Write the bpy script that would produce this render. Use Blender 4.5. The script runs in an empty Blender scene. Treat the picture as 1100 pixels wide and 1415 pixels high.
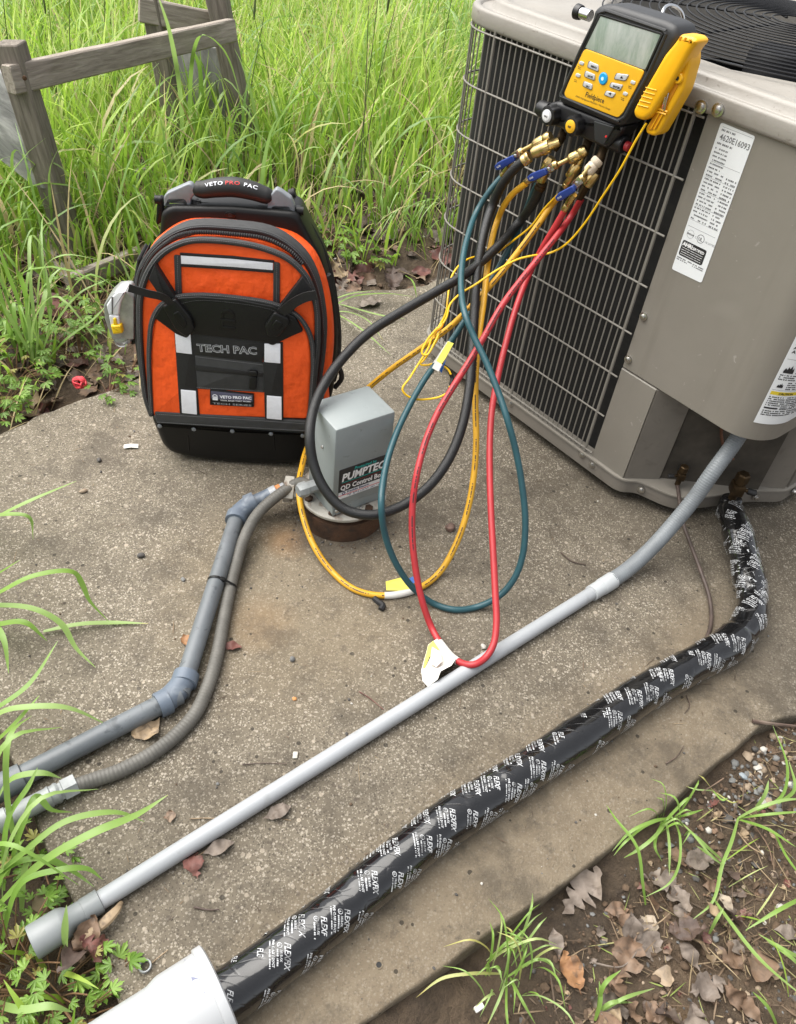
import bpy, bmesh, math, random
import numpy as np
from mathutils import Vector, Matrix
rnd = random.Random(7)
nr = np.random.RandomState(11)
S = bpy.context.scene
COL = S.collection

# ------------------------------------------------------------------ camera
CAM_H = 1.2
F = 1100.0                                  # focal length in pixels of the 1100 px wide photograph
PITCH, ROLL = math.radians(43.12), math.radians(7.35)
def _axes():
    cp, sp, c, s = math.cos(PITCH), math.sin(PITCH), math.cos(ROLL), math.sin(ROLL)
    fwd = np.array([0, cp, -sp]); r0 = np.array([1., 0, 0]); u0 = np.array([0, sp, cp])
    return c * r0 + s * u0, -s * r0 + c * u0, fwd
CR, CU, CF = _axes()
CP = np.array([0, 0, CAM_H])
cam = bpy.data.cameras.new('camera'); cam.sensor_fit = 'HORIZONTAL'; cam.sensor_width = 36.0
cam.lens = 36.0 * F / 1100.0; cam.clip_start = 0.02; cam.clip_end = 500
co = bpy.data.objects.new('camera', cam); COL.objects.link(co)
M = Matrix.Identity(4)
for i in range(3):
    M[i][0], M[i][1], M[i][2], M[i][3] = CR[i], CU[i], -CF[i], CP[i]
co.matrix_world = M
S.camera = co

# ------------------------------------------------------------------ light: bright overcast day
SUN_EL, SUN_AZ = math.radians(62), math.radians(-76)   # azimuth from +Y towards +X
w = bpy.data.worlds.new('World'); S.world = w; w.use_nodes = True
nt = w.node_tree; nt.nodes.clear()
sky = nt.nodes.new('ShaderNodeTexSky'); sky.sky_type = 'NISHITA'; sky.sun_disc = False
sky.sun_elevation = SUN_EL; sky.sun_rotation = SUN_AZ
sky.dust_density = 4.0; sky.air_density = 1.0; sky.ozone_density = 1.0
hs = nt.nodes.new('ShaderNodeHueSaturation'); hs.inputs['Saturation'].default_value = 0.22
bg = nt.nodes.new('ShaderNodeBackground'); bg.inputs['Strength'].default_value = 0.076
wo = nt.nodes.new('ShaderNodeOutputWorld')
nt.links.new(sky.outputs[0], hs.inputs['Color']); nt.links.new(hs.outputs[0], bg.inputs[0]); nt.links.new(bg.outputs[0], wo.inputs[0])
sl = bpy.data.lights.new('sun', 'SUN'); sl.energy = 1.5; sl.angle = math.radians(74); sl.color = (1, .96, .89)
so = bpy.data.objects.new('sun', sl); COL.objects.link(so)
sd = Vector((math.sin(SUN_AZ) * math.cos(SUN_EL), math.cos(SUN_AZ) * math.cos(SUN_EL), math.sin(SUN_EL)))
so.rotation_euler = sd.to_track_quat('Z', 'Y').to_euler(); so.location = (0, 0, 6)
S.view_settings.view_transform = 'Standard'; S.view_settings.look = 'None'
S.view_settings.gamma = 1.0; S.view_settings.use_curve_mapping = False
S.view_settings.exposure = 1.74
S.render.engine = 'CYCLES'
S.cycles.use_denoising = True
S.cycles.max_bounces = 6; S.cycles.transparent_max_bounces = 8

# ------------------------------------------------------------------ measuring: where a point seen in the photo stands
def ray(x, y): return CF + (x - 550) / F * CR - (y - 707) / F * CU
def at_z(x, y, z=0.0):
    d = ray(x, y); return CP + (z - CAM_H) / d[2] * d
def at_d(x, y, dep): return CP + dep * ray(x, y)
def at_y(x, y, Y):
    d = ray(x, y); return CP + Y / d[1] * d
def depth_of(P): return float((np.asarray(P) - CP) @ CF)
def nz(v):
    v = np.asarray(v, float); return v / (np.linalg.norm(v) + 1e-12)
class Plane:
    def __init__(s, P, U, V): s.P = np.array(P, float); s.U = nz(U); s.V = nz(V); s.N = np.cross(s.U, s.V)
    def at(s, x, y, off=0.0):
        d = ray(x, y); return CP + ((s.P + off * s.N - CP) @ s.N) / (d @ s.N) * d
    def uv(s, x, y, off=0.0):
        q = s.at(x, y, off) - s.P; return (q @ s.U, q @ s.V)
    def pt(s, u, v, off=0.0): return s.P + u * s.U + v * s.V + off * s.N

# ------------------------------------------------------------------ mesh building
class MB:
    def __init__(s): s.v = []; s.f = []; s.m = []; s.n = 0; s.att = {}
    def add(s, v, f, mat=0):
        v = np.asarray(v, float).reshape(-1, 3); b = s.n
        s.v.append(v); s.n += len(v)
        s.f += [tuple(i + b for i in q) for q in f]; s.m += [mat] * len(f)
        return s
    def build(s, name, mats, parent=None, angle=38, smooth=True):
        V = np.concatenate(s.v)
        if parent is not None: V = V - np.array(parent['o_'])
        me = bpy.data.meshes.new(name)
        me.from_pydata(V.tolist(), [], s.f)
        if not isinstance(mats, (list, tuple)): mats = [mats]
        for m in mats: me.materials.append(m)
        if len(mats) > 1: me.polygons.foreach_set('material_index', s.m)
        if smooth:
            me.polygons.foreach_set('use_smooth', [True] * len(me.polygons))
            if angle: me.set_sharp_from_angle(angle=math.radians(angle))
        me.update()
        o = bpy.data.objects.new(name, me); COL.objects.link(o)
        if parent is not None:
            o.parent = parent
            o['o_'] = list(parent['o_'])
        else: o['o_'] = [0., 0., 0.]
        return o
def empty(name, loc, label, cat, group=None):
    o = bpy.data.objects.new(name, None); COL.objects.link(o); o.empty_display_size = .05
    o.location = tuple(loc); o['o_'] = [float(q) for q in loc]
    return tag(o, label, cat, group)
def tag(o, label, cat, group=None):
    o['label'] = label; o['category'] = cat
    if group: o['group'] = group
    return o
def kind(o, k): o['kind'] = k; return o

def spline(P, n=8):
    P = np.asarray(P, float)
    if len(P) < 3: 
        return np.array([P[0] + (P[-1] - P[0]) * t for t in np.linspace(0, 1, n + 1)])
    Q = np.vstack([2 * P[0] - P[1], P, 2 * P[-1] - P[-2]]); out = []
    for i in range(1, len(Q) - 2):
        p0, p1, p2, p3 = Q[i - 1], Q[i], Q[i + 1], Q[i + 2]
        a = .5
        t0 = 0; t1 = t0 + np.linalg.norm(p1[:3] - p0[:3]) ** a + 1e-9; t2 = t1 + np.linalg.norm(p2[:3] - p1[:3]) ** a + 1e-9; t3 = t2 + np.linalg.norm(p3[:3] - p2[:3]) ** a + 1e-9
        for t in np.linspace(t1, t2, n, endpoint=False):
            A1 = (t1 - t) / (t1 - t0) * p0 + (t - t0) / (t1 - t0) * p1
            A2 = (t2 - t) / (t2 - t1) * p1 + (t - t1) / (t2 - t1) * p2
            A3 = (t3 - t) / (t3 - t2) * p2 + (t - t2) / (t3 - t2) * p3
            B1 = (t2 - t) / (t2 - t0) * A1 + (t - t0) / (t2 - t0) * A2
            B2 = (t3 - t) / (t3 - t1) * A2 + (t - t1) / (t3 - t1) * A3
            out.append((t2 - t) / (t2 - t1) * B1 + (t - t1) / (t2 - t1) * B2)
    out.append(P[-1]); return np.array(out)
def resample(P, step):
    P = np.asarray(P, float); L = np.r_[0, np.cumsum(np.linalg.norm(np.diff(P[:, :3], axis=0), axis=1))]
    n = max(2, int(round(L[-1] / step)) + 1); q = np.linspace(0, L[-1], n)
    return np.stack([np.interp(q, L, P[:, k]) for k in range(P.shape[1])], 1), q
def frames(P):
    T = np.gradient(P, axis=0); T /= np.linalg.norm(T, axis=1)[:, None] + 1e-12
    n = np.cross(T[0], [0, 0, 1.])
    if np.linalg.norm(n) < .05: n = np.cross(T[0], [1., 0, 0])
    n = nz(n); A = []
    for t in T:
        n = nz(n - (n @ t) * t); A.append(n)
    A = np.array(A); return T, A, np.cross(T, A)
def tube(mb, P, r, n=12, mat=0, caps=True, flat=1.0):
    P = np.asarray(P, float); m = len(P); r = np.broadcast_to(np.asarray(r, float), (m,))
    T, A, B = frames(P); a = np.linspace(0, 2 * np.pi, n, endpoint=False)
    V = P[:, None] + r[:, None, None] * (np.cos(a)[None, :, None] * A[:, None] + flat * np.sin(a)[None, :, None] * B[:, None])
    f = [(i * n + j, i * n + (j + 1) % n, (i + 1) * n + (j + 1) % n, (i + 1) * n + j) for i in range(m - 1) for j in range(n)]
    if caps: f += [tuple(range(n - 1, -1, -1)), tuple((m - 1) * n + j for j in range(n))]
    mb.add(V.reshape(-1, 3), f, mat); return mb
def lathe(mb, A, B, prof, n=20, mat=0, caps=True):
    """prof: (t, r) with t a length in metres from A towards B"""
    A = np.asarray(A, float); d = nz(np.asarray(B, float) - A)
    e = nz(np.cross(d, [0, 0, 1.] if abs(d[2]) < .9 else [1., 0, 0])); g = np.cross(d, e)
    a = np.linspace(0, 2 * np.pi, n, endpoint=False); V = []
    for t, r in prof: V += [A + t * d + r * (math.cos(q) * e + math.sin(q) * g) for q in a]
    m = len(prof)
    f = [(i * n + (j + 1) % n, i * n + j, (i + 1) * n + j, (i + 1) * n + (j + 1) % n) for i in range(m - 1) for j in range(n)]
    f = [q[::-1] for q in f]
    if caps: f += [tuple(range(n - 1, -1, -1)), tuple((m - 1) * n + j for j in range(n))]
    mb.add(V, f, mat); return mb
def poly_area(p): 
    p = np.asarray(p); x, y = p[:, 0], p[:, 1]; return .5 * np.sum(x * np.roll(y, -1) - y * np.roll(x, -1))
def ccw(p): return p if poly_area(p) > 0 else p[::-1]
def round_poly(p, r, n=4):
    """round the corners of a 2-D polygon"""
    p = np.asarray(p, float); out = []; m = len(p)
    for i in range(m):
        a, b, c = p[i - 1], p[i], p[(i + 1) % m]
        d1, d2 = np.linalg.norm(a - b), np.linalg.norm(c - b)
        q = min(r, d1 * .45, d2 * .45); s, e = b + (a - b) / d1 * q, b + (c - b) / d2 * q
        for t in np.linspace(0, 1, n): out.append((1 - t) ** 2 * s + 2 * t * (1 - t) * b + t * t * e)
    return np.array(out)
def smooth_closed(p, n=4):
    p = np.asarray(p, float); m = len(p); out = []
    for i in range(m):
        p0, p1, p2, p3 = p[i - 1], p[i], p[(i + 1) % m], p[(i + 2) % m]
        for t in np.linspace(0, 1, n, endpoint=False):
            out.append(.5 * (2 * p1 + (p2 - p0) * t + (2 * p0 - 5 * p1 + 4 * p2 - p3) * t * t + (3 * p1 - p0 - 3 * p2 + p3) * t ** 3))
    return np.array(out)
def inset(p, d):
    p = np.asarray(p, float); a = np.roll(p, 1, 0); c = np.roll(p, -1, 0)
    e1 = p - a; e1 /= np.linalg.norm(e1, axis=1)[:, None] + 1e-12; e2 = c - p; e2 /= np.linalg.norm(e2, axis=1)[:, None] + 1e-12
    n1 = np.stack([-e1[:, 1], e1[:, 0]], 1); n2 = np.stack([-e2[:, 1], e2[:, 0]], 1)
    m = (n1 + n2) / np.maximum(1 + (n1 * n2).sum(1), .4)[:, None]
    return p + m * d
def extr(mb, pl, p, d0, d1, bev=0.0, seg=3, mat=0, back=True, bback=0.0):
    """extrude outline p (plane coordinates, any winding) from offset d0 (back) to d1 (front) with a rounded front edge"""
    p = ccw(np.asarray(p, float)); n = len(p); rings = []
    if bback: 
        for k in range(seg): 
            a = (k) / seg * math.pi / 2; rings.append((inset(p, bback * (1 - math.sin(a))), d0 + bback * (1 - math.cos(a))))
        rings.append((p, d0 + bback))
    else: rings.append((p, d0))
    if bev:
        for k in range(seg + 1):
            a = k / seg * math.pi / 2; rings.append((inset(p, bev * (1 - math.cos(a))), d1 - bev * (1 - math.sin(a))))
    else: rings.append((p, d1))
    V = [pl.pt(u, v, d) for q, d in rings for u, v in q]; m = len(rings)
    f = [(i * n + j, i * n + (j + 1) % n, (i + 1) * n + (j + 1) % n, (i + 1) * n + j) for i in range(m - 1) for j in range(n)]
    f.append(tuple((m - 1) * n + j for j in range(n)))
    if back: f.append(tuple(range(n - 1, -1, -1)))
    mb.add(V, f, mat); return mb
def box(mb, C, ax, h, bev=0.0, mat=0):
    """box at C with axes ax (3 vectors) and half sizes h, bevelled"""
    bm = bmesh.new(); bmesh.ops.create_cube(bm, size=2.0)
    for v in bm.verts: v.co = Vector((v.co.x * h[0], v.co.y * h[1], v.co.z * h[2]))
    if bev: bmesh.ops.bevel(bm, geom=list(bm.edges), offset=bev, segments=2, affect='EDGES', profile=.5)
    bm.verts.ensure_lookup_table()
    A = np.array([nz(a) for a in ax]); V = np.array([v.co[:] for v in bm.verts]) @ A + np.asarray(C, float)
    mb.add(V, [tuple(v.index for v in q.verts) for q in bm.faces], mat); bm.free(); return mb
def bar(mb, A, B, w, t, up=(0, 0, 1), bev=.002, mat=0):
    A, B = np.asarray(A, float), np.asarray(B, float); d = nz(B - A); s = nz(np.cross(d, up)); u = np.cross(s, d)
    return box(mb, (A + B) / 2, (d, s, u), (np.linalg.norm(B - A) / 2, w / 2, t / 2), bev, mat)
def pxline(L, d0=None):
    """L: (x, y) or (x, y, 'z'|'d'|'f', value) -> 3-D points, depth interpolated along the line where not given"""
    n = len(L); dep = [None] * n; xy = [(q[0], q[1]) for q in L]
    for i, q in enumerate(L):
        if len(q) > 2:
            if q[2] == 'z': dep[i] = depth_of(at_z(q[0], q[1], q[3]))
            elif q[2] == 'd': dep[i] = q[3]
            elif q[2] == 'f': dep[i] = depth_of(UF.at(q[0], q[1], q[3]))
    s = np.r_[0, np.cumsum([math.dist(xy[i], xy[i + 1]) for i in range(n - 1)])]
    k = [i for i in range(n) if dep[i] is not None]
    D = np.interp(s, [s[i] for i in k], [dep[i] for i in k])
    return np.array([at_d(x, y, d) for (x, y), d in zip(xy, D)])

# ------------------------------------------------------------------ lettering
_tc = {}
def text_geo(body, size, bold=0.0, shear=0.0, align='LEFT', res=2, space=1.0):
    k = (body, size, bold, shear, align, res, space)
    if k not in _tc:
        cu = bpy.data.curves.new('t', 'FONT'); cu.body = body; cu.size = size; cu.resolution_u = res
        cu.offset = bold; cu.shear = shear; cu.align_x = align; cu.fill_mode = 'BOTH'; cu.dimensions = '2D'; cu.space_character = space
        ob = bpy.data.objects.new('t', cu); COL.objects.link(ob)
        dg = bpy.context.evaluated_depsgraph_get(); me = bpy.data.meshes.new_from_object(ob.evaluated_get(dg))
        v = np.zeros(len(me.vertices) * 3); me.vertices.foreach_get('co', v)
        _tc[k] = (v.reshape(-1, 3)[:, :2], [tuple(p.vertices) for p in me.polygons])
        bpy.data.objects.remove(ob); bpy.data.curves.remove(cu); bpy.data.meshes.remove(me)
    return _tc[k]
def text(mb, fn, body, u, v, size, ang=0.0, bold=0.0, shear=0.0, align='LEFT', res=2, mat=0, sx=1.0, space=1.0):
    V, f = text_geo(body, size, bold, shear, align, res, space); c, s = math.cos(ang), math.sin(ang)
    mb.add([fn(u + c * x * sx - s * y, v + s * x * sx + c * y) for x, y in V], f, mat)
def dashes(mb, fn, u0, u1, v, h, fill=.7, mat=0, seed=0, word=(.45, 1.1)):
    """a line of print too small to read"""
    r = random.Random(seed); u = u0
    while u < u1:
        L = min(h * r.uniform(*word), u1 - u)
        if r.random() < fill: mb.add([fn(u, v), fn(u + L, v), fn(u + L, v + h), fn(u, v + h)], [(0, 1, 2, 3)], mat)
        u += L + h * (r.uniform(.18, .3) if r.random() < .78 else r.uniform(.6, 1.1))
def rect(mb, fn, u0, v0, u1, v1, mat=0): mb.add([fn(u0, v0), fn(u1, v0), fn(u1, v1), fn(u0, v1)], [(0, 1, 2, 3)], mat)
def ringf(mb, fn, u, v, r0, r1, n=20, mat=0):
    a = np.linspace(0, 2 * np.pi, n, endpoint=False)
    mb.add([fn(u + r * math.cos(q), v + r * math.sin(q)) for r in (r0, r1) for q in a], [(j, (j + 1) % n, n + (j + 1) % n, n + j)[::-1] for j in range(n)], mat)

# ------------------------------------------------------------------ value noise for terrain
_perm = nr.rand(256, 256)
def vnoise(x, y, sc):
    x, y = np.asarray(x) * sc + 57.3, np.asarray(y) * sc + 91.7
    i, j = np.floor(x).astype(int), np.floor(y).astype(int); a, b = x - i, y - j; a = a * a * (3 - 2 * a); b = b * b * (3 - 2 * b)
    g = lambda p, q: _perm[p % 256, q % 256]
    return (g(i, j) * (1 - a) + g(i + 1, j) * a) * (1 - b) + (g(i, j + 1) * (1 - a) + g(i + 1, j + 1) * a) * b

# ------------------------------------------------------------------ materials
def nodes(m): return m.node_tree.nodes, m.node_tree.links
def mat(name, col, rough=.5, metal=0.0, var=.0, vs=30., bump=0.0, bs=200., coat=0.0, col2=None, spec=None, rvar=0.0, obj=True, stretch=None):
    m = bpy.data.materials.new(name); m.use_nodes = True; N, L = nodes(m); b = N['Principled BSDF']
    b.inputs['Base Color'].default_value = (*col, 1); b.inputs['Roughness'].default_value = rough; b.inputs['Metallic'].default_value = metal
    if coat: b.inputs['Coat Weight'].default_value = coat; b.inputs['Coat Roughness'].default_value = .08
    if spec is not None: b.inputs['Specular IOR Level'].default_value = spec
    if var or bump or rvar or col2:
        tc = N.new('ShaderNodeTexCoord'); src = tc.outputs['Object']
        if stretch:
            mp = N.new('ShaderNodeMapping'); mp.inputs['Scale'].default_value = stretch; L.new(src, mp.inputs[0]); src = mp.outputs[0]
    if var or col2 or rvar:
        nz_ = N.new('ShaderNodeTexNoise'); nz_.inputs['Scale'].default_value = vs; nz_.inputs['Detail'].default_value = 6; nz_.inputs['Roughness'].default_value = .62
        L.new(src, nz_.inputs['Vector'])
        if var or col2:
            r = N.new('ShaderNodeValToRGB'); r.color_ramp.elements[0].position = .32; r.color_ramp.elements[1].position = .68
            c2 = col2 or tuple(min(1, c * (1 + var)) for c in col); c1 = col if col2 else tuple(c * (1 - var) for c in col)
            r.color_ramp.elements[0].color = (*c1, 1); r.color_ramp.elements[1].color = (*c2, 1)
            L.new(nz_.outputs['Fac'], r.inputs[0]); L.new(r.outputs[0], b.inputs['Base Color'])
        if rvar:
            mr = N.new('ShaderNodeMapRange'); mr.inputs[1].default_value = .3; mr.inputs[2].default_value = .7
            mr.inputs[3].default_value = rough - rvar; mr.inputs[4].default_value = rough + rvar
            L.new(nz_.outputs['Fac'], mr.inputs[0]); L.new(mr.outputs[0], b.inputs['Roughness'])
    if bump:
        n2 = N.new('ShaderNodeTexNoise'); n2.inputs['Scale'].default_value = bs; n2.inputs['Detail'].default_value = 4
        L.new(src, n2.inputs['Vector']); bp = N.new('ShaderNodeBump'); bp.inputs['Strength'].default_value = bump; bp.inputs['Distance'].default_value = .004
        L.new(n2.outputs['Fac'], bp.inputs['Height']); L.new(bp.outputs[0], b.inputs['Normal'])
    return m
def leafmat(name, ramp, rough=.45, trans=.35):
    """leaf surface: colour from the per-blade attribute 'tint'"""
    m = bpy.data.materials.new(name); m.use_nodes = True; N, L = nodes(m); b = N['Principled BSDF']; out = N['Material Output']
    at = N.new('ShaderNodeAttribute'); at.attribute_name = 'tint'
    r = N.new('ShaderNodeValToRGB'); cr = r.color_ramp
    while len(cr.elements) < len(ramp): cr.elements.new(.5)
    for e, (p, c) in zip(cr.elements, ramp): e.position = p; e.color = (*c, 1)
    L.new(at.outputs['Fac'], r.inputs[0]); L.new(r.outputs[0], b.inputs['Base Color']); b.inputs['Roughness'].default_value = rough
    t = N.new('ShaderNodeBsdfTranslucent'); mx = N.new('ShaderNodeMixShader'); mx.inputs[0].default_value = trans
    hs = N.new('ShaderNodeHueSaturation'); hs.inputs['Value'].default_value = 1.3; L.new(r.outputs[0], hs.inputs['Color']); L.new(hs.outputs[0], t.inputs[0])
    L.new(b.outputs[0], mx.inputs[1]); L.new(t.outputs[0], mx.inputs[2]); L.new(mx.outputs[0], out.inputs[0])
    return m
def add_marks(m, scale, lo, hi, col, amt, stretch=(1, 1, 1), det=4, distort=.6):
    """soft worn or smeared marks over a paint"""
    N, L = nodes(m); b = N['Principled BSDF']; tc = N.new('ShaderNodeTexCoord'); mp = N.new('ShaderNodeMapping'); mp.inputs['Scale'].default_value = stretch
    n = N.new('ShaderNodeTexNoise'); n.inputs['Scale'].default_value = scale; n.inputs['Detail'].default_value = det; n.inputs['Distortion'].default_value = distort
    L.new(tc.outputs['Object'], mp.inputs[0]); L.new(mp.outputs[0], n.inputs['Vector']); r = N.new('ShaderNodeMapRange'); r.inputs[1].default_value = lo; r.inputs[2].default_value = hi; r.inputs[4].default_value = amt
    L.new(n.outputs['Fac'], r.inputs[0]); x = N.new('ShaderNodeMix'); x.data_type = 'RGBA'; L.new(r.outputs[0], x.inputs[0])
    if b.inputs['Base Color'].links: L.new(b.inputs['Base Color'].links[0].from_socket, x.inputs[6])
    else: x.inputs[6].default_value = b.inputs['Base Color'].default_value
    x.inputs[7].default_value = (*col, 1); L.new(x.outputs[2], b.inputs['Base Color']); return m
def add_sag(m, scale, dist, stretch=(1, 1, 1)):
    """large soft dents and folds under the fine relief"""
    N, L = nodes(m); b = N['Principled BSDF']; tc = N.new('ShaderNodeTexCoord'); mp = N.new('ShaderNodeMapping'); mp.inputs['Scale'].default_value = stretch; n = N.new('ShaderNodeTexNoise'); n.inputs['Scale'].default_value = scale; n.inputs['Detail'].default_value = 3
    L.new(tc.outputs['Object'], mp.inputs[0]); L.new(mp.outputs[0], n.inputs['Vector']); bp = N.new('ShaderNodeBump'); bp.inputs['Strength'].default_value = 1.0; bp.inputs['Distance'].default_value = dist; L.new(n.outputs['Fac'], bp.inputs['Height'])
    if b.inputs['Normal'].links: L.new(b.inputs['Normal'].links[0].from_socket, bp.inputs['Normal'])
    L.new(bp.outputs[0], b.inputs['Normal']); return m
def set_tint(o, t):
    a = o.data.attributes.new('tint', 'FLOAT', 'POINT'); a.data.foreach_set('value', np.asarray(t, np.float32))
def conv(off, sc, L): return [(off[0] + x / sc, off[1] + y / sc) for x, y in L]

# the unit's front face: origin on the ground, U along the grille, N out of it
UYAW = math.radians(-46.5)
_P = at_z(770, 613, .03)
UF = Plane((_P[0], _P[1], 0), (math.cos(UYAW), math.sin(UYAW), 0), (0, 0, 1))
YU = -UF.N
def unit(s, y, z): return UF.P + s * UF.U + y * YU + np.array([0, 0, z])
# ================================================================== SETTING
_fr = [at_z(x, y)[:2] for x, y in ((500, 1412), (560, 1371), (692, 1280), (722, 1259), (847, 1170), (923, 1113), (953, 1086), (1002, 1044), (1051, 1003), (1100, 982))]
_lf = [at_z(x, y)[:2] for x, y in ((0, 1005), (17, 1050), (55, 1150), (94, 1232), (122, 1290), (150, 1350), (172, 1405))]
SLAB = [(-.10, .155)] + [tuple(q) for q in _fr] + [(.95, 1.02), (1.5, 1.5), (1.95, 2.0), (1.2, 3.0), (.5, 2.85), (.2, 2.55), (-.02, 2.34), (-.09, 2.3), (-.265, 2.243), (-.715, 1.639), (-.865, 1.465), (-.93, 1.36)] + [tuple(at_z(x, y)[:2]) for x, y in ((-28, 690), (-30, 800), (-22, 920))] + [tuple(q) for q in _lf]
def slab_outline():
    P, r = [], np.array(SLAB); n = len(r)
    for i in range(n):
        a, b = r[i], r[(i + 1) % n]; k = max(1, int(np.linalg.norm(b - a) / .022)); d = nz(b - a)
        for t in np.arange(k) / k:
            q = a + (b - a) * t
            rough = .010 if (10 <= i <= 22) else .0022
            P.append(q + np.array([-d[1], d[0]]) * (rough * 2 * (vnoise(q[0], q[1], 14.) - .5) + rough * 1.4 * (vnoise(q[0] + 3, q[1], 45.) - .5) - .006 * max(0, vnoise(q[0] + 7, q[1], 31.) - .74) / .26))
    return np.array(P)
SO = slab_outline()
def in_poly(x, y, P):
    x, y = np.asarray(x, float), np.asarray(y, float); c = np.zeros(x.shape, bool); n = len(P)
    for i in range(n):
        x1, y1 = P[i]; x2, y2 = P[(i + 1) % n]
        if y1 == y2: continue
        k = ((y1 > y) != (y2 > y)) & (x < (x2 - x1) * (y - y1) / (y2 - y1) + x1); c ^= k
    return c
SLAB_IN = inset(ccw(np.array(SLAB)), .05)
SLAB_OUT = inset(ccw(np.array(SLAB)), -.0)
def gz(x, y):
    """height of the soil"""
    x, y = np.asarray(x, float), np.asarray(y, float)
    h = -.034 + .030 * (vnoise(x, y, 3.) - .5) + .022 * (vnoise(x, y, 9.) - .5) + .015 * (vnoise(x, y, 26.) - .5) + .011 * (vnoise(x, y, 55.) - .5)
    h = h + np.clip((y - 1.9) * .02, 0, .02) * (x < .3)
    h = h + .026 * np.exp(-(((x - .86) / .12) ** 2 + ((y - .86) / .12) ** 2))      # soil washed over the broken end of the slab
    h = h - .035 * np.exp(-(((x + .50) / .10) ** 2 + ((y - .44) / .16) ** 2))     # hollow beside the left edge
    return h
def build_ground():
    def axis(a, b, st, far, k):
        m = np.arange(a, b + st / 2, st); g = [st * 1.0]
        lo, hi = [], []
        d = st; q = b
        while q < far: d *= k; q += d; hi.append(q)
        d = st; q = a
        while q > -far: d *= k; q -= d; lo.append(q)
        return np.r_[lo[::-1], m, hi]
    X = axis(-1.2, 1.3, .0105, 120, 1.25); Y = axis(-.1, 2.5, .0105, 120, 1.25)
    gx, gy = np.meshgrid(X, Y); z = gz(gx, gy)
    far = np.clip((np.hypot(gx, gy - 2) - 6) / 40, 0, 1); z = z * (1 - far) - .03 * far
    z[in_poly(gx, gy, SLAB_IN)] = -.075
    V = np.stack([gx, gy, z], -1).reshape(-1, 3); nx = len(X)
    i, j = np.meshgrid(np.arange(len(Y) - 1), np.arange(nx - 1), indexing='ij'); a = (i * nx + j).ravel()
    f = np.stack([a, a + 1, a + nx + 1, a + nx], 1)
    m = bpy.data.materials.new('soil'); m.use_nodes = True; N, L = nodes(m); b = N['Principled BSDF']; b.inputs['Roughness'].default_value = .88
    tc = N.new('ShaderNodeTexCoord')
    def noise(sc, det=8, ro=.6):
        n = N.new('ShaderNodeTexNoise'); n.inputs['Scale'].default_value = sc; n.inputs['Detail'].default_value = det; n.inputs['Roughness'].default_value = ro
        L.new(tc.outputs['Object'], n.inputs['Vector']); return n.outputs['Fac']
    def ramp(src, *st):
        r = N.new('ShaderNodeValToRGB')
        while len(r.color_ramp.elements) < len(st): r.color_ramp.elements.new(.5)
        for e, (p, c) in zip(r.color_ramp.elements, st): e.position = p; e.color = (*c, 1)
        L.new(src, r.inputs[0]); return r.outputs[0]
    def mix(fac, a_, b_):
        x = N.new('ShaderNodeMix'); x.data_type = 'RGBA'
        if isinstance(fac, float): x.inputs[0].default_value = fac
        else: L.new(fac, x.inputs[0])
        L.new(a_, x.inputs[6]); L.new(b_, x.inputs[7]); return x.outputs[2]
    c1 = ramp(noise(7), (.30, (.034, .022, .013)), (.5, (.085, .055, .032)), (.66, (.165, .11, .066)))
    c2 = ramp(noise(60, 6), (.3, (.035, .024, .015)), (.7, (.17, .125, .08)))
    c = mix(.45, c1, c2)
    och = ramp(noise(4.5, 5, .5), (.62, (0, 0, 0)), (.70, (1, 1, 1)))
    oc = N.new('ShaderNodeRGB'); oc.outputs[0].default_value = (.26, .155, .06, 1)
    mm = N.new('ShaderNodeMath'); mm.operation = 'MULTIPLY'; mm.inputs[1].default_value = .55; L.new(och, mm.inputs[0])
    c = mix(mm.outputs[0], c, oc.outputs[0]); L.new(c, b.inputs['Base Color'])
    bp = N.new('ShaderNodeBump'); bp.inputs['Strength'].default_value = 1.0; bp.inputs['Distance'].default_value = .018
    L.new(noise(110, 6, .7), bp.inputs['Height']); L.new(bp.outputs[0], b.inputs['Normal'])
    o = MB().add(V, [tuple(q) for q in f.tolist()]).build('ground', m, angle=None); kind(o, 'structure')
build_ground()

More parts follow.
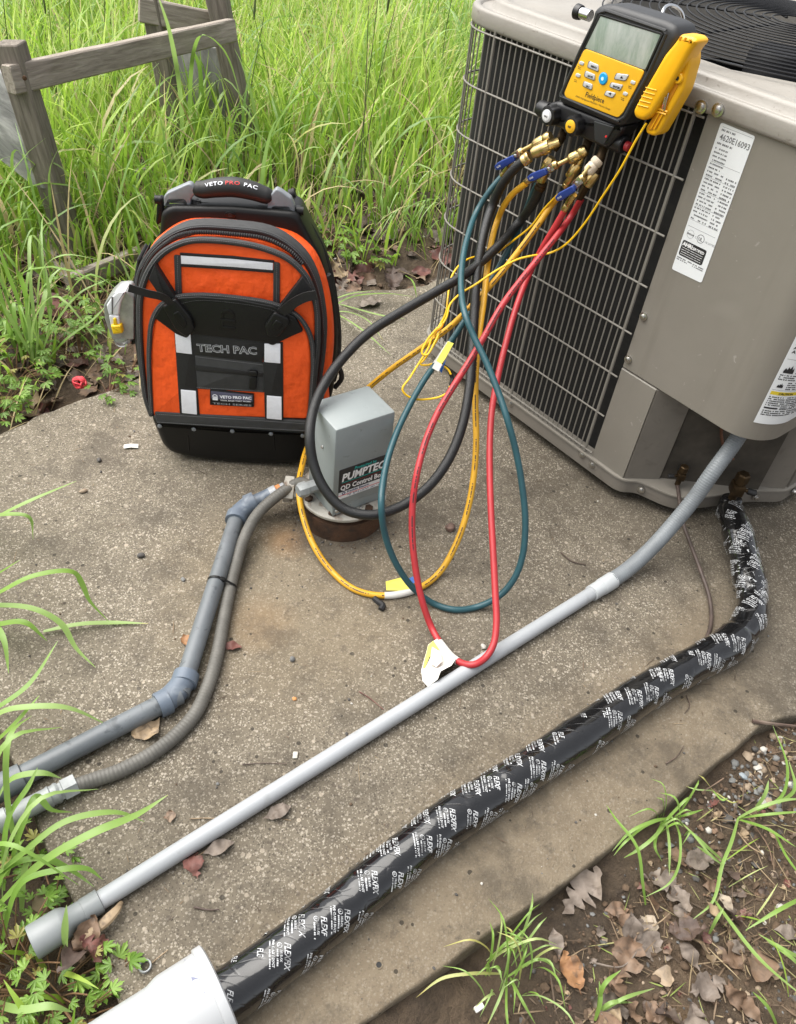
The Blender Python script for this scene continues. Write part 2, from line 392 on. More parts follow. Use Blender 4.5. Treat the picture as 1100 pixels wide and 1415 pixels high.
def concrete_mat():
    m = bpy.data.materials.new('concrete'); m.use_nodes = True; N, L = nodes(m); b = N['Principled BSDF']; b.inputs['Roughness'].default_value = .82; b.inputs['Specular IOR Level'].default_value = .35
    tc = N.new('ShaderNodeTexCoord'); V = tc.outputs['Object']
    def noise(sc, det=6, ro=.6, off=None):
        n = N.new('ShaderNodeTexNoise'); n.inputs['Scale'].default_value = sc; n.inputs['Detail'].default_value = det; n.inputs['Roughness'].default_value = ro; L.new(V, n.inputs['Vector']); return n.outputs['Fac']
    def ramp(src, *st, cons=False):
        r = N.new('ShaderNodeValToRGB')
        if cons: r.color_ramp.interpolation = 'CONSTANT'
        while len(r.color_ramp.elements) < len(st): r.color_ramp.elements.new(.5)
        for e, (p, c) in zip(r.color_ramp.elements, st): e.position = p; e.color = ((*c, 1) if isinstance(c, tuple) else (c, c, c, 1))
        L.new(src, r.inputs[0]); return r.outputs[0]
    def mix(fac, a_, b_, mode='MIX'):
        x = N.new('ShaderNodeMix'); x.data_type = 'RGBA'; x.blend_type = mode
        if isinstance(fac, float): x.inputs[0].default_value = fac
        else: L.new(fac, x.inputs[0])
        for k, q in ((6, a_), (7, b_)):
            if isinstance(q, tuple): x.inputs[k].default_value = (*q, 1)
            else: L.new(q, x.inputs[k])
        return x.outputs[2]
    def math_(op, a_, b_=None, c_=None, clamp=False):
        x = N.new('ShaderNodeMath'); x.operation = op; x.use_clamp = clamp
        for k, q in enumerate((a_, b_, c_)):
            if q is None: continue
            if isinstance(q, (int, float)): x.inputs[k].default_value = q
            else: L.new(q, x.inputs[k])
        return x.outputs[0]
    sep = N.new('ShaderNodeSeparateXYZ'); L.new(V, sep.inputs[0]); X, Y = sep.outputs[0], sep.outputs[1]
    base = mix(.5, ramp(noise(2.6, 8, .65), (.32, (0.083, 0.069, 0.049)), (.5, (0.132, 0.111, 0.081)), (.68, (0.179, 0.152, 0.114))),
               ramp(noise(19, 6, .7), (.3, (0.083, 0.069, 0.050)), (.7, (0.184, 0.158, 0.118))))
    # smoother tan cement along the front edge
    dist = math_('ADD', math_('MULTIPLY', math_('SUBTRACT', X, .169), -.705), math_('MULTIPLY', math_('SUBTRACT', Y, .428), .71))
    dn = math_('ADD', dist, math_('MULTIPLY', math_('SUBTRACT', noise(5, 5, .6), .5), .14))
    fall = math_('MULTIPLY', ramp(X, (.0, 1.0), (.62, 1.0), (.80, 0.0)), 1.0)
    tan = math_('MULTIPLY', math_('SUBTRACT', 1.0, math_('MULTIPLY_ADD', dn, 9.0, -.95, True), None, True), fall)
    base = mix(math_('MULTIPLY', tan, .75), base, ramp(noise(24, 6, .6), (.3, (0.159, 0.122, 0.080)), (.7, (0.215, 0.172, 0.118))))
    # exposed aggregate: pale and dark grains of three sizes
    def grains(sc, lo, hi, size, light, dark, lw, dw):
        v = N.new('ShaderNodeTexVoronoi'); v.inputs['Scale'].default_value = sc; L.new(V, v.inputs['Vector'])
        s2 = N.new('ShaderNodeSeparateColor'); L.new(v.outputs['Color'], s2.inputs[0])
        inside = math_('LESS_THAN', v.outputs['Distance'], math_('MULTIPLY', s2.outputs[1], size))
        isl = math_('MULTIPLY', math_('GREATER_THAN', s2.outputs[0], hi), inside); isd = math_('MULTIPLY', math_('LESS_THAN', s2.outputs[0], lo), inside)
        return isl, isd, v.outputs['Distance'], s2.outputs[2], light, dark, lw, dw
    keep = math_('SUBTRACT', 1.0, math_('MULTIPLY', tan, .72))
    patch = ramp(noise(3.4, 4, .5), (.33, .45), (.6, 1.0))
    keep2 = math_('MULTIPLY', keep, patch)
    dens = []
    for sc, lo, hi, size, li, da, lw, dw in ((400, .26, .56, .75, (0.361, 0.323, 0.258), (0.047, 0.039, 0.030), .75, .7), (230, .14, .76, .62, (0.396, 0.353, 0.292), (0.060, 0.047, 0.036), .8, .6), (110, .05, .94, .5, (0.378, 0.327, 0.258), (0.065, 0.052, 0.043), .8, .55)):
        isl, isd, dd, r3, _, _, _, _ = grains(sc, lo, hi, size, li, da, lw, dw)
        base = mix(math_('MULTIPLY', math_('MULTIPLY', isl, keep2), lw), base, li); base = mix(math_('MULTIPLY', math_('MULTIPLY', isd, keep), dw), base, da); dens.append((dd, isl))
    # stains: ochre and rust round the well casing, dark patches around the unit, algae patches
    def blob(cx, cy, r, soft, nsc=9, amp=.5):
        d = math_('SQRT', math_('ADD', math_('POWER', math_('SUBTRACT', X, cx), 2.0), math_('POWER', math_('SUBTRACT', Y, cy), 2.0)))
        d = math_('ADD', d, math_('MULTIPLY', math_('SUBTRACT', noise(nsc, 5, .6), .5), r * amp * 2))
        return math_('SUBTRACT', 1.0, math_('DIVIDE', math_('SUBTRACT', d, r), soft), None, True)
    base = mix(math_('MULTIPLY', blob(-.17, 1.02, .14, .2), .42), base, (0.200, 0.155, 0.096))
    base = mix(math_('MULTIPLY', blob(-.222, 1.155, .012, .05, 20), .5), base, (0.266, 0.141, 0.056))
    base = mix(math_('MULTIPLY', blob(-.23, .93, .02, .06, 14), .3), base, (0.244, 0.148, 0.067))
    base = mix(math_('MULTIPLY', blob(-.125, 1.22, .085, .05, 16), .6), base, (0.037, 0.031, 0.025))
    base = mix(math_('MULTIPLY', blob(.56, 1.50, .08, .22, 6), .4), base, (0.052, 0.043, 0.031))
    base = mix(math_('MULTIPLY', blob(.86, 1.32, .1, .25, 6), .35), base, (0.063, 0.050, 0.036))
    base = mix(math_('MULTIPLY', blob(.30, 1.92, .14, .3, 5), .35), base, (0.063, 0.054, 0.041))
    base = mix(math_('MULTIPLY', blob(.74, 1.02, .04, .10, 8), .40), base, (0.067, 0.056, 0.043))
    base = mix(math_('MULTIPLY', ramp(noise(6.2, 7, .7), (.50, 0.0), (.63, 1.0)), .58), base, (0.056, 0.046, 0.034))
    base = mix(math_('MULTIPLY', ramp(noise(34, 5, .7), (.57, 0.0), (.66, 1.0)), .45), base, (0.059, 0.049, 0.037))
    vp = N.new('ShaderNodeTexVoronoi'); vp.inputs['Scale'].default_value = 62; L.new(V, vp.inputs['Vector']); sp_ = N.new('ShaderNodeSeparateColor'); L.new(vp.outputs['Color'], sp_.inputs[0])
    pit = math_('MULTIPLY', math_('GREATER_THAN', sp_.outputs[0], .80), math_('LESS_THAN', vp.outputs['Distance'], math_('MULTIPLY', sp_.outputs[1], .26)))
    base = mix(math_('MULTIPLY', pit, .8), base, (.022, .018, .013))
    L.new(base, b.inputs['Base Color'])
    h = math_('ADD', math_('MULTIPLY', dens[0][0], -.25), math_('MULTIPLY', noise(140, 5, .7), 1.0))
    h = math_('ADD', h, math_('MULTIPLY', dens[1][1], .35)); h = math_('ADD', h, math_('MULTIPLY', pit, -.8)); h = math_('ADD', h, math_('MULTIPLY', noise(17, 4, .6), 1.6))
    bp = N.new('ShaderNodeBump'); bp.inputs['Strength'].default_value = .55; bp.inputs['Distance'].default_value = .003
    L.new(h, bp.inputs['Height']); L.new(bp.outputs[0], b.inputs['Normal'])
    return m
M_CONC = concrete_mat()
def build_slab():
    mb = MB(); pl = Plane((0, 0, 0), (1, 0, 0), (0, 1, 0)); p = ccw(SO)
    n = len(p); rings = [(p, -.10), (p + .003 * (nr.rand(n, 2) - .5), -.028), (p, -.009), (inset(p, .0012), -.0025), (inset(p, .0045), 0.0)]
    V = [(u, v, d) for q, d in rings for u, v in q]; m = len(rings)
    f = [(i * n + j, i * n + (j + 1) % n, (i + 1) * n + (j + 1) % n, (i + 1) * n + j) for i in range(m - 1) for j in range(n)]
    f.append(tuple((m - 1) * n + j for j in range(n))); mb.add(V, f)
    kind(mb.build('pavement', M_CONC, angle=50), 'structure')
build_slab()
# ================================================================== THE OUTDOOR UNIT
M_TAUPE = mat('taupe_paint', (.205, .188, .160), .42, 0, .05, 6, .03, 300, rvar=.06)
M_TAUPE_D = mat('taupe_steel', (.17, .153, .13), .45, 0, .10, 9, .03, 260)
M_CAP = mat('cap_paint', (.275, .256, .226), .40, 0, .10, 5, .10, 160, rvar=.08)
add_marks(M_TAUPE, 4.2, .60, .74, (.30, .28, .245), .38, (1, 1, .6), 3, 1.2); add_marks(M_TAUPE, 5, .54, .72, (.15, .135, .11), .35, (6, 6, .5), 5, .2); add_marks(M_TAUPE, 60, .70, .74, (.36, .34, .31), .5); add_marks(M_CAP, 9, .5, .75, (.20, .175, .145), .5, det=7); add_marks(M_CAP, 70, .66, .72, (.12, .10, .08), .6); add_marks(M_TAUPE_D, 30, .60, .75, (.09, .075, .06), .5)
M_WIRE = mat('grille_wire', (.21, .195, .17), .45)
M_COIL = mat('coil_black', (.006, .006, .006), .7)
M_GUARD = mat('guard_black', (.006, .006, .007), .45, spec=.3)
M_FAN = mat('fan_grey', (.045, .052, .06), .45, 0, .12, 12)
M_STEEL = mat('screw_steel', (.55, .54, .52), .3, 1.0)
M_PLATE = mat('dirty_shaded_plate', (.052, .044, .034), .65, 0, .4, 16, .05, 120)  # dirt, plus the shade of the recess darkened into the colour
M_LABEL = mat('label_paper', (.74, .76, .77), .35, 0, .02, 40)
M_INK = mat('ink', (.02, .02, .022), .5)
M_INKG = mat('grey_ink', (.13, .13, .135), .5)
M_YEL_INK = mat('yellow_ink', (.72, .55, .04), .45)
M_WHITE = mat('white_print', (.8, .8, .8), .45)
M_BRASS = mat('brass', (.62, .46, .20), .30, 1.0, .18, 60, rvar=.08)
M_BRASS_D = mat('tarnished_brass', (.06, .038, .018), .5, .75, .4, 50)
M_RUBBER = mat('black_rubber', (.012, .012, .012), .55)
M_COPPER = mat('dull_copper', (.15, .075, .048), .5, .6, .3, 60)

add_marks(M_COIL, 34, .45, .72, (.030, .028, .024), .25, (1, 1, 2.5), 5)
unit_o = empty('outdoor_unit', unit(0, .45, 0), 'big taupe air conditioning unit with wire grille standing on the concrete', 'air conditioner')
S0, S1, YB = -.548, .435, .93
def rrect(off=0.0, rl=.10, rr=.08, n=7):
    """plan outline (s, y) going round from the front left corner"""
    a0, a1, b0, b1 = S0 - off, S1 + off, -off, YB + off; out = []
    for cx, cy, r, st in ((a1 - rr - 0, b0 + rr, rr, -90), (a1 - rr, b1 - rr, rr, 0), (a0 + rl, b1 - rl, rl, 90), (a0 + rl, b0 + rl, rl, 180)):
        for k in range(n): 
            q = math.radians(st + 90 * k / (n - 1)); out.append((cx + r * math.cos(q), cy + r * math.sin(q)))
    return np.array(out)
def loft(mb, rings, close=False, mat=0):
    n = len(rings[0]); V = [p for r in rings for p in r]; m = len(rings)
    mb.add(V, [(i * n + j, i * n + (j + 1) % n, (i + 1) * n + (j + 1) % n, (i + 1) * n + j) for i in range(m - 1) for j in range(n)], mat)
def dense(p, k=3):
    q = np.roll(p, -1, 0); return np.concatenate([np.stack([p[i] + (q[i] - p[i]) * t / k for t in range(k)]) for i in range(len(p))])
# coil block behind the grille
mb = MB(); r = rrect(-.022, .085, .07)
loft(mb, [[unit(s, y, z) for s, y in r] for z in (.056, .84)]); mb.add([unit(s, y, .82) for s, y in r], [tuple(range(len(r)))])
# take the coil off the valve corner by keeping it behind the plate
V = np.concatenate(mb.v); 
mb2 = MB(); cut = [(S0 + .022 + .085, .022)] 
cs = [(.11, .022), (.11, .28), (.40, .28)] + [(s, y) for s, y in r if not (s > .10 and y < .27)]
i0 = min(range(3, len(cs)), key=lambda i: abs(cs[i][0] - .40) + abs(cs[i][1] - .3)); cs = cs[:3] + [q for q in cs[3:]]
loft(mb2, [[unit(s, y, z) for s, y in cs] for z in (.05, .825)]); mb2.build('coil', M_COIL, unit_o)

# cap with stepped rim and round fan opening
mb = MB(); FC = (-.035, .45); FR = .385
prof = [(-.03, .815), (.005, .8165), (.008, .819), (.009, .823), (.009, .8445), (.0075, .8485), (.004, .8505), (-.0005, .8505), (-.003, .8485), (-.0055, .8445), (-.020, .8440), (-.0235, .8465), (-.027, .858), (-.030, .8625), (-.034, .8645), (-.044, .865), (-.049, .8635), (-.054, .8605), (-.066, .860), (-.078, .8655)]
rg = [[unit(s, y, z) for s, y in dense(rrect(o, .11 + min(o, 0) * .6, .09 + min(o, 0) * .6), 3)] for o, z in prof]
last = dense(rrect(-.078, .07, .05), 3); c = np.array(FC)
def circ(R, z):
    out = []
    for q in last:
        d = nz(q - c); p = c + d * R; out.append(unit(p[0], p[1], z))
    return out
dmin = np.linalg.norm(last - c, axis=1)
rg += [[unit(*(c + nz(q - c) * min(FR + .004, dm - .002)), .866) for q, dm in zip(last, dmin)], circ(FR - .002, .868), circ(FR - .008, .862), circ(FR - .01, .74)]
loft(mb, rg); cap = mb.build('top_cover', M_CAP, unit_o, angle=42)
# fan guard: rings and spokes
gb = empty('fan_guard', (0, 0, 0), '', ''); del gb['label'], gb['category']
gb.parent = unit_o; gb['o_'] = list(unit_o['o_'])
guard_mesh = None
for k in range(27):
    R = .048 + k * .0187
    if R > FR + .002: break
    z = .876 + .022 * (1 - (R / FR) ** 2); a = np.linspace(0, 2 * np.pi, 97)
    mb = MB(); tube(mb, [unit(FC[0] + R * math.cos(q), FC[1] + R * math.sin(q), z) for q in a], .0016, 6, caps=False); mb.build('guard_ring', M_GUARD, gb)
for k in range(6):
    q = math.radians(22 + 60 * k); mb = MB()
    tube(mb, [unit(FC[0] + R * math.cos(q), FC[1] + R * math.sin(q), .8715 + .022 * (1 - (R / FR) ** 2)) for R in np.linspace(.05, FR + .012, 12)], .0024, 6); mb.build('guard_spoke', M_GUARD, gb)
# fan below the guard
mb = MB(); lathe(mb, unit(*FC, .70), unit(*FC, .86), [(0, .07), (.13, .07), (.145, .06)], 28); fan = mb.build('fan_motor', M_GUARD, unit_o)
for k in range(3):
    mb = MB(); a0 = math.radians(-62 + 120 * k); pts = []
    for i, R in enumerate(np.linspace(.06, .365, 9)):
        for j, t in enumerate(np.linspace(-.5, .5, 7)):
            q = a0 + t * (1.0 + .10 * math.sin(i * .4)); pts.append(unit(FC[0] + R * math.cos(q), FC[1] + R * math.sin(q), .785 + t * .075 - .02 * (t * 2) ** 2))
    f = [(i * 7 + j, i * 7 + j + 1, (i + 1) * 7 + j + 1, (i + 1) * 7 + j) for i in range(8) for j in range(6)]
    mb.add(pts, f); mb.add([p - np.array([0, 0, .003]) for p in pts], [q[::-1] for q in f]); mb.build('fan_blade', M_FAN, unit_o)
mb = MB(); mb.add([unit(FC[0] + .38 * math.cos(q), FC[1] + .38 * math.sin(q), .60) for q in np.linspace(0, 2 * np.pi, 40, endpoint=False)], [tuple(range(40))]); mb.build('fan_well_shade', M_COIL, unit_o)  # black disc standing in for the shade below the fan

# grille: vertical rods and horizontal wires along the front, round the corner and down the left side
def gpath(t):
    """t metres from the right end of the grille leftwards -> (s, y)"""
    L0 = .082 - (S0 + .10); R = .10
    if t < L0: return .082 - t, -.004
    t -= L0; A = R * math.pi / 2
    if t < A: q = t / R; return S0 + .10 - (R + .004) * math.sin(q), .10 - (R + .004) * math.cos(q)
    t -= A; return S0 - .004, .10 + t
gr = empty('grille', (0, 0, 0), '', ''); del gr['label'], gr['category']; gr.parent = unit_o; gr['o_'] = list(unit_o['o_'])
TL = (.082 - S0 - .10) + .10 * math.pi / 2 + .72
k = 0; t = .0; rod = {}
while t < TL:
    s, y = gpath(t); thick = abs(t) < .001 or abs(t - .25) < .005 or abs(t - .50) < .006
    mb = MB()
    rr = .0036 if thick else .0017
    off = .006 if thick else .0
    p = np.array(gpath(t)); d = np.array(gpath(t + .001)) - p; nrm = np.array([d[1], -d[0]]); nrm /= np.linalg.norm(nrm) + 1e-9
    if nrm @ (p - np.array([0, .45])) < 0: nrm = -nrm
    s, y = p + nrm * off * .35
    key = thick
    if key not in rod:
        m_ = MB(); tube(m_, [(0, 0, z) for z in (.052, .30, .56, .822)], rr, 6)
        o = m_.build('grille_rod', M_WIRE, None); COL.objects.unlink(o); rod[key] = o.data
    o = bpy.data.objects.new('grille_rod', rod[key]); COL.objects.link(o); o.parent = gr
    o.location = tuple(unit(s, y, 0) - np.array(unit_o['o_'])); t += .0156
for k in range(8):
    z = .81 - .1046 * k; mb = MB()
    tube(mb, [unit(*(np.array(gpath(t)) + 0), z) + UF.N * .0035 * (gpath(t)[1] < .05) for t in np.r_[-.021, np.linspace(.0, TL, 70)]], .0020, 6); mb.build('grille_wire', M_WIRE, gr)

# base pan following the cut corner
BP = [(-.47, -.008), (.0, -.008), (.185, -.008), (.205, .0), (.222, .026), (.285, .046), (.312, .062), (.345, .12), (.372, .19), (.392, .232), (.415, .268), (.437, .30), (.44, .88), (.40, .935), (-.47, .938), (-.551, .87), (-.556, .09), (-.528, .018)]
bp = round_poly(BP, .03, 4)
mb = MB(); hp = Plane(unit(0, 0, 0), UF.U, YU)
extr(mb, hp, bp, .028, .064, .003, 2); mb.build('base_pan', M_TAUPE_D, unit_o)
mb = MB(); extr(mb, hp, inset(ccw(np.array(bp)), -.0035), .0615, .0665, .0015, 2); mb.build('pan_rim', M_TAUPE, unit_o)
for s, y in ((-.44, .06), (-.20, .05), (.12, .06), (.35, .35), (.38, .85), (-.4, .85)):
    mb = MB(); lathe(mb, unit(s, y, 0.0), unit(s, y, .03), [(0, .03), (.004, .032), (.029, .03)], 16); mb.build('foot', M_RUBBER, unit_o)
def screw(P, n, r=.0062):
    mb = MB(); lathe(mb, P, P + n, [(-.002, r * 1.5), (.0012, r * 1.5), (.0018, r), (.0055, r * .95), (.0062, r * .75)], 6 if False else 12); return mb.build('screw', M_STEEL, unit_o)
for x, y in ((706, 557), (805, 627.5), (818.5, 641.5)): screw(UF.at(x, y, .008), UF.N, .0055)
for x, y in ((889, 437), (868, 496)): screw(UF.at(x, y, .003), UF.N, .0058)
for x, y in ((968.5, 147.5), (992, 151.5)): screw(UF.at(x, y, .011), UF.N, .0075)
n1 = nz(unit(.285, .046, 0) - unit(.222, .026, 0)); n1 = nz(np.cross(n1, [0, 0, 1.]))
screw(unit(.235, .026, .046), n1, .0055); screw(unit(.330, .085, .046), nz(UF.U - YU * .6), .0055); screw(unit(.402, .240, .046), nz(UF.U - YU * .5), .0055); screw(unit(.442, .34, .046), UF.U, .0055)

# panels: service cover with rounded corner, lower flat panel, recessed valve plate
def strip_panel(path, z0, z1, th, name, m, lip=0.0, z0f=None):
    """sheet bent along a plan path of (s, y), thickness inwards"""
    P = np.array(path); n = len(P); d = np.gradient(P, axis=0); nm = np.stack([d[:, 1], -d[:, 0]], 1); nm /= np.linalg.norm(nm, axis=1)[:, None]
    mb = MB(); Q = P - nm * th
    rings = [[unit(*p, z0) for p in Q], [unit(*p, z0) for p in (P - nm * .0015)], [unit(*p, z0 + .0015) for p in P], [unit(*p, z1 - .0015) for p in P], [unit(*p, z1) for p in P - nm * .0015], [unit(*p, z1) for p in Q]]
    V = [p for r in rings for p in r]; f = [(i * n + j, i * n + j + 1, (i + 1) * n + j + 1, (i + 1) * n + j) for i in range(5) for j in range(n - 1)]
    f += [(5 * n + j, 5 * n + j + 1, j + 1, j) for j in range(n - 1)]
    f += [tuple(i * n for i in range(6))[::-1], tuple(i * n + n - 1 for i in range(6))]
    mb.add(V, f); return mb.build(name, m, unit_o, angle=40)
cr = .082; pp = [(.104, -.001), (.16, -.001), (.25, -.001)] + [(S1 - cr + cr * math.sin(q) + .001, cr - cr * math.cos(q) - .001) for q in np.linspace(0, math.pi / 2, 14)] + [(S1 + .001, .20), (S1 + .001, .42), (S1 + .001, .60)]
strip_panel(pp, .311, .828, .012, 'service_panel', M_TAUPE)
mb = MB(); extr(mb, hp, [(.106, .006), (.30, .006), (.40, .03), (.428, .12), (.428, .58), (.106, .58)], .32, .325); mb.build('panel_floor', M_TAUPE_D, unit_o)
strip_panel([(.104, -.003), (.15, -.003), (.196, -.003)], .062, .3085, .012, 'lower_panel', M_TAUPE)
strip_panel([(.199, -.001), (.212, .018), (.246, .068)], .062, .3085, .010, 'return_panel', M_TAUPE_D)
strip_panel([(.244, .074), (.30, .135), (.36, .20), (.398, .240)], .062, .315, .006, 'valve_plate', M_PLATE)
strip_panel([(.388, .250), (.412, .272), (.432, .30)], .062, .315, .008, 'return_panel', M_TAUPE_D)
strip_panel([(.434, .31), (.435, .45), (.435, .60)], .062, .309, .010, 'lower_panel', M_TAUPE_D)
def gp2(t): return (S1 + .002, .60 + t)
for k in range(20):
    o = bpy.data.objects.new('grille_rod', rod[False]); COL.objects.link(o); o.parent = gr; o.location = tuple(unit(S1 - .002, .615 + k * .0156, 0) - np.array(unit_o['o_']))
# faint smear marks left by fingers are in the paint; sticker labels follow
def flabel(px, name, off=.0012, th=.0008, rad=.004):
    q = [UF.uv(x, y, off) for x, y in px]; mb = MB(); extr(mb, UF, round_poly(q, rad), off - .0004, off + th); return mb.build(name, M_LABEL, unit_o), q
LQ = [(996.7, 168.5), (1044, 188), (969.5, 390.5), (928.5, 371)]
lab, q = flabel(LQ, 'rating_label', .0012)
u0 = min(p[0] for p in q) ; u1 = max(p[0] for p in q); v0 = min(p[1] for p in q); v1 = max(p[1] for p in q)
u0, u1 = (q[0][0] + q[3][0]) / 2 + .004, (q[1][0] + q[2][0]) / 2 - .004
fn = lambda u, v: UF.pt(u, v, .0022)
ink = MB(); W = u1 - u0
dashes(ink, fn, u0, u0 + W * .45, v1 - .011, .003, 1, seed=1); text(ink, fn, '4620E16093', u0 + .001, v1 - .0245, .0135, bold=.0002, sx=.88)
dashes(ink, fn, u0, u0 + W * .5, v1 - .032, .003, 1, seed=3)
v = v1 - .040; k = 5
while v > v0 + .094:
    dashes(ink, fn, u0, u0 + W * (.45 if v > v1 - .075 else .55), v, .0025, .85, seed=k)
    if v < v1 - .075: dashes(ink, fn, u0 + W * .66, u1, v - .001, .0028, .9, seed=k + 50)
    if k % 4 == 0: rect(ink, fn, u0, v - .0018, u1, v - .0014)
    v -= .0064; k += 1
rect(ink, fn, u0, v1 - .005, u1, v1 - .0046); rect(ink, fn, u0, v0 + .0865, u1, v0 + .0870)
cx = u0 + W * .56; ringf(ink, fn, cx, v0 + .074, .0068, .0078, 22); text(ink, fn, 'UL', cx - .0045, v0 + .0705, .0085, bold=.0003, sx=.8); text(ink, fn, 'US LISTED', cx + .0095, v0 + .071, .005); text(ink, fn, 'C', cx - .0125, v0 + .071, .0055)
ringf(ink, fn, u0 + .011, v0 + .074, .0072, .0076, 20); dashes(ink, fn, u0 + .004, u0 + .018, v0 + .072, .0032, 1, seed=77)
bk = [(u0 + .001, v0 + .031), (u1 - .006, v0 + .031), (u1 - .006, v0 + .060), (u0 + .001, v0 + .060)]
bkm = MB(); extr(bkm, UF, round_poly(bk, .004), .0019, .0023, back=False); bkm.build('certified_mark', M_INK, lab)
dashes(ink, fn, u0, u1, v0 + .0255, .0022, .95, seed=90); dashes(ink, fn, u0, u0 + W * .4, v0 + .022, .0020, .95, seed=91); dashes(ink, fn, u0 + W * .6, u1, v0 + .022, .0020, .95, seed=92)
kind(ink.build('print', M_INKG, lab), 'stuff')
wi = MB(); fw = lambda u, v: UF.pt(u, v, .0027)
text(wi, fw, 'AHRI', u0 + .003, v0 + .0505, .0095, bold=.0005); text(wi, fw, 'CERTIFIED', u0 + .0215, v0 + .0505, .0068, bold=.0002, sx=.92)
for k in range(4): dashes(wi, fw, u0 + .004, u1 - .010, v0 + .0462 - k * .0040, .0011, .95, seed=95 + k)
kind(wi.build('print', M_WHITE, lab), 'stuff')
# warning label bent round the corner of the service panel
def wfn_base(a, z, off):
    """a: metres along the panel from s = .33 on the front face"""
    s0 = S1 - cr
    if a < s0 - .33: s, y, n = .33 + a, -.001, np.array([0, -1.])
    else:
        q = (a - (s0 - .33)) / cr
        if q < math.pi / 2: n = np.array([math.sin(q), -math.cos(q)]); s, y = s0 + cr * math.sin(q) + .001, cr - cr * math.cos(q) - .001
        else: n = np.array([1., 0]); s, y = S1 + .001, cr + (a - (s0 - .33) - cr * math.pi / 2)
    return unit(s + n[0] * off, y + n[1] * off, z)
wa0, wa1, wz0, wz1 = .072, .178, .352, .62
mb = MB(); na = 14; V = []
for a in np.linspace(wa0, wa1, na):
    for z, o in ((wz0, .0003), (wz0, .0012), (wz1, .0012), (wz1, .0003)): V.append(wfn_base(a, z, o))
mb.add(V, [(i * 4 + j, (i + 1) * 4 + j, (i + 1) * 4 + j + 1, i * 4 + j + 1) for i in range(na - 1) for j in range(3)]); wl = mb.build('warning_label', M_LABEL, unit_o)
wf = lambda a, z: wfn_base(a, z, .0017)
def drect(mb, a0, z0, a1, z1, n=8, fn=None):
    fn = fn or wf; V = []
    for a in np.linspace(a0, a1, n): V += [fn(a, z0), fn(a, z1)]
    mb.add(V, [(2 * i, 2 * i + 2, 2 * i + 3, 2 * i + 1) for i in range(n - 1)])
ink = MB(); yl = MB(); drect(yl, wa0 + .004, wz0 + .066, wa1 - .002, wz0 + .0735); yl.build('caution_band', M_YEL_INK, wl)
wf2 = lambda a, z: wfn_base(a, z, .0022)
text(ink, wf2, 'CAUTION', wa0 + .018, wz0 + .0676, .0062, bold=.0002); text(ink, wf2, 'ATTENTION', wa0 + .068, wz0 + .0676, .0062, bold=.0002)
ink.add([wf2(wa0 + .053, wz0 + .0675), wf2(wa0 + .060, wz0 + .0675), wf2(wa0 + .0565, wz0 + .0727)], [(0, 1, 2)])
for k, (z, s_) in enumerate(((.060, 5), (.0555, 6), (.051, 7), (.0465, 8), (.042, 9), (.029, 10), (.0245, 11), (.020, 12))): dashes(ink, wf, wa0 + .005, wa1 - .004 - .02 * (k % 3 == 2), wz0 + z, .0024, .93, seed=100 + s_)
drect(ink, wa0 + .005, wz0 + .035, wa0 + .030, wz0 + .0385); drect(ink, wa1 - .032, wz0 + .035, wa1 - .004, wz0 + .0385)
for k, z in enumerate((.0375, .034)): dashes(ink, wf, wa0 + .034, wa1 - .036, wz0 + z, .0024, .9, seed=130 + k)
for k, z in enumerate((.079, .0835, .088, .0925)): dashes(ink, wf, wa0 + .026, wa1 - .004, wz0 + z, .0023, .92, seed=140 + k)
for k, z in enumerate((.0985, .103, .1075)): dashes(ink, wf, wa0 + .005, wa1 - .008, wz0 + z, .0024, .92, seed=150 + k)
for k, z in enumerate((.1135, .1185, .1235, .1285)): dashes(ink, wf, wa0 + .030, wa1 - .004, wz0 + z, .0025, .92, seed=160 + k)
text(ink, wf, 'FIRE HAZARD', wa0 + .022, wz0 + .1345, .0065, bold=.0002)
drect(ink, wa0 + .004, wz0 + .1415, wa1 - .002, wz0 + .142); drect(ink, wa0 + .004, wz0 + .0765, wa1 - .002, wz0 + .0769)
def flame(mb, a, z, s):
    pts = [(-.5, 0), (.5, 0), (.52, .3), (.42, .75), (.33, .45), (.2, 1.0), (.05, .55), (-.1, .8), (-.2, .4), (-.38, .62), (-.52, .25)]
    mb.add([wf2(a + p * s, z + q * s) for p, q in pts] , [tuple(range(len(pts)))])
flame(ink, wa0 + .016, wz0 + .1135, .017); flame(ink, wa0 + .014, wz0 + .0825, .010)
for k, t_ in enumerate(('BLESSURES', 'DÉCONNECTER', 'ALIMENTATION', 'AVANT L\'ENTRETIEN')): text(ink, wf, t_, wa0 + .006, wz0 + .179 - k * .0082, .0082, bold=.0003)
drect(ink, wa0 + .004, wz0 + .1905, wa1 - .002, wz0 + .1910)
# hand struck by a spark
pts = [(0, 0), (.5, 0), (.75, .4), (.7, .8), (.85, 1.2), (.7, 1.3), (.45, .95), (.3, 1.25), (.12, 1.1), (-.05, .7)]
ink.add([wf2(wa0 + .020 + p * .010, wz0 + .194 + q_ * .014) for p, q_ in pts], [tuple(range(len(pts)))])
pts = [(0, 1), (.35, .6), (.25, .55), (.6, 0), (.15, .45), (.25, .5), (-.1, .9)]
ink.add([wf2(wa0 + .008 + p * .014, wz0 + .198 + q_ * .014) for p, q_ in pts], [tuple(range(len(pts)))[::-1]])
for k, z in enumerate((.220, .226, .232, .240, .248, .256)): dashes(ink, wf, wa0 + .006, wa1 - .004, wz0 + z, .003, .92, seed=180 + k)
kind(ink.build('print', M_INK, wl), 'stuff')

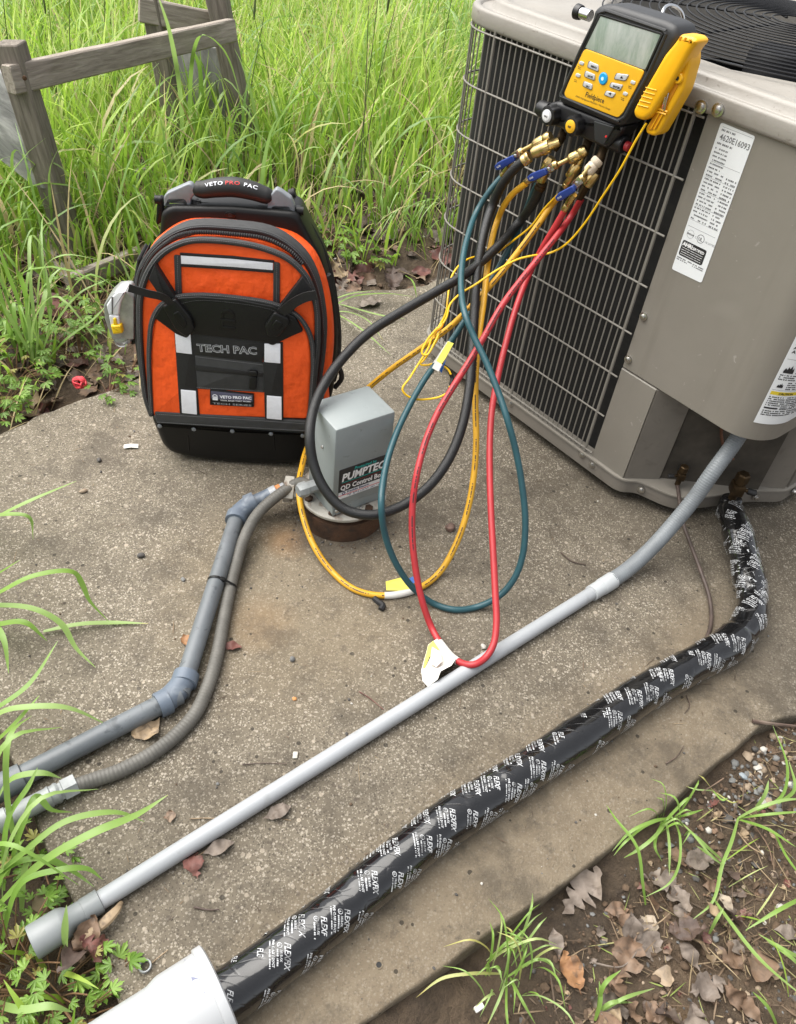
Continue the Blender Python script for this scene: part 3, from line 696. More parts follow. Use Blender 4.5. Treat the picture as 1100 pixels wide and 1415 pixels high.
# service valves in the recess
def valve(C, axis, big, name):
    e = empty(name, (0, 0, 0), '', ''); del e['label'], e['category']; e.parent = unit_o; e['o_'] = list(unit_o['o_'])
    k = .78 if big else .52; C = np.asarray(C); n = nz(UF.U - YU); s = nz(np.cross([0, 0, 1.], n))
    mb = MB(); box(mb, C, (n, s, (0, 0, 1)), (.020 * k, .017 * k, .018 * k), .003); lathe(mb, C + np.array([0, 0, .012 * k]), C + np.array([0, 0, 1.]), [(0, .014 * k), (.012 * k, .014 * k), (.013 * k, .019 * k), (.038 * k, .019 * k), (.042 * k, .015 * k)], 6 if big else 10)
    lathe(mb, C, C - np.array([0, 0, 1.]), [(0, .012 * k), (.05 * k, .012 * k)], 14); mb.build('valve_body', M_BRASS_D, e)
    mb = MB(); d = nz(s * (1 if big else -1) + n * .25); lathe(mb, C + d * .010, C + d, [(0, .006 * k), (.016 * k, .006 * k)], 10); mb.build('service_port', M_BRASS_D, e)
    mb = MB(); lathe(mb, C + d * (.010 + .016 * k), C + d, [(0, .0095 * k), (.022 * k, .0095 * k), (.024 * k, .007 * k)], 14); mb.build('port_cap', M_RUBBER, e)
VBIG = unit(.385, .150, .105); VSM = unit(.285, .080, .100)
valve(VBIG, None, True, 'service_valve'); valve(VSM, None, False, 'service_valve')
mb = MB(); tube(mb, spline([unit(.300, .132, .31), unit(.302, .126, .24), unit(.318, .137, .19), unit(.345, .160, .155)], 8), .0035, 8); mb.build('sensor_tube', M_COPPER, unit_o)
for x, y in (((.330, .155), .175), ((.27, .095), .11)): 
    n = nz(UF.U - YU); P = unit(x[0] + .006, x[1] - .006, y); mb = MB(); lathe(mb, P - n * .004, P + n, [(0, .008), (.004, .009), (.006, .006)], 14); mb.build('grommet', M_RUBBER, unit_o)
# ================================================================== TOOL BACKPACK
M_ORANGE = mat('orange_canvas', (.97, .105, .009), .62, 0, .06, 22, .12, 900)
add_sag(M_ORANGE, 16, .012, (1, 1, .7)); add_sag(M_ORANGE, 60, .0025)
M_GREYWEB = mat('grey_webbing', (.040, .041, .042), .7, 0, .15, 60, .35, 1200)
M_BLACKWEB = mat('black_webbing', (.010, .010, .011), .62, 0, .2, 80, .3, 1100)
M_BLACKPL = mat('black_plastic', (.008, .008, .008), .42, 0, .1, 40, .05, 300, spec=.3)
M_TUB = mat('black_rubber_tub', (.006, .006, .006), .38, 0, .1, 20, .03, 200, spec=.3)
M_REFL = mat('reflective_tape', (.86, .87, .93), .42, 0, .05, 90, .1, 1400)
M_ZINC = mat('cast_zinc', (.23, .245, .265), .45, .25, .12, 40)
M_CHROME = mat('bright_steel', (.70, .71, .72), .18, 1.0)
M_RED_INK = mat('red_print', (.62, .03, .03), .45)
M_GREY_PRINT = mat('grey_print', (.42, .43, .45), .5)
M_BLUE_TAG = mat('tag_violet', (.085, .085, .14), .5)

_b = at_z(325, 641, 0.0)
BAGU = nz((.9938, .085, 0)); PB = Plane((_b[0], _b[1], 0), BAGU, (0, 0, 1))
bag = empty('tool_backpack', PB.pt(0, 0, -.1), 'orange and black tool backpack with reflective patches standing on the slab', 'backpack')
bz = lambda L: conv((130, 220), 3.143, L)
def bp_(L, off): return np.array([PB.uv(x, y, off) for x, y in bz(L)])
def bpt(x, y, off): return PB.at(130 + x / 3.143, 220 + y / 3.143, off)
def bpoly(name, L, d0, d1, m, bev=.002, par=None, rad=.004, sm=False, seg=3, bback=0.0):
    p = bp_(L, d1); p = smooth_closed(p, 4) if sm else round_poly(p, rad)
    mb = MB(); extr(mb, PB, p, d0, d1, bev, seg, bback=bback); return mb.build(name, m, par or bag)
def btube(name, L, off, r, m, flat=1.0, n=8, par=None):
    mb = MB(); P, _ = resample(spline([bpt(x, y, off) for x, y in L], 6), .008); tube(mb, P, r, n, flat=flat); return mb.build(name, m, par or bag)
# black moulded tub at the bottom
tub = [(236, 1120), (600, 1150), (938, 1165), (930, 1250), (905, 1325), (850, 1336), (600, 1328), (420, 1308), (330, 1286), (290, 1250)]
p = round_poly(bp_(tub, .004), .02, 5); mb = MB(); extr(mb, PB, p, -.20, .004, .022, 5, bback=.02); mb.build('rubber_base', M_TUB, bag)
# back board carrying the handle, main compartment, zipped band, front pocket
bpoly('back_board', [(282, 330), (290, 232), (330, 206), (600, 208), (860, 232), (890, 250), (915, 300), (985, 430), (1035, 600), (1056, 800), (1040, 1000), (1005, 1130), (280, 1130), (196, 800), (190, 560), (225, 430)], -.20, -.105, M_BLACKPL, .010, rad=.012, bback=.01)
main = [(262, 1120), (205, 980), (184, 800), (176, 640), (190, 500), (232, 398), (292, 318), (362, 277), (440, 264), (600, 272), (760, 300), (872, 352), (952, 445), (1000, 560), (1028, 690), (1036, 850), (1014, 1010), (975, 1130), (600, 1140)]
main = [(x, y + (34 if y < 330 else 16 if y < 420 else 0)) for x, y in main]
bpoly('main_compartment', main, -.125, -.058, M_ORANGE, .018, sm=True, bback=.01, seg=5)
zipc = [(255, 1120), (205, 950), (182, 760), (180, 560), (200, 470), (246, 392), (330, 322), (430, 286), (600, 290), (760, 314), (872, 378), (948, 470), (992, 600), (1010, 760), (990, 940), (960, 1130), (600, 1140)]
bpoly('zipped_band', zipc, -.065, -.035, M_GREYWEB, .014, sm=True, seg=5)
pock = [(262, 1118), (232, 1060), (212, 900), (202, 740), (206, 590), (232, 500), (285, 424), (345, 382), (430, 357), (600, 364), (740, 392), (848, 442), (922, 522), (960, 640), (964, 780), (950, 950), (936, 1120), (600, 1130)]
bpoly('front_pocket', pock, -.04, .0, M_ORANGE, .010, sm=True, seg=4)
btube('zip_piping', [(212, 960), (186, 760), (186, 560), (204, 474), (250, 398), (330, 330), (430, 294), (600, 298), (760, 322), (866, 386), (940, 476), (984, 604), (1000, 760), (982, 940), (955, 1110)], -.036, .0052, M_GREYWEB)
btube('zip_piping', [(250, 1110), (226, 1040), (208, 900), (198, 740), (202, 590), (230, 498), (283, 420), (345, 377), (430, 351), (600, 358), (742, 387), (852, 437), (928, 520), (966, 640), (970, 780), (956, 950), (940, 1120)], .0, .0062, M_GREYWEB)
def stitches(L, off, m, name='stitching', step=.0042, r=.00055):
    P, q = resample(spline([bpt(x, y, off) for x, y in L], 6), step); mb = MB()
    for i in range(0, len(P) - 1): tube(mb, [P[i], P[i] + (P[i + 1] - P[i]) * .62], r, 4)
    return kind(mb.build(name, m, bag), 'stuff')
M_THREAD = mat('grey_thread', (.16, .16, .165), .7)
stitches([(250, 1110), (226, 1040), (208, 900), (198, 740), (202, 590), (230, 498), (283, 420), (345, 377), (430, 351), (600, 358), (742, 387), (852, 437), (928, 520), (966, 640), (970, 780), (956, 950), (940, 1120)], .0063, M_THREAD)
stitches([(204, 474), (250, 398), (330, 330), (430, 294), (600, 298), (760, 322), (866, 386), (940, 476), (984, 604), (1000, 760)], -.0308, M_THREAD)
stitches([(250, 1100), (240, 950), (240, 800), (254, 695), (292, 632), (355, 598), (450, 588), (620, 600), (795, 632), (890, 684), (940, 768), (952, 880), (946, 1000), (934, 1140)], .0151, M_THREAD)
stitches([(368, 628), (450, 612), (620, 624), (780, 656), (862, 700)], .0178, M_GREYWEB); stitches([(272, 1106), (600, 1126), (924, 1148)], .0148, M_THREAD); stitches([(275, 1140), (600, 1160), (920, 1178)], .0148, M_THREAD)
stitches([(362, 420), (366, 584)], .0033, M_THREAD); stitches([(794, 452), (792, 628)], .0033, M_THREAD); stitches([(440, 856), (736, 892)], .0143, M_THREAD); stitches([(446, 990), (736, 1006)], .0143, M_THREAD)
# zip with its teeth between the pipings
P, L_ = resample(spline([bpt(x, y, -.022) for x, y in [(300, 372), (360, 334), (440, 316), (600, 324), (750, 346), (850, 398), (905, 455)]], 8), .0022)
mb = MB(); tube(mb, P, .0042 + .0008 * ((np.arange(len(P)) % 2) * 2 - 1), 8); mb.build('zip', M_BLACKWEB, bag)
btube('zip_tape', [(215, 900), (195, 740), (196, 580), (216, 490), (262, 408), (340, 348), (430, 318)], -.022, .0042, M_BLACKWEB)
btube('side_webbing', [(1008, 500), (1030, 640), (1040, 800), (1024, 960), (1000, 1060)], -.12, .010, M_BLACKWEB)
btube('side_webbing', [(905, 262), (960, 350), (1010, 480), (1040, 640), (1052, 780), (1044, 900)], -.165, .012, M_BLACKWEB)
btube('side_strap', [(1018, 500), (1040, 620), (1050, 700), (1042, 780), (1062, 860), (1040, 960)], -.13, .006, M_BLACKWEB)
btube('side_strap', [(1020, 880), (1060, 900), (1075, 950), (1045, 990)], -.13, .006, M_BLACKWEB)
mb = MB(); p = bp_([(985, 690), (1012, 690), (1022, 880), (1000, 900)], -.10); 
# flap with its reflective bar
bpoly('flap_strip', [(346, 415), (376, 418), (381, 588), (353, 590)], .0, .003, M_GREYWEB, .001)
bpoly('flap_strip', [(779, 446), (807, 450), (806, 632), (777, 628)], .0, .003, M_GREYWEB, .001)
bpoly('flap_edge', [(372, 406), (600, 420), (782, 440), (782, 450), (600, 432), (372, 417)], .0, .0026, M_BLACKWEB, .001, rad=.001)
bpoly('flap_edge', [(374, 452), (600, 466), (778, 480), (778, 494), (600, 480), (374, 466)], .0, .0026, M_BLACKWEB, .001, rad=.001)
bpoly('reflective_patch', [(376, 416), (600, 431), (777, 449), (776, 482), (600, 467), (377, 454)], .0, .0022, M_REFL, .0008, rad=.001)
# second pocket lying on the front
low = [(252, 1110), (247, 950), (247, 800), (262, 700), (300, 642), (360, 604), (450, 596), (620, 608), (790, 640), (882, 690), (932, 770), (944, 880), (938, 1000), (930, 1130), (600, 1120)]
bpoly('outer_pocket', low, .0, .012, M_ORANGE, .007, rad=.01)
btube('pocket_piping', [(250, 1100), (240, 950), (240, 800), (254, 695), (292, 632), (355, 598), (450, 588), (620, 600), (795, 632), (890, 684), (940, 768), (952, 880), (946, 1000), (934, 1140)], .010, .0050, M_GREYWEB)
bpoly('hem_band', [(262, 1096), (600, 1116), (930, 1138), (926, 1186), (600, 1168), (270, 1146)], -.01, .0145, M_GREYWEB, .003)
for s, sg in ((((348, 745), (430, 762), (458, 1112), (372, 1104)), 0), (((732, 790), (820, 795), (822, 1134), (742, 1128)), 0)): bpoly('vertical_strap', list(s), .010, .0145, M_BLACKWEB, .001, rad=.001)
for s in (((350, 742), (418, 758), (425, 846), (357, 838)), ((740, 800), (809, 800), (809, 886), (740, 880)), ((376, 1000), (442, 1006), (447, 1108), (382, 1101)), ((750, 1026), (814, 1031), (815, 1131), (750, 1125))): bpoly('reflective_patch', list(s), .012, .0155, M_REFL, .0006, rad=.001)
bpoly('name_panel', [(424, 755), (736, 790), (732, 884), (434, 848)], .011, .0150, M_BLACKWEB, .001, rad=.001)
bpoly('zip_panel', [(436, 846), (738, 882), (738, 1012), (446, 996)], .010, .0140, M_GREYWEB, .001, rad=.001)
bpoly('zip_slot', [(438, 892), (734, 926), (734, 946), (440, 918)], .012, .0150, M_BLACKWEB, .001, rad=.001)
z = bpoly('zip_pull', [(672, 920), (708, 922), (712, 944), (674, 942)], .013, .021, M_BLACKPL, .002)
bpoly('zip_tab', [(676, 944), (706, 944), (704, 1002), (672, 1000)], .013, .019, M_BLACKPL, .002)
cp_ = [(356, 602), (450, 596), (620, 608), (780, 638), (872, 686), (908, 748), (852, 772), (775, 810), (738, 794), (420, 758), (402, 778), (356, 760), (262, 690), (292, 636)]
bpoly('closure_panel', cp_, .010, .0175, M_BLACKPL, .003, rad=.004)
for s in (((236, 520), (262, 458), (352, 600), (318, 640)), ((905, 512), (948, 566), (838, 688), (796, 652))): bpoly('compression_strap', list(s), .0, .016, M_BLACKWEB, .001, rad=.001)
def loosend(L, w, offs):
    P = spline([bpt(x, y, o) for (x, y), o in zip(L, offs)], 6); T, A, B = frames(P); mb = MB(); V = []
    up = np.array([0, 0, 1.])
    for q, t in zip(P, T): 
        s = nz(np.cross(PB.N, t)); V += [q - s * w, q + s * w, q + s * w - PB.N * .0018, q - s * w - PB.N * .0018]
    n = len(P); f = [(i * 4 + j, (i + 1) * 4 + j, (i + 1) * 4 + (j + 1) % 4, i * 4 + (j + 1) % 4) for i in range(n - 1) for j in range(4)] + [(3, 2, 1, 0), tuple((n - 1) * 4 + j for j in range(4))]
    mb.add(V, f); return mb.build('strap_end', M_BLACKWEB, bag)
loosend([(345, 640), (300, 600), (230, 582), (150, 558)], .0080, [.024, .036, .045, .05])
loosend([(812, 668), (870, 622), (920, 598), (965, 590)], .0095, [.024, .036, .04, .042])
for s in (((296, 640), (352, 606), (420, 690), (436, 742), (404, 776), (352, 742)), ((782, 664), (842, 690), (852, 716), (800, 772), (752, 770), (740, 726))):
    bk = bpoly('buckle', list(s), .015, .027, M_BLACKPL, .004, rad=.005)
    c = np.array(s, float).mean(0)
    bpoly('buckle_slot', [tuple(c + (np.array(q, float) - c) * .45) for q in s], .024, .029, M_TUB, .002, par=bk)
# embossed padlock emblem, printed names
mb = MB()
def emb(L, off, th): p = round_poly(bp_(L, off), .002); extr(mb, PB, p, off - .002, off + th, .0008, 2)
emb([(552, 662), (566, 652), (584, 650), (603, 658), (610, 672), (612, 690), (600, 690), (597, 674), (583, 664), (567, 667), (562, 680), (562, 690), (550, 688)], .0175, .0014)
emb([(548, 690), (615, 698), (614, 712), (562, 706), (562, 722), (614, 728), (614, 742), (546, 734)], .0175, .0014)
mb.build('padlock_emblem', M_TUB, bag)
def bline(L, off):
    a, b = PB.uv(130 + L[0][0] / 3.143, 220 + L[0][1] / 3.143, off), PB.uv(130 + L[1][0] / 3.143, 220 + L[1][1] / 3.143, off)
    ang = math.atan2(b[1] - a[1], b[0] - a[0]); return a, ang, math.dist(a, b)
def btext(body, L, off, size, m, name, bold=0.0, outline=False, mbx=None, fit=True):
    a, ang, ln = bline(L, off); mb = mbx or MB(); V, f = text_geo(body, size, bold); wd = V[:, 0].max() - V[:, 0].min(); sx = ln / wd if fit else 1
    text(mb, lambda u, v: PB.pt(u, v, off), body, a[0] - V[:, 0].min() * sx, a[1], size, ang, bold, sx=sx); 
    return mb if mbx else mb.build(name, m, bag)
btext('TECH PAC', [(448, 832), (708, 846)], .0154, .0235, M_GREY_PRINT, 'print', .0011)
btext('TECH PAC', [(450, 831), (706, 845)], .0157, .0230, M_BLACKWEB, 'print', -.0003)
tg = bpoly('name_tag', [(503, 1000), (694, 1020), (694, 1076), (503, 1066)], .012, .0160, M_BLACKPL, .0008, rad=.002)
bpoly('tag_face', [(508, 1006), (688, 1024), (688, 1052), (508, 1038)], .015, .0165, M_BLUE_TAG, .0003, rad=.001, par=tg)
mb = MB(); 
btext('VETO PRO PAC', [(546, 1036), (684, 1042)], .0169, .0096, None, '', .0004, mbx=mb); btext('TOOL BAGS THAT WORK', [(548, 1048), (682, 1054)], .0169, .0044, None, '', .0001, mbx=mb)
f_ = lambda u, v: PB.pt(u, v, .0169)
a, ang, _ = bline([(512, 1044), (544, 1046)], .0169); w_ = _
mb.add([f_(a[0] + q * w_, a[1] + r_ * w_) for q, r_ in ((.1, 0), (.8, 0), (.8, .62), (.1, .62))], [(0, 1, 2, 3)]); ringf(mb, f_, a[0] + .45 * w_, a[1] + .62 * w_, w_ * .24, w_ * .36, 16)
mb.build('print', M_REFL, tg)
btext('TECH SERIES', [(516, 1062), (684, 1072)], .0166, .0062, M_GREY_PRINT, 'print')
for x, y in ((285, 1158), (433, 1172), (600, 1180), (768, 1192), (906, 1200)):
    P = bpt(x, y, .0048); mb = MB(); lathe(mb, P - PB.N * .002, P + PB.N, [(0, .0050), (.0025, .0050), (.0038, .003)], 12); mb.build('rivet', M_TARN if 'M_TARN' in globals() else M_ZINC, bag)
for x in (408, 780):
    a_, b_ = bpt(x, 1200, .004), bpt(x + 5, 1262, .004); mb = MB(); tube(mb, [a_, b_], .0016, 6); mb.build('mould_seam', M_TUB, bag)
# carrying handle on its hinge
HO = -.128
hb = lambda L: conv((200, 225), 4.4, L)
def hp_(L, off): return [PB.uv(x, y, off) for x, y in hb(L)]
def hpt(x, y, off): return PB.at(200 + x / 4.4, 225 + y / 4.4, off)
grip = spline([hpt(x, y, HO) for x, y in [(300, 142), (345, 160), (430, 150), (540, 145), (650, 166), (740, 196), (775, 200)]], 8)
G, L_ = resample(grip, .004); q = L_ / L_[-1]
mb = MB(); tube(mb, G, .0150 + .0035 * np.sin(q * math.pi) - .004 * np.exp(-(q / .03) ** 2) - .004 * np.exp(-((1 - q) / .03) ** 2), 18); gp = mb.build('handle_grip', M_RUBBER, bag)
# lettering wrapped on the grip
T, A, B = frames(G)
def gfn(u, v, r=.0193):
    i = np.clip(u / L_[-1], 0, 1) * (len(G) - 1); k = int(min(i, len(G) - 2)); t = i - k
    C = G[k] * (1 - t) + G[k + 1] * t; d = nz(G[k + 1] - G[k]); nn = nz(CP - C); nn = nz(nn - (nn @ d) * d); ss = np.cross(nn, d); ph = v / r
    return C + r * (math.cos(ph) * nn + math.sin(ph) * ss)
mb = MB(); s0 = L_[-1] * .20
for word, u, m in (('VETO', .185, 0), ('PRO', .43, 1), ('PAC', .64, 0)): text(mb, gfn, word, L_[-1] * u, .0046, .0100, 0, .0001, mat=m, sx=1.25, space=1.1)
mb.build('print', [M_REFL, M_RED_INK], gp)
for L in ([(115, 205), (135, 180), (265, 122), (285, 128), (318, 172), (305, 190), (282, 215), (280, 275), (250, 275), (245, 225), (150, 222), (140, 262), (118, 262)],
          [(728, 212), (765, 190), (800, 155), (828, 168), (890, 212), (912, 262), (912, 328), (880, 328), (876, 270), (780, 268), (778, 322), (748, 318), (745, 240)]):
    mb = MB(); extr(mb, PB, round_poly(hp_(L, HO + .008), .003), HO - .008, HO + .010, .003, 3, bback=.003); mb.build('handle_bracket', M_ZINC, bag)
for L in ([(150, 222), (180, 196), (262, 146), (282, 150), (300, 176), (270, 212), (250, 224)], [(742, 214), (776, 192), (802, 180), (880, 222), (888, 266), (780, 268), (770, 240)]):
    mb = MB(); extr(mb, PB, round_poly(hp_(L, HO + .002), .003), HO - .006, HO + .003, .001, 2); mb.build('bracket_web', M_ZINC, bag)
def rod(a, b, r, name, m, off=HO):
    mb = MB(); P, Q = hpt(*a, off), hpt(*b, off); lathe(mb, P, Q, [(0, r * .9), (.001, r), (np.linalg.norm(Q - P) - .001, r), (np.linalg.norm(Q - P), r * .9)], 14); return mb.build(name, m, bag)
rod((300, 240), (740, 268), .0026, 'hinge_rod', M_BLACKPL); rod((152, 236), (246, 240), .0062, 'hinge_sleeve', M_CHROME, HO + .004); rod((782, 286), (878, 290), .0062, 'hinge_sleeve', M_CHROME, HO + .004)
for L in ([(80, 205), (112, 205), (122, 345), (78, 370), (70, 350)], [(286, 222), (322, 222), (330, 320), (275, 322)], [(704, 256), (738, 256), (760, 350), (706, 345)], [(914, 266), (950, 268), (962, 380), (925, 430), (905, 400)]):
    mb = MB(); extr(mb, PB, round_poly(hp_(L, HO), .004), HO - .012, HO + .006, .003, 3, bback=.003); mb.build('hinge_post', M_BLACKPL, bag)
for a in ((82, 222), (322, 250), (708, 278), (948, 290)):
    P = hpt(*a, HO); mb = MB(); lathe(mb, P - BAGU * .006, P + BAGU, [(0, .008), (.012, .008)], 14); mb.build('hinge_knuckle', M_BLACKPL, bag)
P = hpt(520, 312, -.106); mb = MB(); fP = Plane(P, BAGU, (0, 0, 1))
extr(mb, fP, [(.0105 * math.cos(q), .0062 * math.sin(q)) for q in np.linspace(0, 2 * np.pi, 20, endpoint=False)], -.01, .003, .001, 2); em = mb.build('badge', M_TUB, bag)
mb = MB(); ringf(mb, lambda u, v: fP.pt(u, v, .0036), 0, .0010, .0022, .0030, 14); rect(mb, lambda u, v: fP.pt(u, v, .0036), -.0045, -.0028, .0045, -.0018); mb.build('print', M_GREYWEB, em)
mb = MB(); P = hpt(880, 190, -.19); Q = hpt(915, 180, -.19); P2, _ = resample(np.array([P + (Q - P) * t for t in np.linspace(0, 1, 3)]), .003); tube(mb, P2, .009 + .001 * (np.arange(len(P2)) % 2), 12); mb.build('strap_roll', M_BLACKWEB, bag)
for L in (((186, 430), (200, 440), (186, 560), (168, 540)), ((200, 440), (214, 420), (196, 520), (186, 520))): bpoly('side_strap', list(L), -.14, -.07, M_BLACKWEB, .004)

# ---- tape measure clipped to the left side of the bag
tz = lambda L: conv((130, 380), 10.107, L)
PT = Plane(PB.pt(0, 0, 0), nz(BAGU * .95 - PB.N * 0.0 + np.array([0, -.30, 0])), (0, 0, 1))
TOFF = -.03
tm = empty('tape_measure', PB.at(163, 440, -.05), 'silver tape measure with yellow lock button clipped to the left side of the backpack', 'tape measure')
def tpoly(name, L, d0, d1, m, bev=.002, rad=.003, par=None):
    mb = MB(); p = round_poly([PB.uv(x, y, d1) for x, y in tz(L)], rad); extr(mb, PB, p, d0, d1, bev, 3, bback=bev); return mb.build(name, m, par or tm)
M_TAPEC = mat('tape_chrome', (.36, .365, .36), .35, .45, .3, 40)
M_TAPEW = mat('tape_pale', (.72, .73, .76), .35, 0, .08, 30)
M_TAPEY = mat('tape_yellow', (.80, .52, .01), .4)
tpoly('case', [(130, 425), (190, 330), (290, 235), (460, 225), (560, 330), (560, 900), (480, 900), (250, 890), (200, 760), (150, 620)], -.075, -.028, M_TAPEC, .0025, .004)
tpoly('case_band', [(170, 425), (250, 300), (330, 232), (440, 228), (370, 395), (345, 560), (205, 560)], -.06, -.024, M_TAPEW, .003)
tpoly('slide_base', [(205, 560), (345, 570), (362, 705), (232, 705)], -.05, -.023, M_TAPEW, .002)
tpoly('lock_button', [(225, 705), (372, 700), (400, 815), (262, 832)], -.045, -.016, M_TAPEY, .004)
tpoly('lock_slider', [(262, 605), (305, 605), (320, 705), (272, 705)], -.04, -.019, M_TAPEY, .001)
for L in ([(240, 310), (262, 300), (262, 545), (245, 545)],): tpoly('case_groove', L, -.04, -.0230, M_INKG, .0005, .001)
tpoly('mouth', [(245, 870), (510, 870), (520, 950), (470, 990), (300, 980)], -.07, -.030, M_TAPEC, .004)
mb = MB(); tube(mb, spline([PB.at(*tz([q])[0], -.026) for q in [(300, 950), (350, 985), (420, 990), (470, 955)]], 6), .0022, 8); mb.build('tape_hook', M_CHROME, tm)
tpoly('belt_clip', [(420, 560), (600, 420), (612, 960), (520, 980), (450, 720)], -.10, -.045, M_BLACKPL, .004)
mb = MB()
for L in ([(400, 480), (450, 420), (520, 560), (560, 520)], [(470, 400), (500, 470), (470, 560), (540, 600)], [(540, 420), (520, 500), (575, 560)]): tube(mb, spline([PB.at(*tz([q])[0], -.04) for q in L], 6), .0022, 6)
mb.build('wire_clip', M_CHROME, tm)
# ================================================================== DIGITAL MANIFOLD hanging on the unit
M_MBODY = mat('manifold_rubber', (.022, .023, .025), .48, 0, .12, 40, .04, 400)
M_MBLACK = mat('manifold_black', (.010, .010, .011), .4, 0, .1, 40, .03, 300)
M_MYEL = mat('manifold_yellow', (.80, .44, .018), .42, 0, .04, 50)
M_CLAMPY = mat('clamp_yellow', (.82, .42, .008), .34, 0, .05, 40)
M_BTN = mat('button_grey', (.50, .51, .52), .5)
M_BLUE = mat('button_blue', (.01, .32, .66), .4)
M_LBLUE = mat('pale_blue', (.55, .8, .92), .4)
def lcd():  # green and pale streaks in the colour paint reflections on the screen
    m = mat('lcd_glass', (.40, .45, .42), .16, 0, .10, 14, coat=.4); N, L = nodes(m); b = N['Principled BSDF']
    tc = N.new('ShaderNodeTexCoord'); n = N.new('ShaderNodeTexNoise'); n.inputs['Scale'].default_value = 9; n.inputs['Detail'].default_value = 9; n.inputs['Roughness'].default_value = .7; n.inputs['Distortion'].default_value = .8
    mp = N.new('ShaderNodeMapping'); mp.inputs['Scale'].default_value = (2.2, 2.2, .7); L.new(tc.outputs['Object'], mp.inputs[0]); L.new(mp.outputs[0], n.inputs['Vector'])
    r = N.new('ShaderNodeValToRGB'); r.color_ramp.elements[0].position = .36; r.color_ramp.elements[1].position = .66
    r.color_ramp.elements[0].color = (.20, .27, .215, 1); r.color_ramp.elements[1].color = (.44, .47, .44, 1); L.new(n.outputs['Fac'], r.inputs[0]); L.new(r.outputs[0], b.inputs['Base Color']); return m
M_LCD = lcd()
M_TEAL = mat('teal_hose', (.016, .066, .080), .42, 0, .10, 25, .05, 500)
M_RED = mat('red_hose', (.36, .022, .027), .45, 0, .12, 14, .05, 500)
M_YHOSE = mat('yellow_hose', (.62, .33, .018), .48, 0, .16, 12, .06, 400)
M_BHOSE = mat('black_hose', (.0075, .008, .0085), .42, 0, .2, 30, .35, 700)
M_CABLE = mat('yellow_cable', (.83, .50, .010), .4)
M_LEVER = mat('blue_lever', (.018, .045, .22), .38)
M_VALVE = mat('nickel_valve', (.66, .66, .67), .26, 1.0, .08, 60)
M_CREAM = mat('cream_collar', (.62, .52, .40), .45, 0, .08, 60)
M_TAG = mat('tag_white', (.60, .59, .55), .4, 0, .06, 60)
M_TAGY = mat('tag_yellow', (.74, .66, .10), .42, 0, .08, 50)
M_TAGB = mat('tag_blue', (.02, .11, .38), .42)
M_TAGP = mat('tag_pink', (.78, .62, .56), .45)

mf = empty('digital_manifold', UF.at(815, 120, .03), 'black and yellow digital gauge with grey screen hanging on the front of the unit', 'gauge')
mzc = lambda L: conv((735, 0), 4.583, L)
def mp_(L, off): return np.array([UF.uv(x, y, off) for x, y in mzc(L)])
def mpt(x, y, off): return UF.at(735 + x / 4.583, y / 4.583, off)
def mpoly(name, L, d0, d1, m, bev=.003, par=None, rad=.005, seg=3, bback=0.0, pl=UF):
    p = round_poly(mp_(L, d1), rad, 5); mb = MB(); extr(mb, UF, p, d0, d1, bev, seg, bback=bback); return mb.build(name, m, par or mf)
mpoly('housing', [(372, 120), (385, 60), (430, 28), (500, 24), (850, 132), (905, 165), (920, 235), (880, 330), (565, 795), (530, 800), (165, 650), (152, 600)], .020, .078, M_MBODY, .012, rad=.016, seg=5, bback=.006)
# bumper ridge round the face
P = smooth_closed(round_poly(mp_([(425, 78), (470, 66), (835, 190), (850, 215), (745, 450), (585, 742), (545, 762), (195, 612), (190, 590), (300, 330)], .078), .006, 4), 2)
mb = MB(); Q = [UF.pt(u, v, .0775) for u, v in P]; tube(mb, np.array(Q + Q[:2]), .0032, 8, caps=False); mb.build('face_rim', M_MBODY, mf)
face = mpoly('face_plate', [(333, 304), (715, 446), (575, 712), (545, 742), (520, 735), (215, 615), (203, 590), (240, 500)], .070, .0800, M_MYEL, .001, rad=.007)
scr = mpoly('screen', [(432, 92), (818, 213), (717, 443), (333, 302)], .070, .0796, M_LCD, .001, rad=.004)
mpoly('screen_edge', [(425, 84), (822, 205), (826, 222), (432, 100)], .076, .0802, M_MBLACK, .0006, rad=.002); mpoly('screen_edge', [(425, 84), (436, 96), (334, 306), (324, 302)], .076, .0802, M_MBLACK, .0006, rad=.002); mpoly('screen_edge', [(818, 208), (830, 214), (724, 448), (714, 444)], .076, .0802, M_MBLACK, .0006, rad=.002)
def quad(c, w, h, a, skew=0):
    c = np.array(c, float); e1 = np.array([math.cos(a), math.sin(a)]); e2 = np.array([-math.sin(a), math.cos(a)]); 
    return [tuple(c + sx * w * e1 + sy * h * e2 + skew * sy * e1) for sx, sy in ((-1, -1), (1, -1), (1, 1), (-1, 1))]
A_ = math.radians(21)
for L in ([(362, 385), (420, 410), (418, 452), (352, 424)], [(340, 447), (398, 470), (394, 508), (332, 482)], [(330, 512), (382, 532), (376, 568), (322, 543)], [(537, 462), (612, 472), (590, 510), (522, 498)], [(503, 520), (575, 536), (555, 572), (492, 548)], [(472, 572), (530, 588), (508, 618), (458, 600)]):
    c = np.array(L).mean(0); bt = mpoly('button', [tuple(c + (np.array(q) - c) * 1.12) for q in L], .078, .0806, M_INKG, .0004, rad=.003); mpoly('button', L, .079, .0822, M_BTN, .001, rad=.003)
for c in ((313, 398), (290, 475), (638, 520), (590, 592)): mpoly('button', quad(c, 15, 11, A_), .079, .0816, M_BTN, .0008, rad=.003)
P = mpt(455, 495, .079); mb = MB(); lathe(mb, P - UF.N * .004, P + UF.N, [(0, .0110), (.0045, .0110), (.0055, .0095)], 28); mb.build('button', M_INKG, mf)
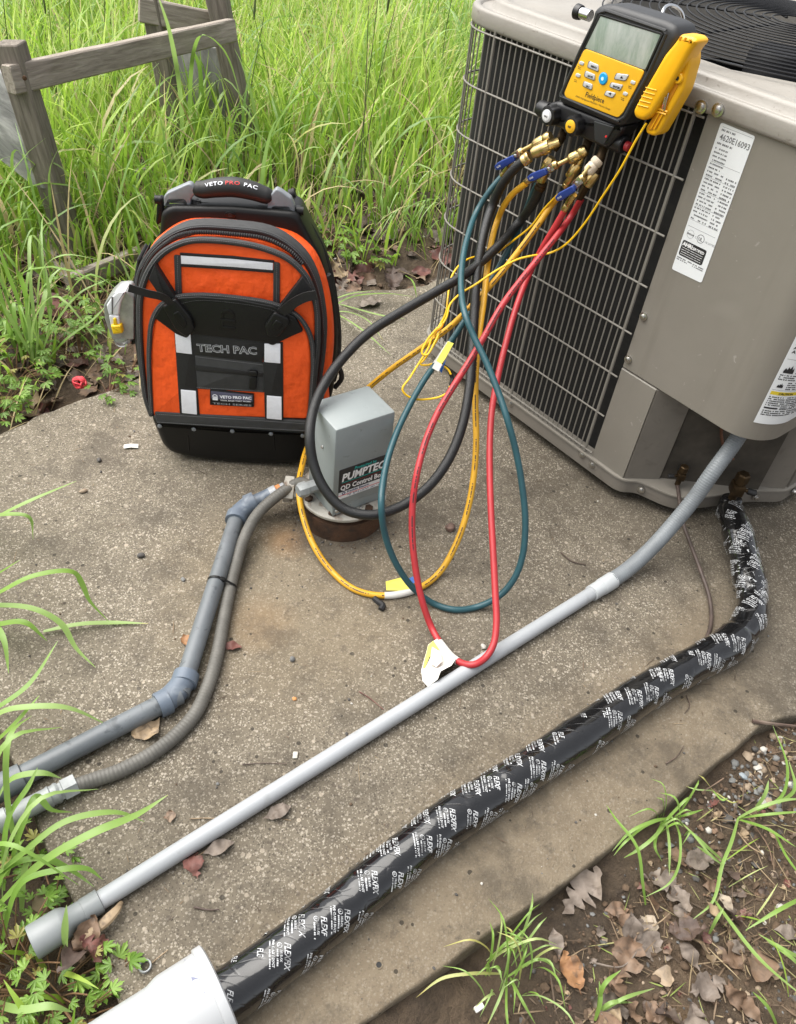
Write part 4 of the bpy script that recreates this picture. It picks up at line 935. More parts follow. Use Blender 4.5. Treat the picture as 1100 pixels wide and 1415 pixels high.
mb = MB(); lathe(mb, P - UF.N * .004, P + UF.N, [(0, .0095), (.0060, .0095), (.0072, .0082), (.0076, .0)], 28, caps=False); pb = mb.build('power_button', M_BLUE, mf)
mb = MB(); lathe(mb, P + UF.N * .0034, P + UF.N, [(0, .0030), (.0004, .0030)], 16); mb.build('power_mark', M_LBLUE, pb)
def mtext(mb, body, a, b, off, size, bold=0.0, shear=0.0, mat=0):
    p, q = mp_([a, b], off); ang = math.atan2(q[1] - p[1], q[0] - p[0]); V, f = text_geo(body, size, bold, shear); sx = math.dist(p, q) / (V[:, 0].max() - V[:, 0].min())
    text(mb, lambda u, v: UF.pt(u, v, off), body, p[0], p[1], size, ang, bold, shear, sx=sx, mat=mat)
mb = MB()
mtext(mb, 'Fieldpiece', (335, 608), (452, 652), .0804, .0118, .0001, .1); mtext(mb, 'SMAN Refrigerant Manifold + Micron Gauge', (275, 610), (494, 695), .0804, .0040, .0, .1)
for a, b, t in (((372, 420), (408, 434), 'MENU'), ((352, 482), (384, 494), 'SAVE'), ((340, 546), (364, 556), 'VAC'), ((512, 548), (556, 562), 'ENTER')): mtext(mb, t, a, b, .0826, .0042, .0002)
for c, s in (((567, 488), 1), ((494, 592), -1)):
    q = mp_([(c[0] - 10, c[1] + 4 * s), (c[0] + 10, c[1] + 8 * s), (c[0] + 3, c[1] - 10 * s)], .0826); mb.add([UF.pt(u, v, .0826) for u, v in q], [(0, 1, 2), (2, 1, 0)])
for c in ((305, 425), (280, 505), (625, 548), (578, 622), (455, 640)):
    if c[0] == 455: continue
    for k in range(2):
        p = mp_([(c[0] - 14, c[1] + k * 11 - 4)], .0804)[0]; ang = math.radians(0)
        dashes(mb, lambda u, v: UF.pt(u, v, .0804), p[0], p[0] + .0065, p[1], .0011, 1, seed=int(c[0] + k))
mb.build('print', M_INK, face)
# valve block below the face with knobs
mpoly('valve_block', [(98, 650), (165, 640), (530, 785), (590, 800), (470, 935), (440, 930), (60, 765)], .022, .070, M_MBLACK, .008, rad=.008, seg=4, bback=.004)
mpoly('block_face', [(390, 760), (520, 800), (452, 920), (395, 890)], .06, .0735, M_MBODY, .002, rad=.004)
def knob(x, y, colr, rim, name='valve_knob'):
    P = mpt(x, y, .066); kb = MB(); n = 40; prof = []
    for t, r in ((0, .0185), (.020, .0180), (.026, .0165), (.027, .012)):
        prof.append((t, r))
    lathe(kb, P - UF.N * .004, P + UF.N, prof, n)
    V = kb.v[0]; C = P
    for i in range(len(V)):
        d = V[i] - C; ax = (d @ UF.N) * UF.N; rd = d - ax; a = math.atan2(rd @ UF.V, rd @ UF.U); V[i] = C + ax + rd * (1 + .06 * math.cos(8 * a))
    o = kb.build(name, M_MBLACK, mf)
    mb = MB(); lathe(mb, P + UF.N * .018, P + UF.N, [(0, .0112), (.0065, .0112), (.0072, .0100)], 24); mb.build('knob_disc', colr, o)
    mb = MB(); lathe(mb, P + UF.N * .0245, P + UF.N, [(0, .0082), (.0012, .0082), (.0016, .007)], 24); d = mb.build('knob_disc', rim, o)
    return P, o
P, o = knob(148, 722, M_BTN, M_WHITE); mb = MB(); text(mb, lambda u, v: UF.pt(u, v, (P - UF.P) @ UF.N + .0268), 'VAC', (P - UF.P) @ UF.U, (P - UF.P)[2] - .0018, .0048, -.0, .0002, align='CENTER'); mb.build('print', M_INK, o)
P, o = knob(298, 788, M_MYEL, M_MYEL); mb = MB(); text(mb, lambda u, v: UF.pt(u, v, (P - UF.P) @ UF.N + .0268), 'REF', (P - UF.P) @ UF.U, (P - UF.P)[2] - .0018, .0048, 0, .0002, align='CENTER'); mb.build('print', M_INK, o)
P = mpt(75, 690, .05); mb = MB(); lathe(mb, P + UF.U * .012, P - UF.U, [(0, .0150), (.020, .0150), (.024, .013)], 10); mb.build('side_knob', M_MBLACK, mf)
P = mpt(100, 715, .0705); mb = MB(); lathe(mb, P - UF.N * .002, P + UF.N, [(0, .0022), (.003, .002)], 10); mb.build('indicator', M_BLUE, mf)
P = mpt(470, 862, .0738); mb = MB(); lathe(mb, P - UF.N * .002, P + UF.N, [(0, .0022), (.003, .002)], 10); mb.build('indicator', M_RED_INK, mf)
P = mpt(515, 885, .045); mb = MB(); lathe(mb, P - UF.U * .01, P + UF.U, [(0, .0165), (.028, .0165), (.036, .0155), (.038, .013)], 24); mb.build('side_knob', M_MBLACK, mf)
P = P + UF.U * .027; mb = MB(); lathe(mb, P + UF.U * .004, P + UF.U, [(0, .0085), (.008, .0085), (.0095, .006)], 20); mb.build('side_cap', mat('dark_red_cap', (.30, .016, .02), .5), mf)
# posts at the sides and the hook on the cap
P = mpt(360, 95, .045); mb = MB(); lathe(mb, P + UF.U * .004, P - UF.U, [(0, .0095), (.022, .0095)], 20); mb.build('clamp_post', M_CHROME, mf)
mb = MB(); lathe(mb, P - UF.U * .018, P - UF.U, [(0, .0115), (.006, .0125), (.011, .0125), (.013, .010)], 22); mb.build('post_end', M_MBLACK, mf)
P = mpt(1010, 320, .045); mb = MB(); lathe(mb, P - UF.U * .03, P + UF.U, [(0, .010), (.028, .0105), (.030, .0155), (.037, .0155), (.039, .013)], 22); mb.build('clamp_post', M_MBLACK, mf)
hk = [UF.at(*q) for q in ((916, 32, .028), (915, 20, .020), (918, 11, .008), (925, 7, -.008), (934, 9, -.022), (942, 17, -.034), (944.5, 28, -.040), (943.5, 37, -.044))]
mb = MB(); tube(mb, spline(hk, 8), .0030, 10); mb.build('hook', M_CHROME, mf)
mb = MB(); tube(mb, spline([mpt(590, 75, .05), mpt(600, 58, .04), mpt(618, 70, .03)], 6), .0016, 8); mb.build('hook', M_CHROME, mf)
# pipe clamp parked on the right hand post
clp = empty('pipe_clamp', mpt(800, 500, .06), 'yellow plastic spring clamp parked on the right side of the gauge', 'clamp')
def cpoly(name, L, d0, d1, m, bev=.004, rad=.008, bback=.003): 
    p = round_poly(mp_(L, d1), rad, 5); mb = MB(); extr(mb, UF, p, d0, d1, bev, 4, bback=bback); return mb.build(name, m, clp)
cpoly('clamp_jaw', [(905, 262), (935, 212), (1020, 228), (1048, 262), (1000, 320), (880, 530), (748, 735), (700, 766), (645, 745), (634, 700), (700, 580), (835, 345)], .062, .096, M_CLAMPY, .008)
cpoly('clamp_lever', [(1003, 300), (1006, 385), (955, 570), (800, 842), (770, 862), (722, 846), (716, 808), (790, 690), (815, 640), (865, 560), (915, 520), (905, 480), (960, 350)], .052, .082, M_CLAMPY, .005)
M_CLAMPD = mat('clamp_yellow_shaded', (.62, .24, .006), .4, 0, .08, 40)  # darker copy of the clamp yellow, painting shade in pocket and slots
cpoly('lever_pocket', [(905, 500), (925, 540), (845, 690), (790, 815), (738, 825), (735, 805), (795, 690), (838, 600)], .074, .0835, M_CLAMPD, .001, .003, 0)
for k, (a, b) in enumerate((((780, 680), (860, 706)), ((770, 700), (850, 722)))): mb = MB(); tube(mb, [mpt(*a, .085), mpt(*b, .085)], .0016, 6); mb.build('pocket_rib', M_CLAMPY, clp)
for a, b in (((840, 700), (775, 818)), ((815, 700), (755, 812))): mb = MB(); tube(mb, [mpt(*a, .0845), mpt(*b, .0845)], .0013, 6); mb.build('pocket_rib', M_CLAMPY, clp)
mb = MB(); tube(mb, spline([mpt(865, 585, .086), mpt(850, 640, .087), mpt(838, 700, .086)], 6), .0016, 6); tube(mb, spline([mpt(850, 590, .086), mpt(838, 640, .087), mpt(828, 690, .086)], 6), .0014, 6); mb.build('spring', M_CHROME, clp)
P = mpt(930, 492, .084); mb = MB(); lathe(mb, P - UF.N * .004, P + UF.N, [(0, .0085), (.006, .0085), (.0075, .007)], 18); mb.build('pivot', M_CLAMPY, clp)
mb = MB(); lathe(mb, P + UF.N * .003, P + UF.N, [(0, .0032), (.0018, .0032)], 12); mb.build('pivot_pin', M_MBLACK, clp)
for k in range(5): 
    a, b = mpt(722 - 13 * k, 552 + 27 * k, .0963), mpt(790 - 13 * k, 570 + 27 * k, .0963); mb = MB(); tube(mb, [a, b], .0011, 6); mb.build('grip_ridge', M_CLAMPY, clp)
for x, y in ((938, 240), (968, 246), (998, 258)): 
    mb = MB(); p = mp_(quad((x, y), 6, 13, .35), .0968); extr(mb, UF, p, .0945, .0966, .0003, 1); mb.build('vent_slot', M_CLAMPD, clp)

# ================================================================== HOSES, their fittings and tags
fz = lambda L: conv((660, 170), 4.583, L)
def fpt(x, y, off): return UF.at(660 + x / 4.583, 170 + y / 4.583, off)
def fit(e, name, a, b, prof, m, n=18, knurl=0):
    """prof in (fraction along, radius)"""
    A, B = fpt(*a), fpt(*b); L = np.linalg.norm(B - A); mb = MB()
    pr = [(t * L, r) for t, r in prof]; lathe(mb, A, B, pr, n if not knurl else knurl * 2)
    if knurl:
        V = mb.v[0]; d = nz(B - A); k = knurl * 2
        for i in range(len(V)):
            if (i % k) % 2: q = V[i] - A; ax = (q @ d) * d; V[i] = A + ax + (q - ax) * .955
    return mb.build(name, m, e)
NUT = [(0, .0045), (.02, .0075), (.12, .0100), (.18, .0108), (.55, .0108), (.62, .0095), (.70, .0112), (.92, .0112), (1, .009)]
HEX = [(0, .009), (.08, .0105), (.92, .0105), (1, .009)]
FER = [(0, .0062), (.1, .0068), (.3, .0068), (.34, .0060), (.42, .0068), (.9, .0068), (1, .0062)]
def hose(label, name, L, r, m, step=.006, n=12, e=None):
    P, q = resample(spline(pxline(L), 10), step); mb = MB(); tube(mb, P, r, n)
    o = mb.build('hose_tube', m, e); return P
def hose_print(P, r, e, m, words, r_off=.0003, size=.0045, every=.09, seed=0, lo=.0, hi=1.0):
    q = np.r_[0, np.cumsum(np.linalg.norm(np.diff(P, axis=0), axis=1))]; mb = MB()
    def fn(u, v):
        C = np.array([np.interp(u, q, P[:, k]) for k in range(3)]); D = np.array([np.interp(u + .004, q, P[:, k]) for k in range(3)]); d = nz(D - C)
        nn = nz(CP - C); nn = nz(nn - (nn @ d) * d); ss = np.cross(nn, d); ph = v / r; return C + (r + r_off) * (math.cos(ph) * nn + math.sin(ph) * ss)
    u = q[-1] * lo + .02; rr = random.Random(seed)
    while u < q[-1] * hi - .05: dashes(mb, fn, u, u + every * .72, -.0013, .0022, .92, seed=rr.randrange(999), word=(.5, 1.2)); u += every
    kind(mb.build('print', m, e), 'stuff')
def ferrule(e, P, r, k0=0, L=.018, m=None):
    d = nz(P[3] - P[0]); mb = MB(); lathe(mb, P[0] - d * .004, P[0] + d, [(0, r * 1.05), (.002, r * 1.22), (.007, r * 1.22), (.008, r * 1.1), (.010, r * 1.22), (L, r * 1.2), (L + .001, r)], 16); mb.build('ferrule', m or M_BRASS, e)

# -- black vacuum hose
eb = empty('black_hose', fpt(330, 200, .075), 'thick black rubber hose looping in front of the grey control box', 'hose')
R = .0097
P = hose('', '', [(730, 217, 'f', .088), (712, 232, 'f', .098), (694, 255, 'f', .104), (680, 285, 'f', .106), (669, 320), (662, 355), (658, 390), (655, 440), (652, 490), (648, 540), (638, 590), (620, 634), (592, 672), (556, 698), (515, 711, 'd', 1.50), (476, 703), (449, 676), (433, 640), (428, 600, 'd', 1.475), (434, 562), (450, 527), (475, 493), (510, 459), (552, 432, 'd', 1.58), (600, 404), (645, 377, 'd', 1.63), (688, 340), (718, 306, 'f', .05), (738, 278, 'f', .055), (748, 254, 'f', .058)], R, M_BHOSE, n=14, e=eb)
ferrule(eb, P, R, L=.016); ferrule(eb, P[::-1], R, L=.014, m=M_BRASS_D)
fit(eb, 'knurled_nut', (345, 192, .088), (520, 112, .060), [(0, .009), (.12, .0118), (.30, .0118), (.34, .0125), (.62, .0128), (.66, .0105), (1, .0085)], M_BRASS, knurl=18)
fit(eb, 'elbow', (395, 385, .058), (470, 215, .052), [(0, .0085), (.2, .0095), (.5, .0100), (.55, .012), (.8, .012), (1, .008)], M_BRASS, 8)
fit(eb, 'port', (480, 165, .052), (545, 75, .040), [(0, .0085), (.5, .009), (1, .0075)], M_BRASS_D, 12)

def ballvalve(e, stem_a, stem_b, body_a, body_b, lev_a, lev_b, fer_a, fer_b, nut_a, nut_b, nutm):
    fit(e, 'knurled_nut', nut_a, nut_b, NUT, nutm, knurl=20)
    fit(e, 'stem', stem_a, stem_b, [(0, .0045), (.5, .0042), (1, .0048)], M_BRASS, 12)
    fit(e, 'valve_body', body_a, body_b, [(0, .0060), (.1, .0085), (.9, .0085), (1, .0060)], M_BRASS, 8)
    A, B = fpt(*body_a), fpt(*body_b); C = (A + B) / 2; d = nz(B - A); n = nz(CP - C); n = nz(n - (n @ d) * d); s = np.cross(n, d)
    LA, LB = fpt(*lev_a), fpt(*lev_b)
    mb = MB(); bar(mb, C + n * .0095 - d * .010, C + n * .0095 + d * .012, .0140, .0016, up=n, bev=.0006); mb.build('valve_plate', M_VALVE, e)
    mb = MB(); lathe(mb, C + n * .009, C + n, [(0, .0038), (.0035, .0038), (.004, .003)], 6); mb.build('valve_nut', M_STEEL, e)
    mb = MB(); ld = nz(LB - LA); n2 = nz(n - (n @ ld) * ld); s2 = np.cross(n2, ld); Ln = np.linalg.norm(LB - LA)
    pl = Plane(LA, ld, nz(np.cross(n2, ld))); pl.N = n2
    pts = [(-.003, -.0062), (Ln * .75, -.0076), (Ln, -.0045), (Ln, .0046), (Ln * .75, .0078), (-.003, .0064)]
    extr(mb, pl, round_poly(pts, .003), -.003, .0035, .002, 3, bback=.001); lv = mb.build('valve_lever', M_LEVER, e)
    mb = MB(); text(mb, lambda u, v: pl.pt(u, v, .0039), 'CLOSE', Ln * .88, .0016, .0045, math.pi, .0001, align='LEFT', sx=.8); mb.build('print', M_WHITE, lv)
    fit(e, 'ferrule', fer_a, fer_b, FER, M_BRASS, 14)

# -- teal hose
et = empty('teal_hose', fpt(155, 340, .07), 'dark teal refrigerant hose in one long loop with yellow and white sleeve', 'hose')
R = .0064
P = hose('', '', [(694, 243, 'f', .070), (678, 262), (660, 290, 'f', .115), (647, 325), (639, 362), (637.5, 400), (643, 435, 'd', 1.50), (655, 465), (672, 500), (688, 540), (702, 582, 'd', 1.475), (714, 628), (722, 675), (726, 722), (722, 768), (710, 800), (690, 823), (660, 838, 'z', .008), (628, 842, 'z', .007), (598, 833, 'z', .010), (570, 811), (547, 778), (532, 738), (527, 695, 'd', 1.455), (532, 650), (546, 603), (566, 560), (588, 522, 'd', 1.60), (606, 497), (620, 476), (636, 452), (657, 420, 'd', 1.70), (684, 378), (708, 333), (723, 300, 'f', .035), (735, 270, 'f', .045), (742, 255, 'f', .05)], R, M_TEAL, e=et)
ballvalve(et, (285, 172, .073), (365, 128, .066), (225, 215, .073), (290, 172, .073), (225, 222, .085), (115, 282, .088), (150, 345, .070), (215, 255, .072), (352, 145, .066), (465, 80, .056), M_BRASS)
TE = P
# -- yellow hose
ey = empty('yellow_hose', fpt(300, 380, .08), 'amber yellow refrigerant hose passing behind the grey control box with white tag', 'hose')
R = .0064
P = hose('', '', [(727, 253, 'f', .082), (710, 266), (697, 283), (688, 303, 'f', .085), (680, 330), (674, 365), (668, 420), (661, 470, 'd', 1.62), (657.5, 515), (657, 560), (658, 610), (655, 655), (646, 705), (630, 752), (607, 791, 'z', .012), (575, 814, 'z', .007), (530, 822.5, 'z', .007), (490, 814, 'z', .007), (456, 786, 'z', .010), (433, 752), (418, 710), (413, 675, 'd', 1.66), (417, 645), (428, 612, 'd', 1.76), (456, 580, 'd', 1.80), (500, 543, 'd', 1.81), (540, 510), (580, 482), (622, 451), (660, 413, 'd', 1.68), (690, 380), (720, 342), (745, 308), (762, 283, 'f', .055), (771, 272, 'f', .055)], R, M_YHOSE, e=ey)
hose_print(P, R, ey, M_INK, '', lo=.18, hi=.97, seed=4)
ballvalve(ey, (515, 258, .080), (590, 220, .072), (430, 300, .080), (510, 255, .080), (428, 305, .092), (322, 352, .094), (298, 378, .080), (400, 318, .080), (575, 238, .072), (690, 165, .055), M_BRASS)
fit(ey, 'knurled_nut', (580, 345, .058), (640, 255, .050), HEX, M_BRASS, knurl=14); fit(ey, 'ferrule', (552, 400, .055), (592, 345, .056), FER, M_BRASS, 14); fit(ey, 'port', (630, 270, .050), (690, 150, .040), [(0, .0075), (.5, .008), (1, .007)], M_BRASS, 10)
YE = P
# -- red hose
er = empty('red_hose', fpt(550, 550, .09), 'red refrigerant hose hanging down over the pale pipe with white flag tag', 'hose')
R = .0064
P = hose('', '', [(780, 291, 'f', .088), (770, 308), (752, 338), (736, 368, 'f', .11), (722, 400), (710, 435), (698, 478), (688, 520), (680, 565), (677, 610), (677, 660), (679, 715), (682, 770), (684.5, 820), (686, 862), (682, 890), (671, 908, 'z', .036), (654, 918, 'z', .034), (632, 913, 'z', .020), (612, 893, 'z', .010), (597, 868, 'z', .012), (584, 832), (575, 790), (570, 745), (570, 700), (576, 655, 'd', 1.47), (588, 610), (604, 572), (625, 536), (648, 500), (670, 463), (695, 420), (722, 384), (748, 352), (772, 322), (790, 297, 'f', .055), (803, 275, 'f', .058)], R, M_RED, e=er)
hose_print(P, R, er, M_INK, '', lo=.60, hi=.95, seed=9)
ballvalve(er, (670, 325, .090), (715, 270, .082), (610, 395, .090), (680, 335, .090), (605, 415, .101), (500, 478, .103), (548, 550, .088), (612, 450, .089), (690, 315, .082), (770, 225, .066), M_CREAM)
fit(er, 'knurled_nut', (690, 395, .060), (750, 310, .052), HEX, M_BRASS, knurl=14); fit(er, 'ferrule', (645, 478, .058), (690, 395, .060), [(0, .0068), (.4, .0078), (1, .0082)], M_BRASS_D, 8); fit(er, 'port', (745, 320, .052), (790, 200, .040), [(0, .0075), (.5, .008), (1, .007)], M_BRASS_D, 10)
RE = P
for x, y in ((535, 85), (690, 155), (790, 190)):
    fit(mf, 'port', (x - 22, y + 42, .05), (x + 12, y - 40, .036), [(0, .007), (.2, .0085), (1, .0085)], M_BRASS_D, 12)

# -- tags on the hoses
def sleeve(e, Pts, i0, i1, r, m): mb = MB(); tube(mb, Pts[i0:i1], r, 12); return mb.build('tag_sleeve', m, e)
def nearest(Pts, x, y):
    d = []
    for p in Pts: v = p - CP; c = v @ CF; d.append((550 + F * (v @ CR) / c - x) ** 2 + (707 - F * (v @ CU) / c - y) ** 2)
    return int(np.argmin(d))
i, j = sorted((nearest(YE, 529, 823), nearest(YE, 572, 815))); sl = sleeve(ey, YE, i, j, .0072, M_TAG)
def flag(e, name, L, m, th=.0006):
    V = [pxline([q])[0] for q in L]; n = nz(np.cross(V[1] - V[0], V[2] - V[0])); n = n if n @ (CP - V[0]) > 0 else -n; k = len(V)
    mb = MB(); mb.add(V + [v - n * th for v in V], [tuple(range(k)), tuple(range(2 * k - 1, k - 1, -1))] + [(i, i + k, (i + 1) % k + k, (i + 1) % k) for i in range(k)]); return mb.build(name, m, e)
flag(ey, 'tag', [(533, 803, 'z', .020), (556, 797, 'z', .022), (572, 806, 'z', .018), (573, 816, 'z', .012), (534, 815, 'z', .012)], M_TAGY)
flag(ey, 'tag_corner', [(562, 800, 'z', .024), (571, 796, 'z', .026), (573, 804, 'z', .022), (567, 810, 'z', .019)], M_TAGB)
mb = MB(); tube(mb, spline(pxline([(517, 826, 'z', .006), (523, 831, 'z', .006), (529, 836, 'z', .006), (526, 842, 'z', .004)]), 6), [.007] * 6 + [.008] * 6 + [.004] * 7 if False else .006, 8); mb.build('strap', M_BLACKWEB, ey)
i, j = sorted((nearest(TE, 602, 503), nearest(TE, 624, 473))); sleeve(et, TE, i, j, .0066, M_TAG)
dd = depth_of(TE[i])
flag(et, 'tag', [(610, 503, 'd', dd - .012), (603, 498, 'd', dd - .012), (619, 471, 'd', dd - .012), (627, 474, 'd', dd - .012), (616, 494, 'd', dd - .012)], M_TAGY)
flag(et, 'tag', [(597, 508, 'd', dd - .013), (602, 498, 'd', dd - .013), (611, 503, 'd', dd - .013), (606, 513, 'd', dd - .013)], M_TAG); flag(et, 'tag_corner', [(607, 511, 'd', dd - .014), (613, 502, 'd', dd - .014), (616, 497, 'd', dd - .01), (610, 515, 'd', dd - .01)], M_TAGB)
i, j = sorted((nearest(RE, 632, 913), nearest(RE, 607, 881))); sleeve(er, RE, i, j, .0072, M_TAG)
tgf = flag(er, 'tag', [(604, 882, 'z', .018), (631, 908, 'z', .026), (624, 919, 'z', .034), (609, 927, 'z', .040), (605, 938, 'z', .034), (591, 948, 'z', .012), (584, 940, 'z', .006), (582, 926, 'z', .006), (592, 890, 'z', .012)], M_TAG)
flag(er, 'tag_patch', [(592, 891, 'z', .0135), (599, 885, 'z', .0175), (607, 897, 'z', .026), (593, 907, 'z', .016), (587, 922, 'z', .010), (584, 922, 'z', .0085)], M_TAGY)
flag(er, 'tag_patch', [(597, 893, 'z', .0215), (608, 900, 'z', .0285), (611, 913, 'z', .035), (603, 921, 'z', .030), (594, 915, 'z', .0195)], M_TAGP)
mb = MB(); pl_ = Plane(at_z(587, 934, .0125), CR, CU)
for k in range(4): dashes(mb, lambda u, v: pl_.pt(u, v, .003), .0, .011 - .002 * (k == 3), -.0042 * k + .004, .0012, .95, seed=300 + k)
mb.build('print', M_INKG, tgf)

# -- thin yellow sensor lead from the clamp, and its bundled slack
ec = empty('sensor_lead', UF.at(895, 172, .085), 'thin bright yellow cable running from the clamp to a loose bundle by the teal sleeve', 'cable')
L1 = [(893, 170, 'f', .088), (878, 195), (858, 232, 'f', .09), (832, 272), (808, 308), (782, 337), (760, 349, 'f', .10), (735, 353), (715, 358), (697, 367), (677, 379), (655, 394), (638, 404), (622, 420), (617, 438), (609, 451, 'd', 1.60), (598, 463), (592, 480), (585, 492), (576, 506, 'd', 1.60), (566, 522, 'd', 1.585), (556, 537, 'd', 1.58), (562, 546), (575, 551), (592, 551, 'd', 1.60), (610, 547), (622, 538), (621, 533)]
L2 = [(771, 268, 'f', .06), (752, 288), (734, 312), (712, 330), (696, 342), (683, 351, 'f', .10), (665, 353), (648, 357), (633, 368), (623, 385), (619, 410), (616, 432), (606, 452, 'd', 1.605), (601, 465), (607, 463), (596, 482), (586, 497), (580, 503), (590, 504), (600, 502), (612, 505, 'd', 1.62), (620, 511), (623, 517)]
for L in (L1, L2):
    P, _ = resample(spline(pxline(L), 8), .005); mb = MB(); tube(mb, P, .0021, 8); mb.build('cable', M_CABLE, ec)
L3 = [(605, 452, 'd', 1.598), (590, 470), (583, 488), (590, 490), (602, 470), (609, 456, 'd', 1.598)]
P, _ = resample(spline(pxline(L3), 8), .004); mb = MB(); tube(mb, P, .0021, 8); mb.build('cable', M_CABLE, ec)
mb = MB(); tube(mb, spline(pxline([(604, 456, 'd', 1.592), (609, 452, 'd', 1.588), (611, 447, 'd', 1.592)]), 5), .0036, 8); mb.build('cable_tie', mat('orange_tie', (.75, .30, .01), .4), ec)
mb = MB(); tube(mb, spline(pxline([(621, 513, 'd', 1.64), (625, 522, 'd', 1.645), (623, 531, 'd', 1.64)]), 5), .0042, 10); mb.build('probe', M_MBLACK, ec)
# ================================================================== WELL CASING AND CONTROL BOX
M_RUST = mat('rusty_casing', (.030, .017, .010), .9, 0, 0, 18, .5, 160, col2=(.095, .046, .022))
M_CAPW = mat('well_cap', (.40, .385, .34), .6, 0, .10, 30, .1, 200)
M_BOXG = mat('box_grey', (.235, .262, .262), .42, 0, .05, 14, .02, 300)
M_TEALINK = mat('teal_print', (.02, .42, .38), .45)
WC = np.array([-.122, 1.258, 0])
wc = empty('well_casing', WC, 'short rusty well pipe with a round white cap sticking out of the slab', 'well')
mb = MB(); lathe(mb, WC - [0, 0, .01], WC + [0, 0, 1], [(0, .092), (.012, .0915), (.035, .0905), (.0560, .0905)], 48); mb.build('casing_pipe', M_RUST, wc)
mb = MB(); lathe(mb, WC + [0, 0, .056], WC + [0, 0, 1], [(0, .0905), (.004, .0935), (.009, .0935), (.0115, .0915)], 48); mb.build('casing_cap', M_CAPW, wc)
for q in (35, 130, 215, 262, 320):
    P = WC + np.array([.080 * math.cos(math.radians(q)), .080 * math.sin(math.radians(q)), .0685]); mb = MB(); lathe(mb, P, P + [0, 0, 1], [(0, .009), (.005, .009), (.006, .007)], 6); mb.build('cap_bolt', M_RUST, wc)
ZB0 = .0688
_c = at_z(458, 716, ZB0); FD = math.radians(38.5)
BU = np.array([math.cos(FD), math.sin(FD), 0]); BN = np.array([math.sin(FD), -math.cos(FD), 0])
BX = Plane(_c, BU, (0, 0, 1)); BW, BD, BH = .134, .100, .226
bx = empty('control_box', _c + BU * BW / 2 - BN * BD / 2, 'grey steel pump control box with black and white label on the well cap', 'control box')
mb = MB(); box(mb, _c + BU * BW / 2 - BN * BD / 2 + [0, 0, BH / 2 + .012], (BU, -BN, (0, 0, 1)), (BW / 2, BD / 2, BH / 2 - .012), .006); mb.build('cover', M_BOXG, bx)
mb = MB(); box(mb, _c + BU * BW / 2 - BN * BD / 2 + [0, 0, .013], (BU, -BN, (0, 0, 1)), (BW / 2 - .004, BD / 2 - .004, .013), .002); mb.build('box_base', M_BOXG, bx)
bq = lambda L: conv((420, 580), 7.857, L)
def buv(x, y): return BX.uv(420 + x / 7.857, 580 + y / 7.857, .001)
LB = [buv(372, 880), buv(385, 550)]; ub = (LB[0][0] + LB[1][0]) / 2; vb, vt = buv(375, 865)[1] , buv(385, 552)[1]
ue = BW - .008; 
mb = MB(); extr(mb, BX, round_poly([(ub, vb), (ue, vb), (ue, vt), (ub, vt)], .003), .0, .0010, back=False); lb = mb.build('box_label', M_INK, bx)
Hh = vt - vb; fb = lambda u, v: BX.pt(u, v, .0014)
mb = MB(); rect(mb, fb, ub, vb, ue, vb + Hh * .235); mb.build('label_foot', M_LABEL, lb)
f2 = lambda u, v: BX.pt(u, v, .0018)
Wl = ue - ub; mb = MB()
def ftext(mb, body, u, v, w_, size, bold=0, shear=0, fn=f2, m=0):
    V, f = text_geo(body, size, bold, shear); sx = w_ / (V[:, 0].max() - V[:, 0].min()); text(mb, fn, body, u - V[:, 0].min() * sx, v, size, 0, bold, shear, sx=sx, mat=m)
ftext(mb, 'PUMPTEC', ub + .006, vb + Hh * .60, Wl - .012, .0265, .0010, .15); ftext(mb, 'QD Control Box', ub + .004, vb + Hh * .30, Wl - .010, .0170, .0006, 0)
mb.build('print', M_WHITE, lb)
mb = MB(); ftext(mb, 'Protected by', ub + Wl * .30, vb + Hh * .875, Wl * .46, .0105, .0002, .15); rect(mb, f2, ub + .006, vb + Hh * .55, ue - .006, vb + Hh * .57); mb.build('print', M_TEALINK, lb)
mb = MB(); rect(mb, f2, ub, vb + Hh * .105, ue, vb + Hh * .125); rect(mb, f2, ub + .004, vb + Hh * .485, ue - .004, vb + Hh * .490); kind(mb.build('print', M_RED_INK, lb), 'stuff')
mb = MB(); ftext(mb, 'Franklin Electric', ub + .020, vb + Hh * .155, Wl * .46, .0078, .0002); ringf(mb, f2, ub + .012, vb + Hh * .18, .0022, .0042, 16); dashes(mb, f2, ub + .012, ue - .02, vb + Hh * .065, .0018, .6, seed=5); dashes(mb, f2, ub + .02, ue - .01, vb + Hh * .03, .0018, .6, seed=6); mb.build('print', mat('navy_print', (.02, .03, .12), .5), lb)
for x, y in ((622, 955), (360, 990)):
    P = BX.at(420 + x / 7.857, 580 + y / 7.857, .001); mb = MB(); lathe(mb, P - BN * .002, P + BN, [(0, .004), (.0025, .004), (.0035, .003)], 10); mb.build('screw', M_STEEL, bx)
P = BX.P - BN * .045 + np.array([0, 0, .155]) - BU * .0005; mb = MB(); lathe(mb, P, P - BU, [(0, .0035), (.002, .003)], 10); mb.build('side_rivet', M_STEEL, bx)

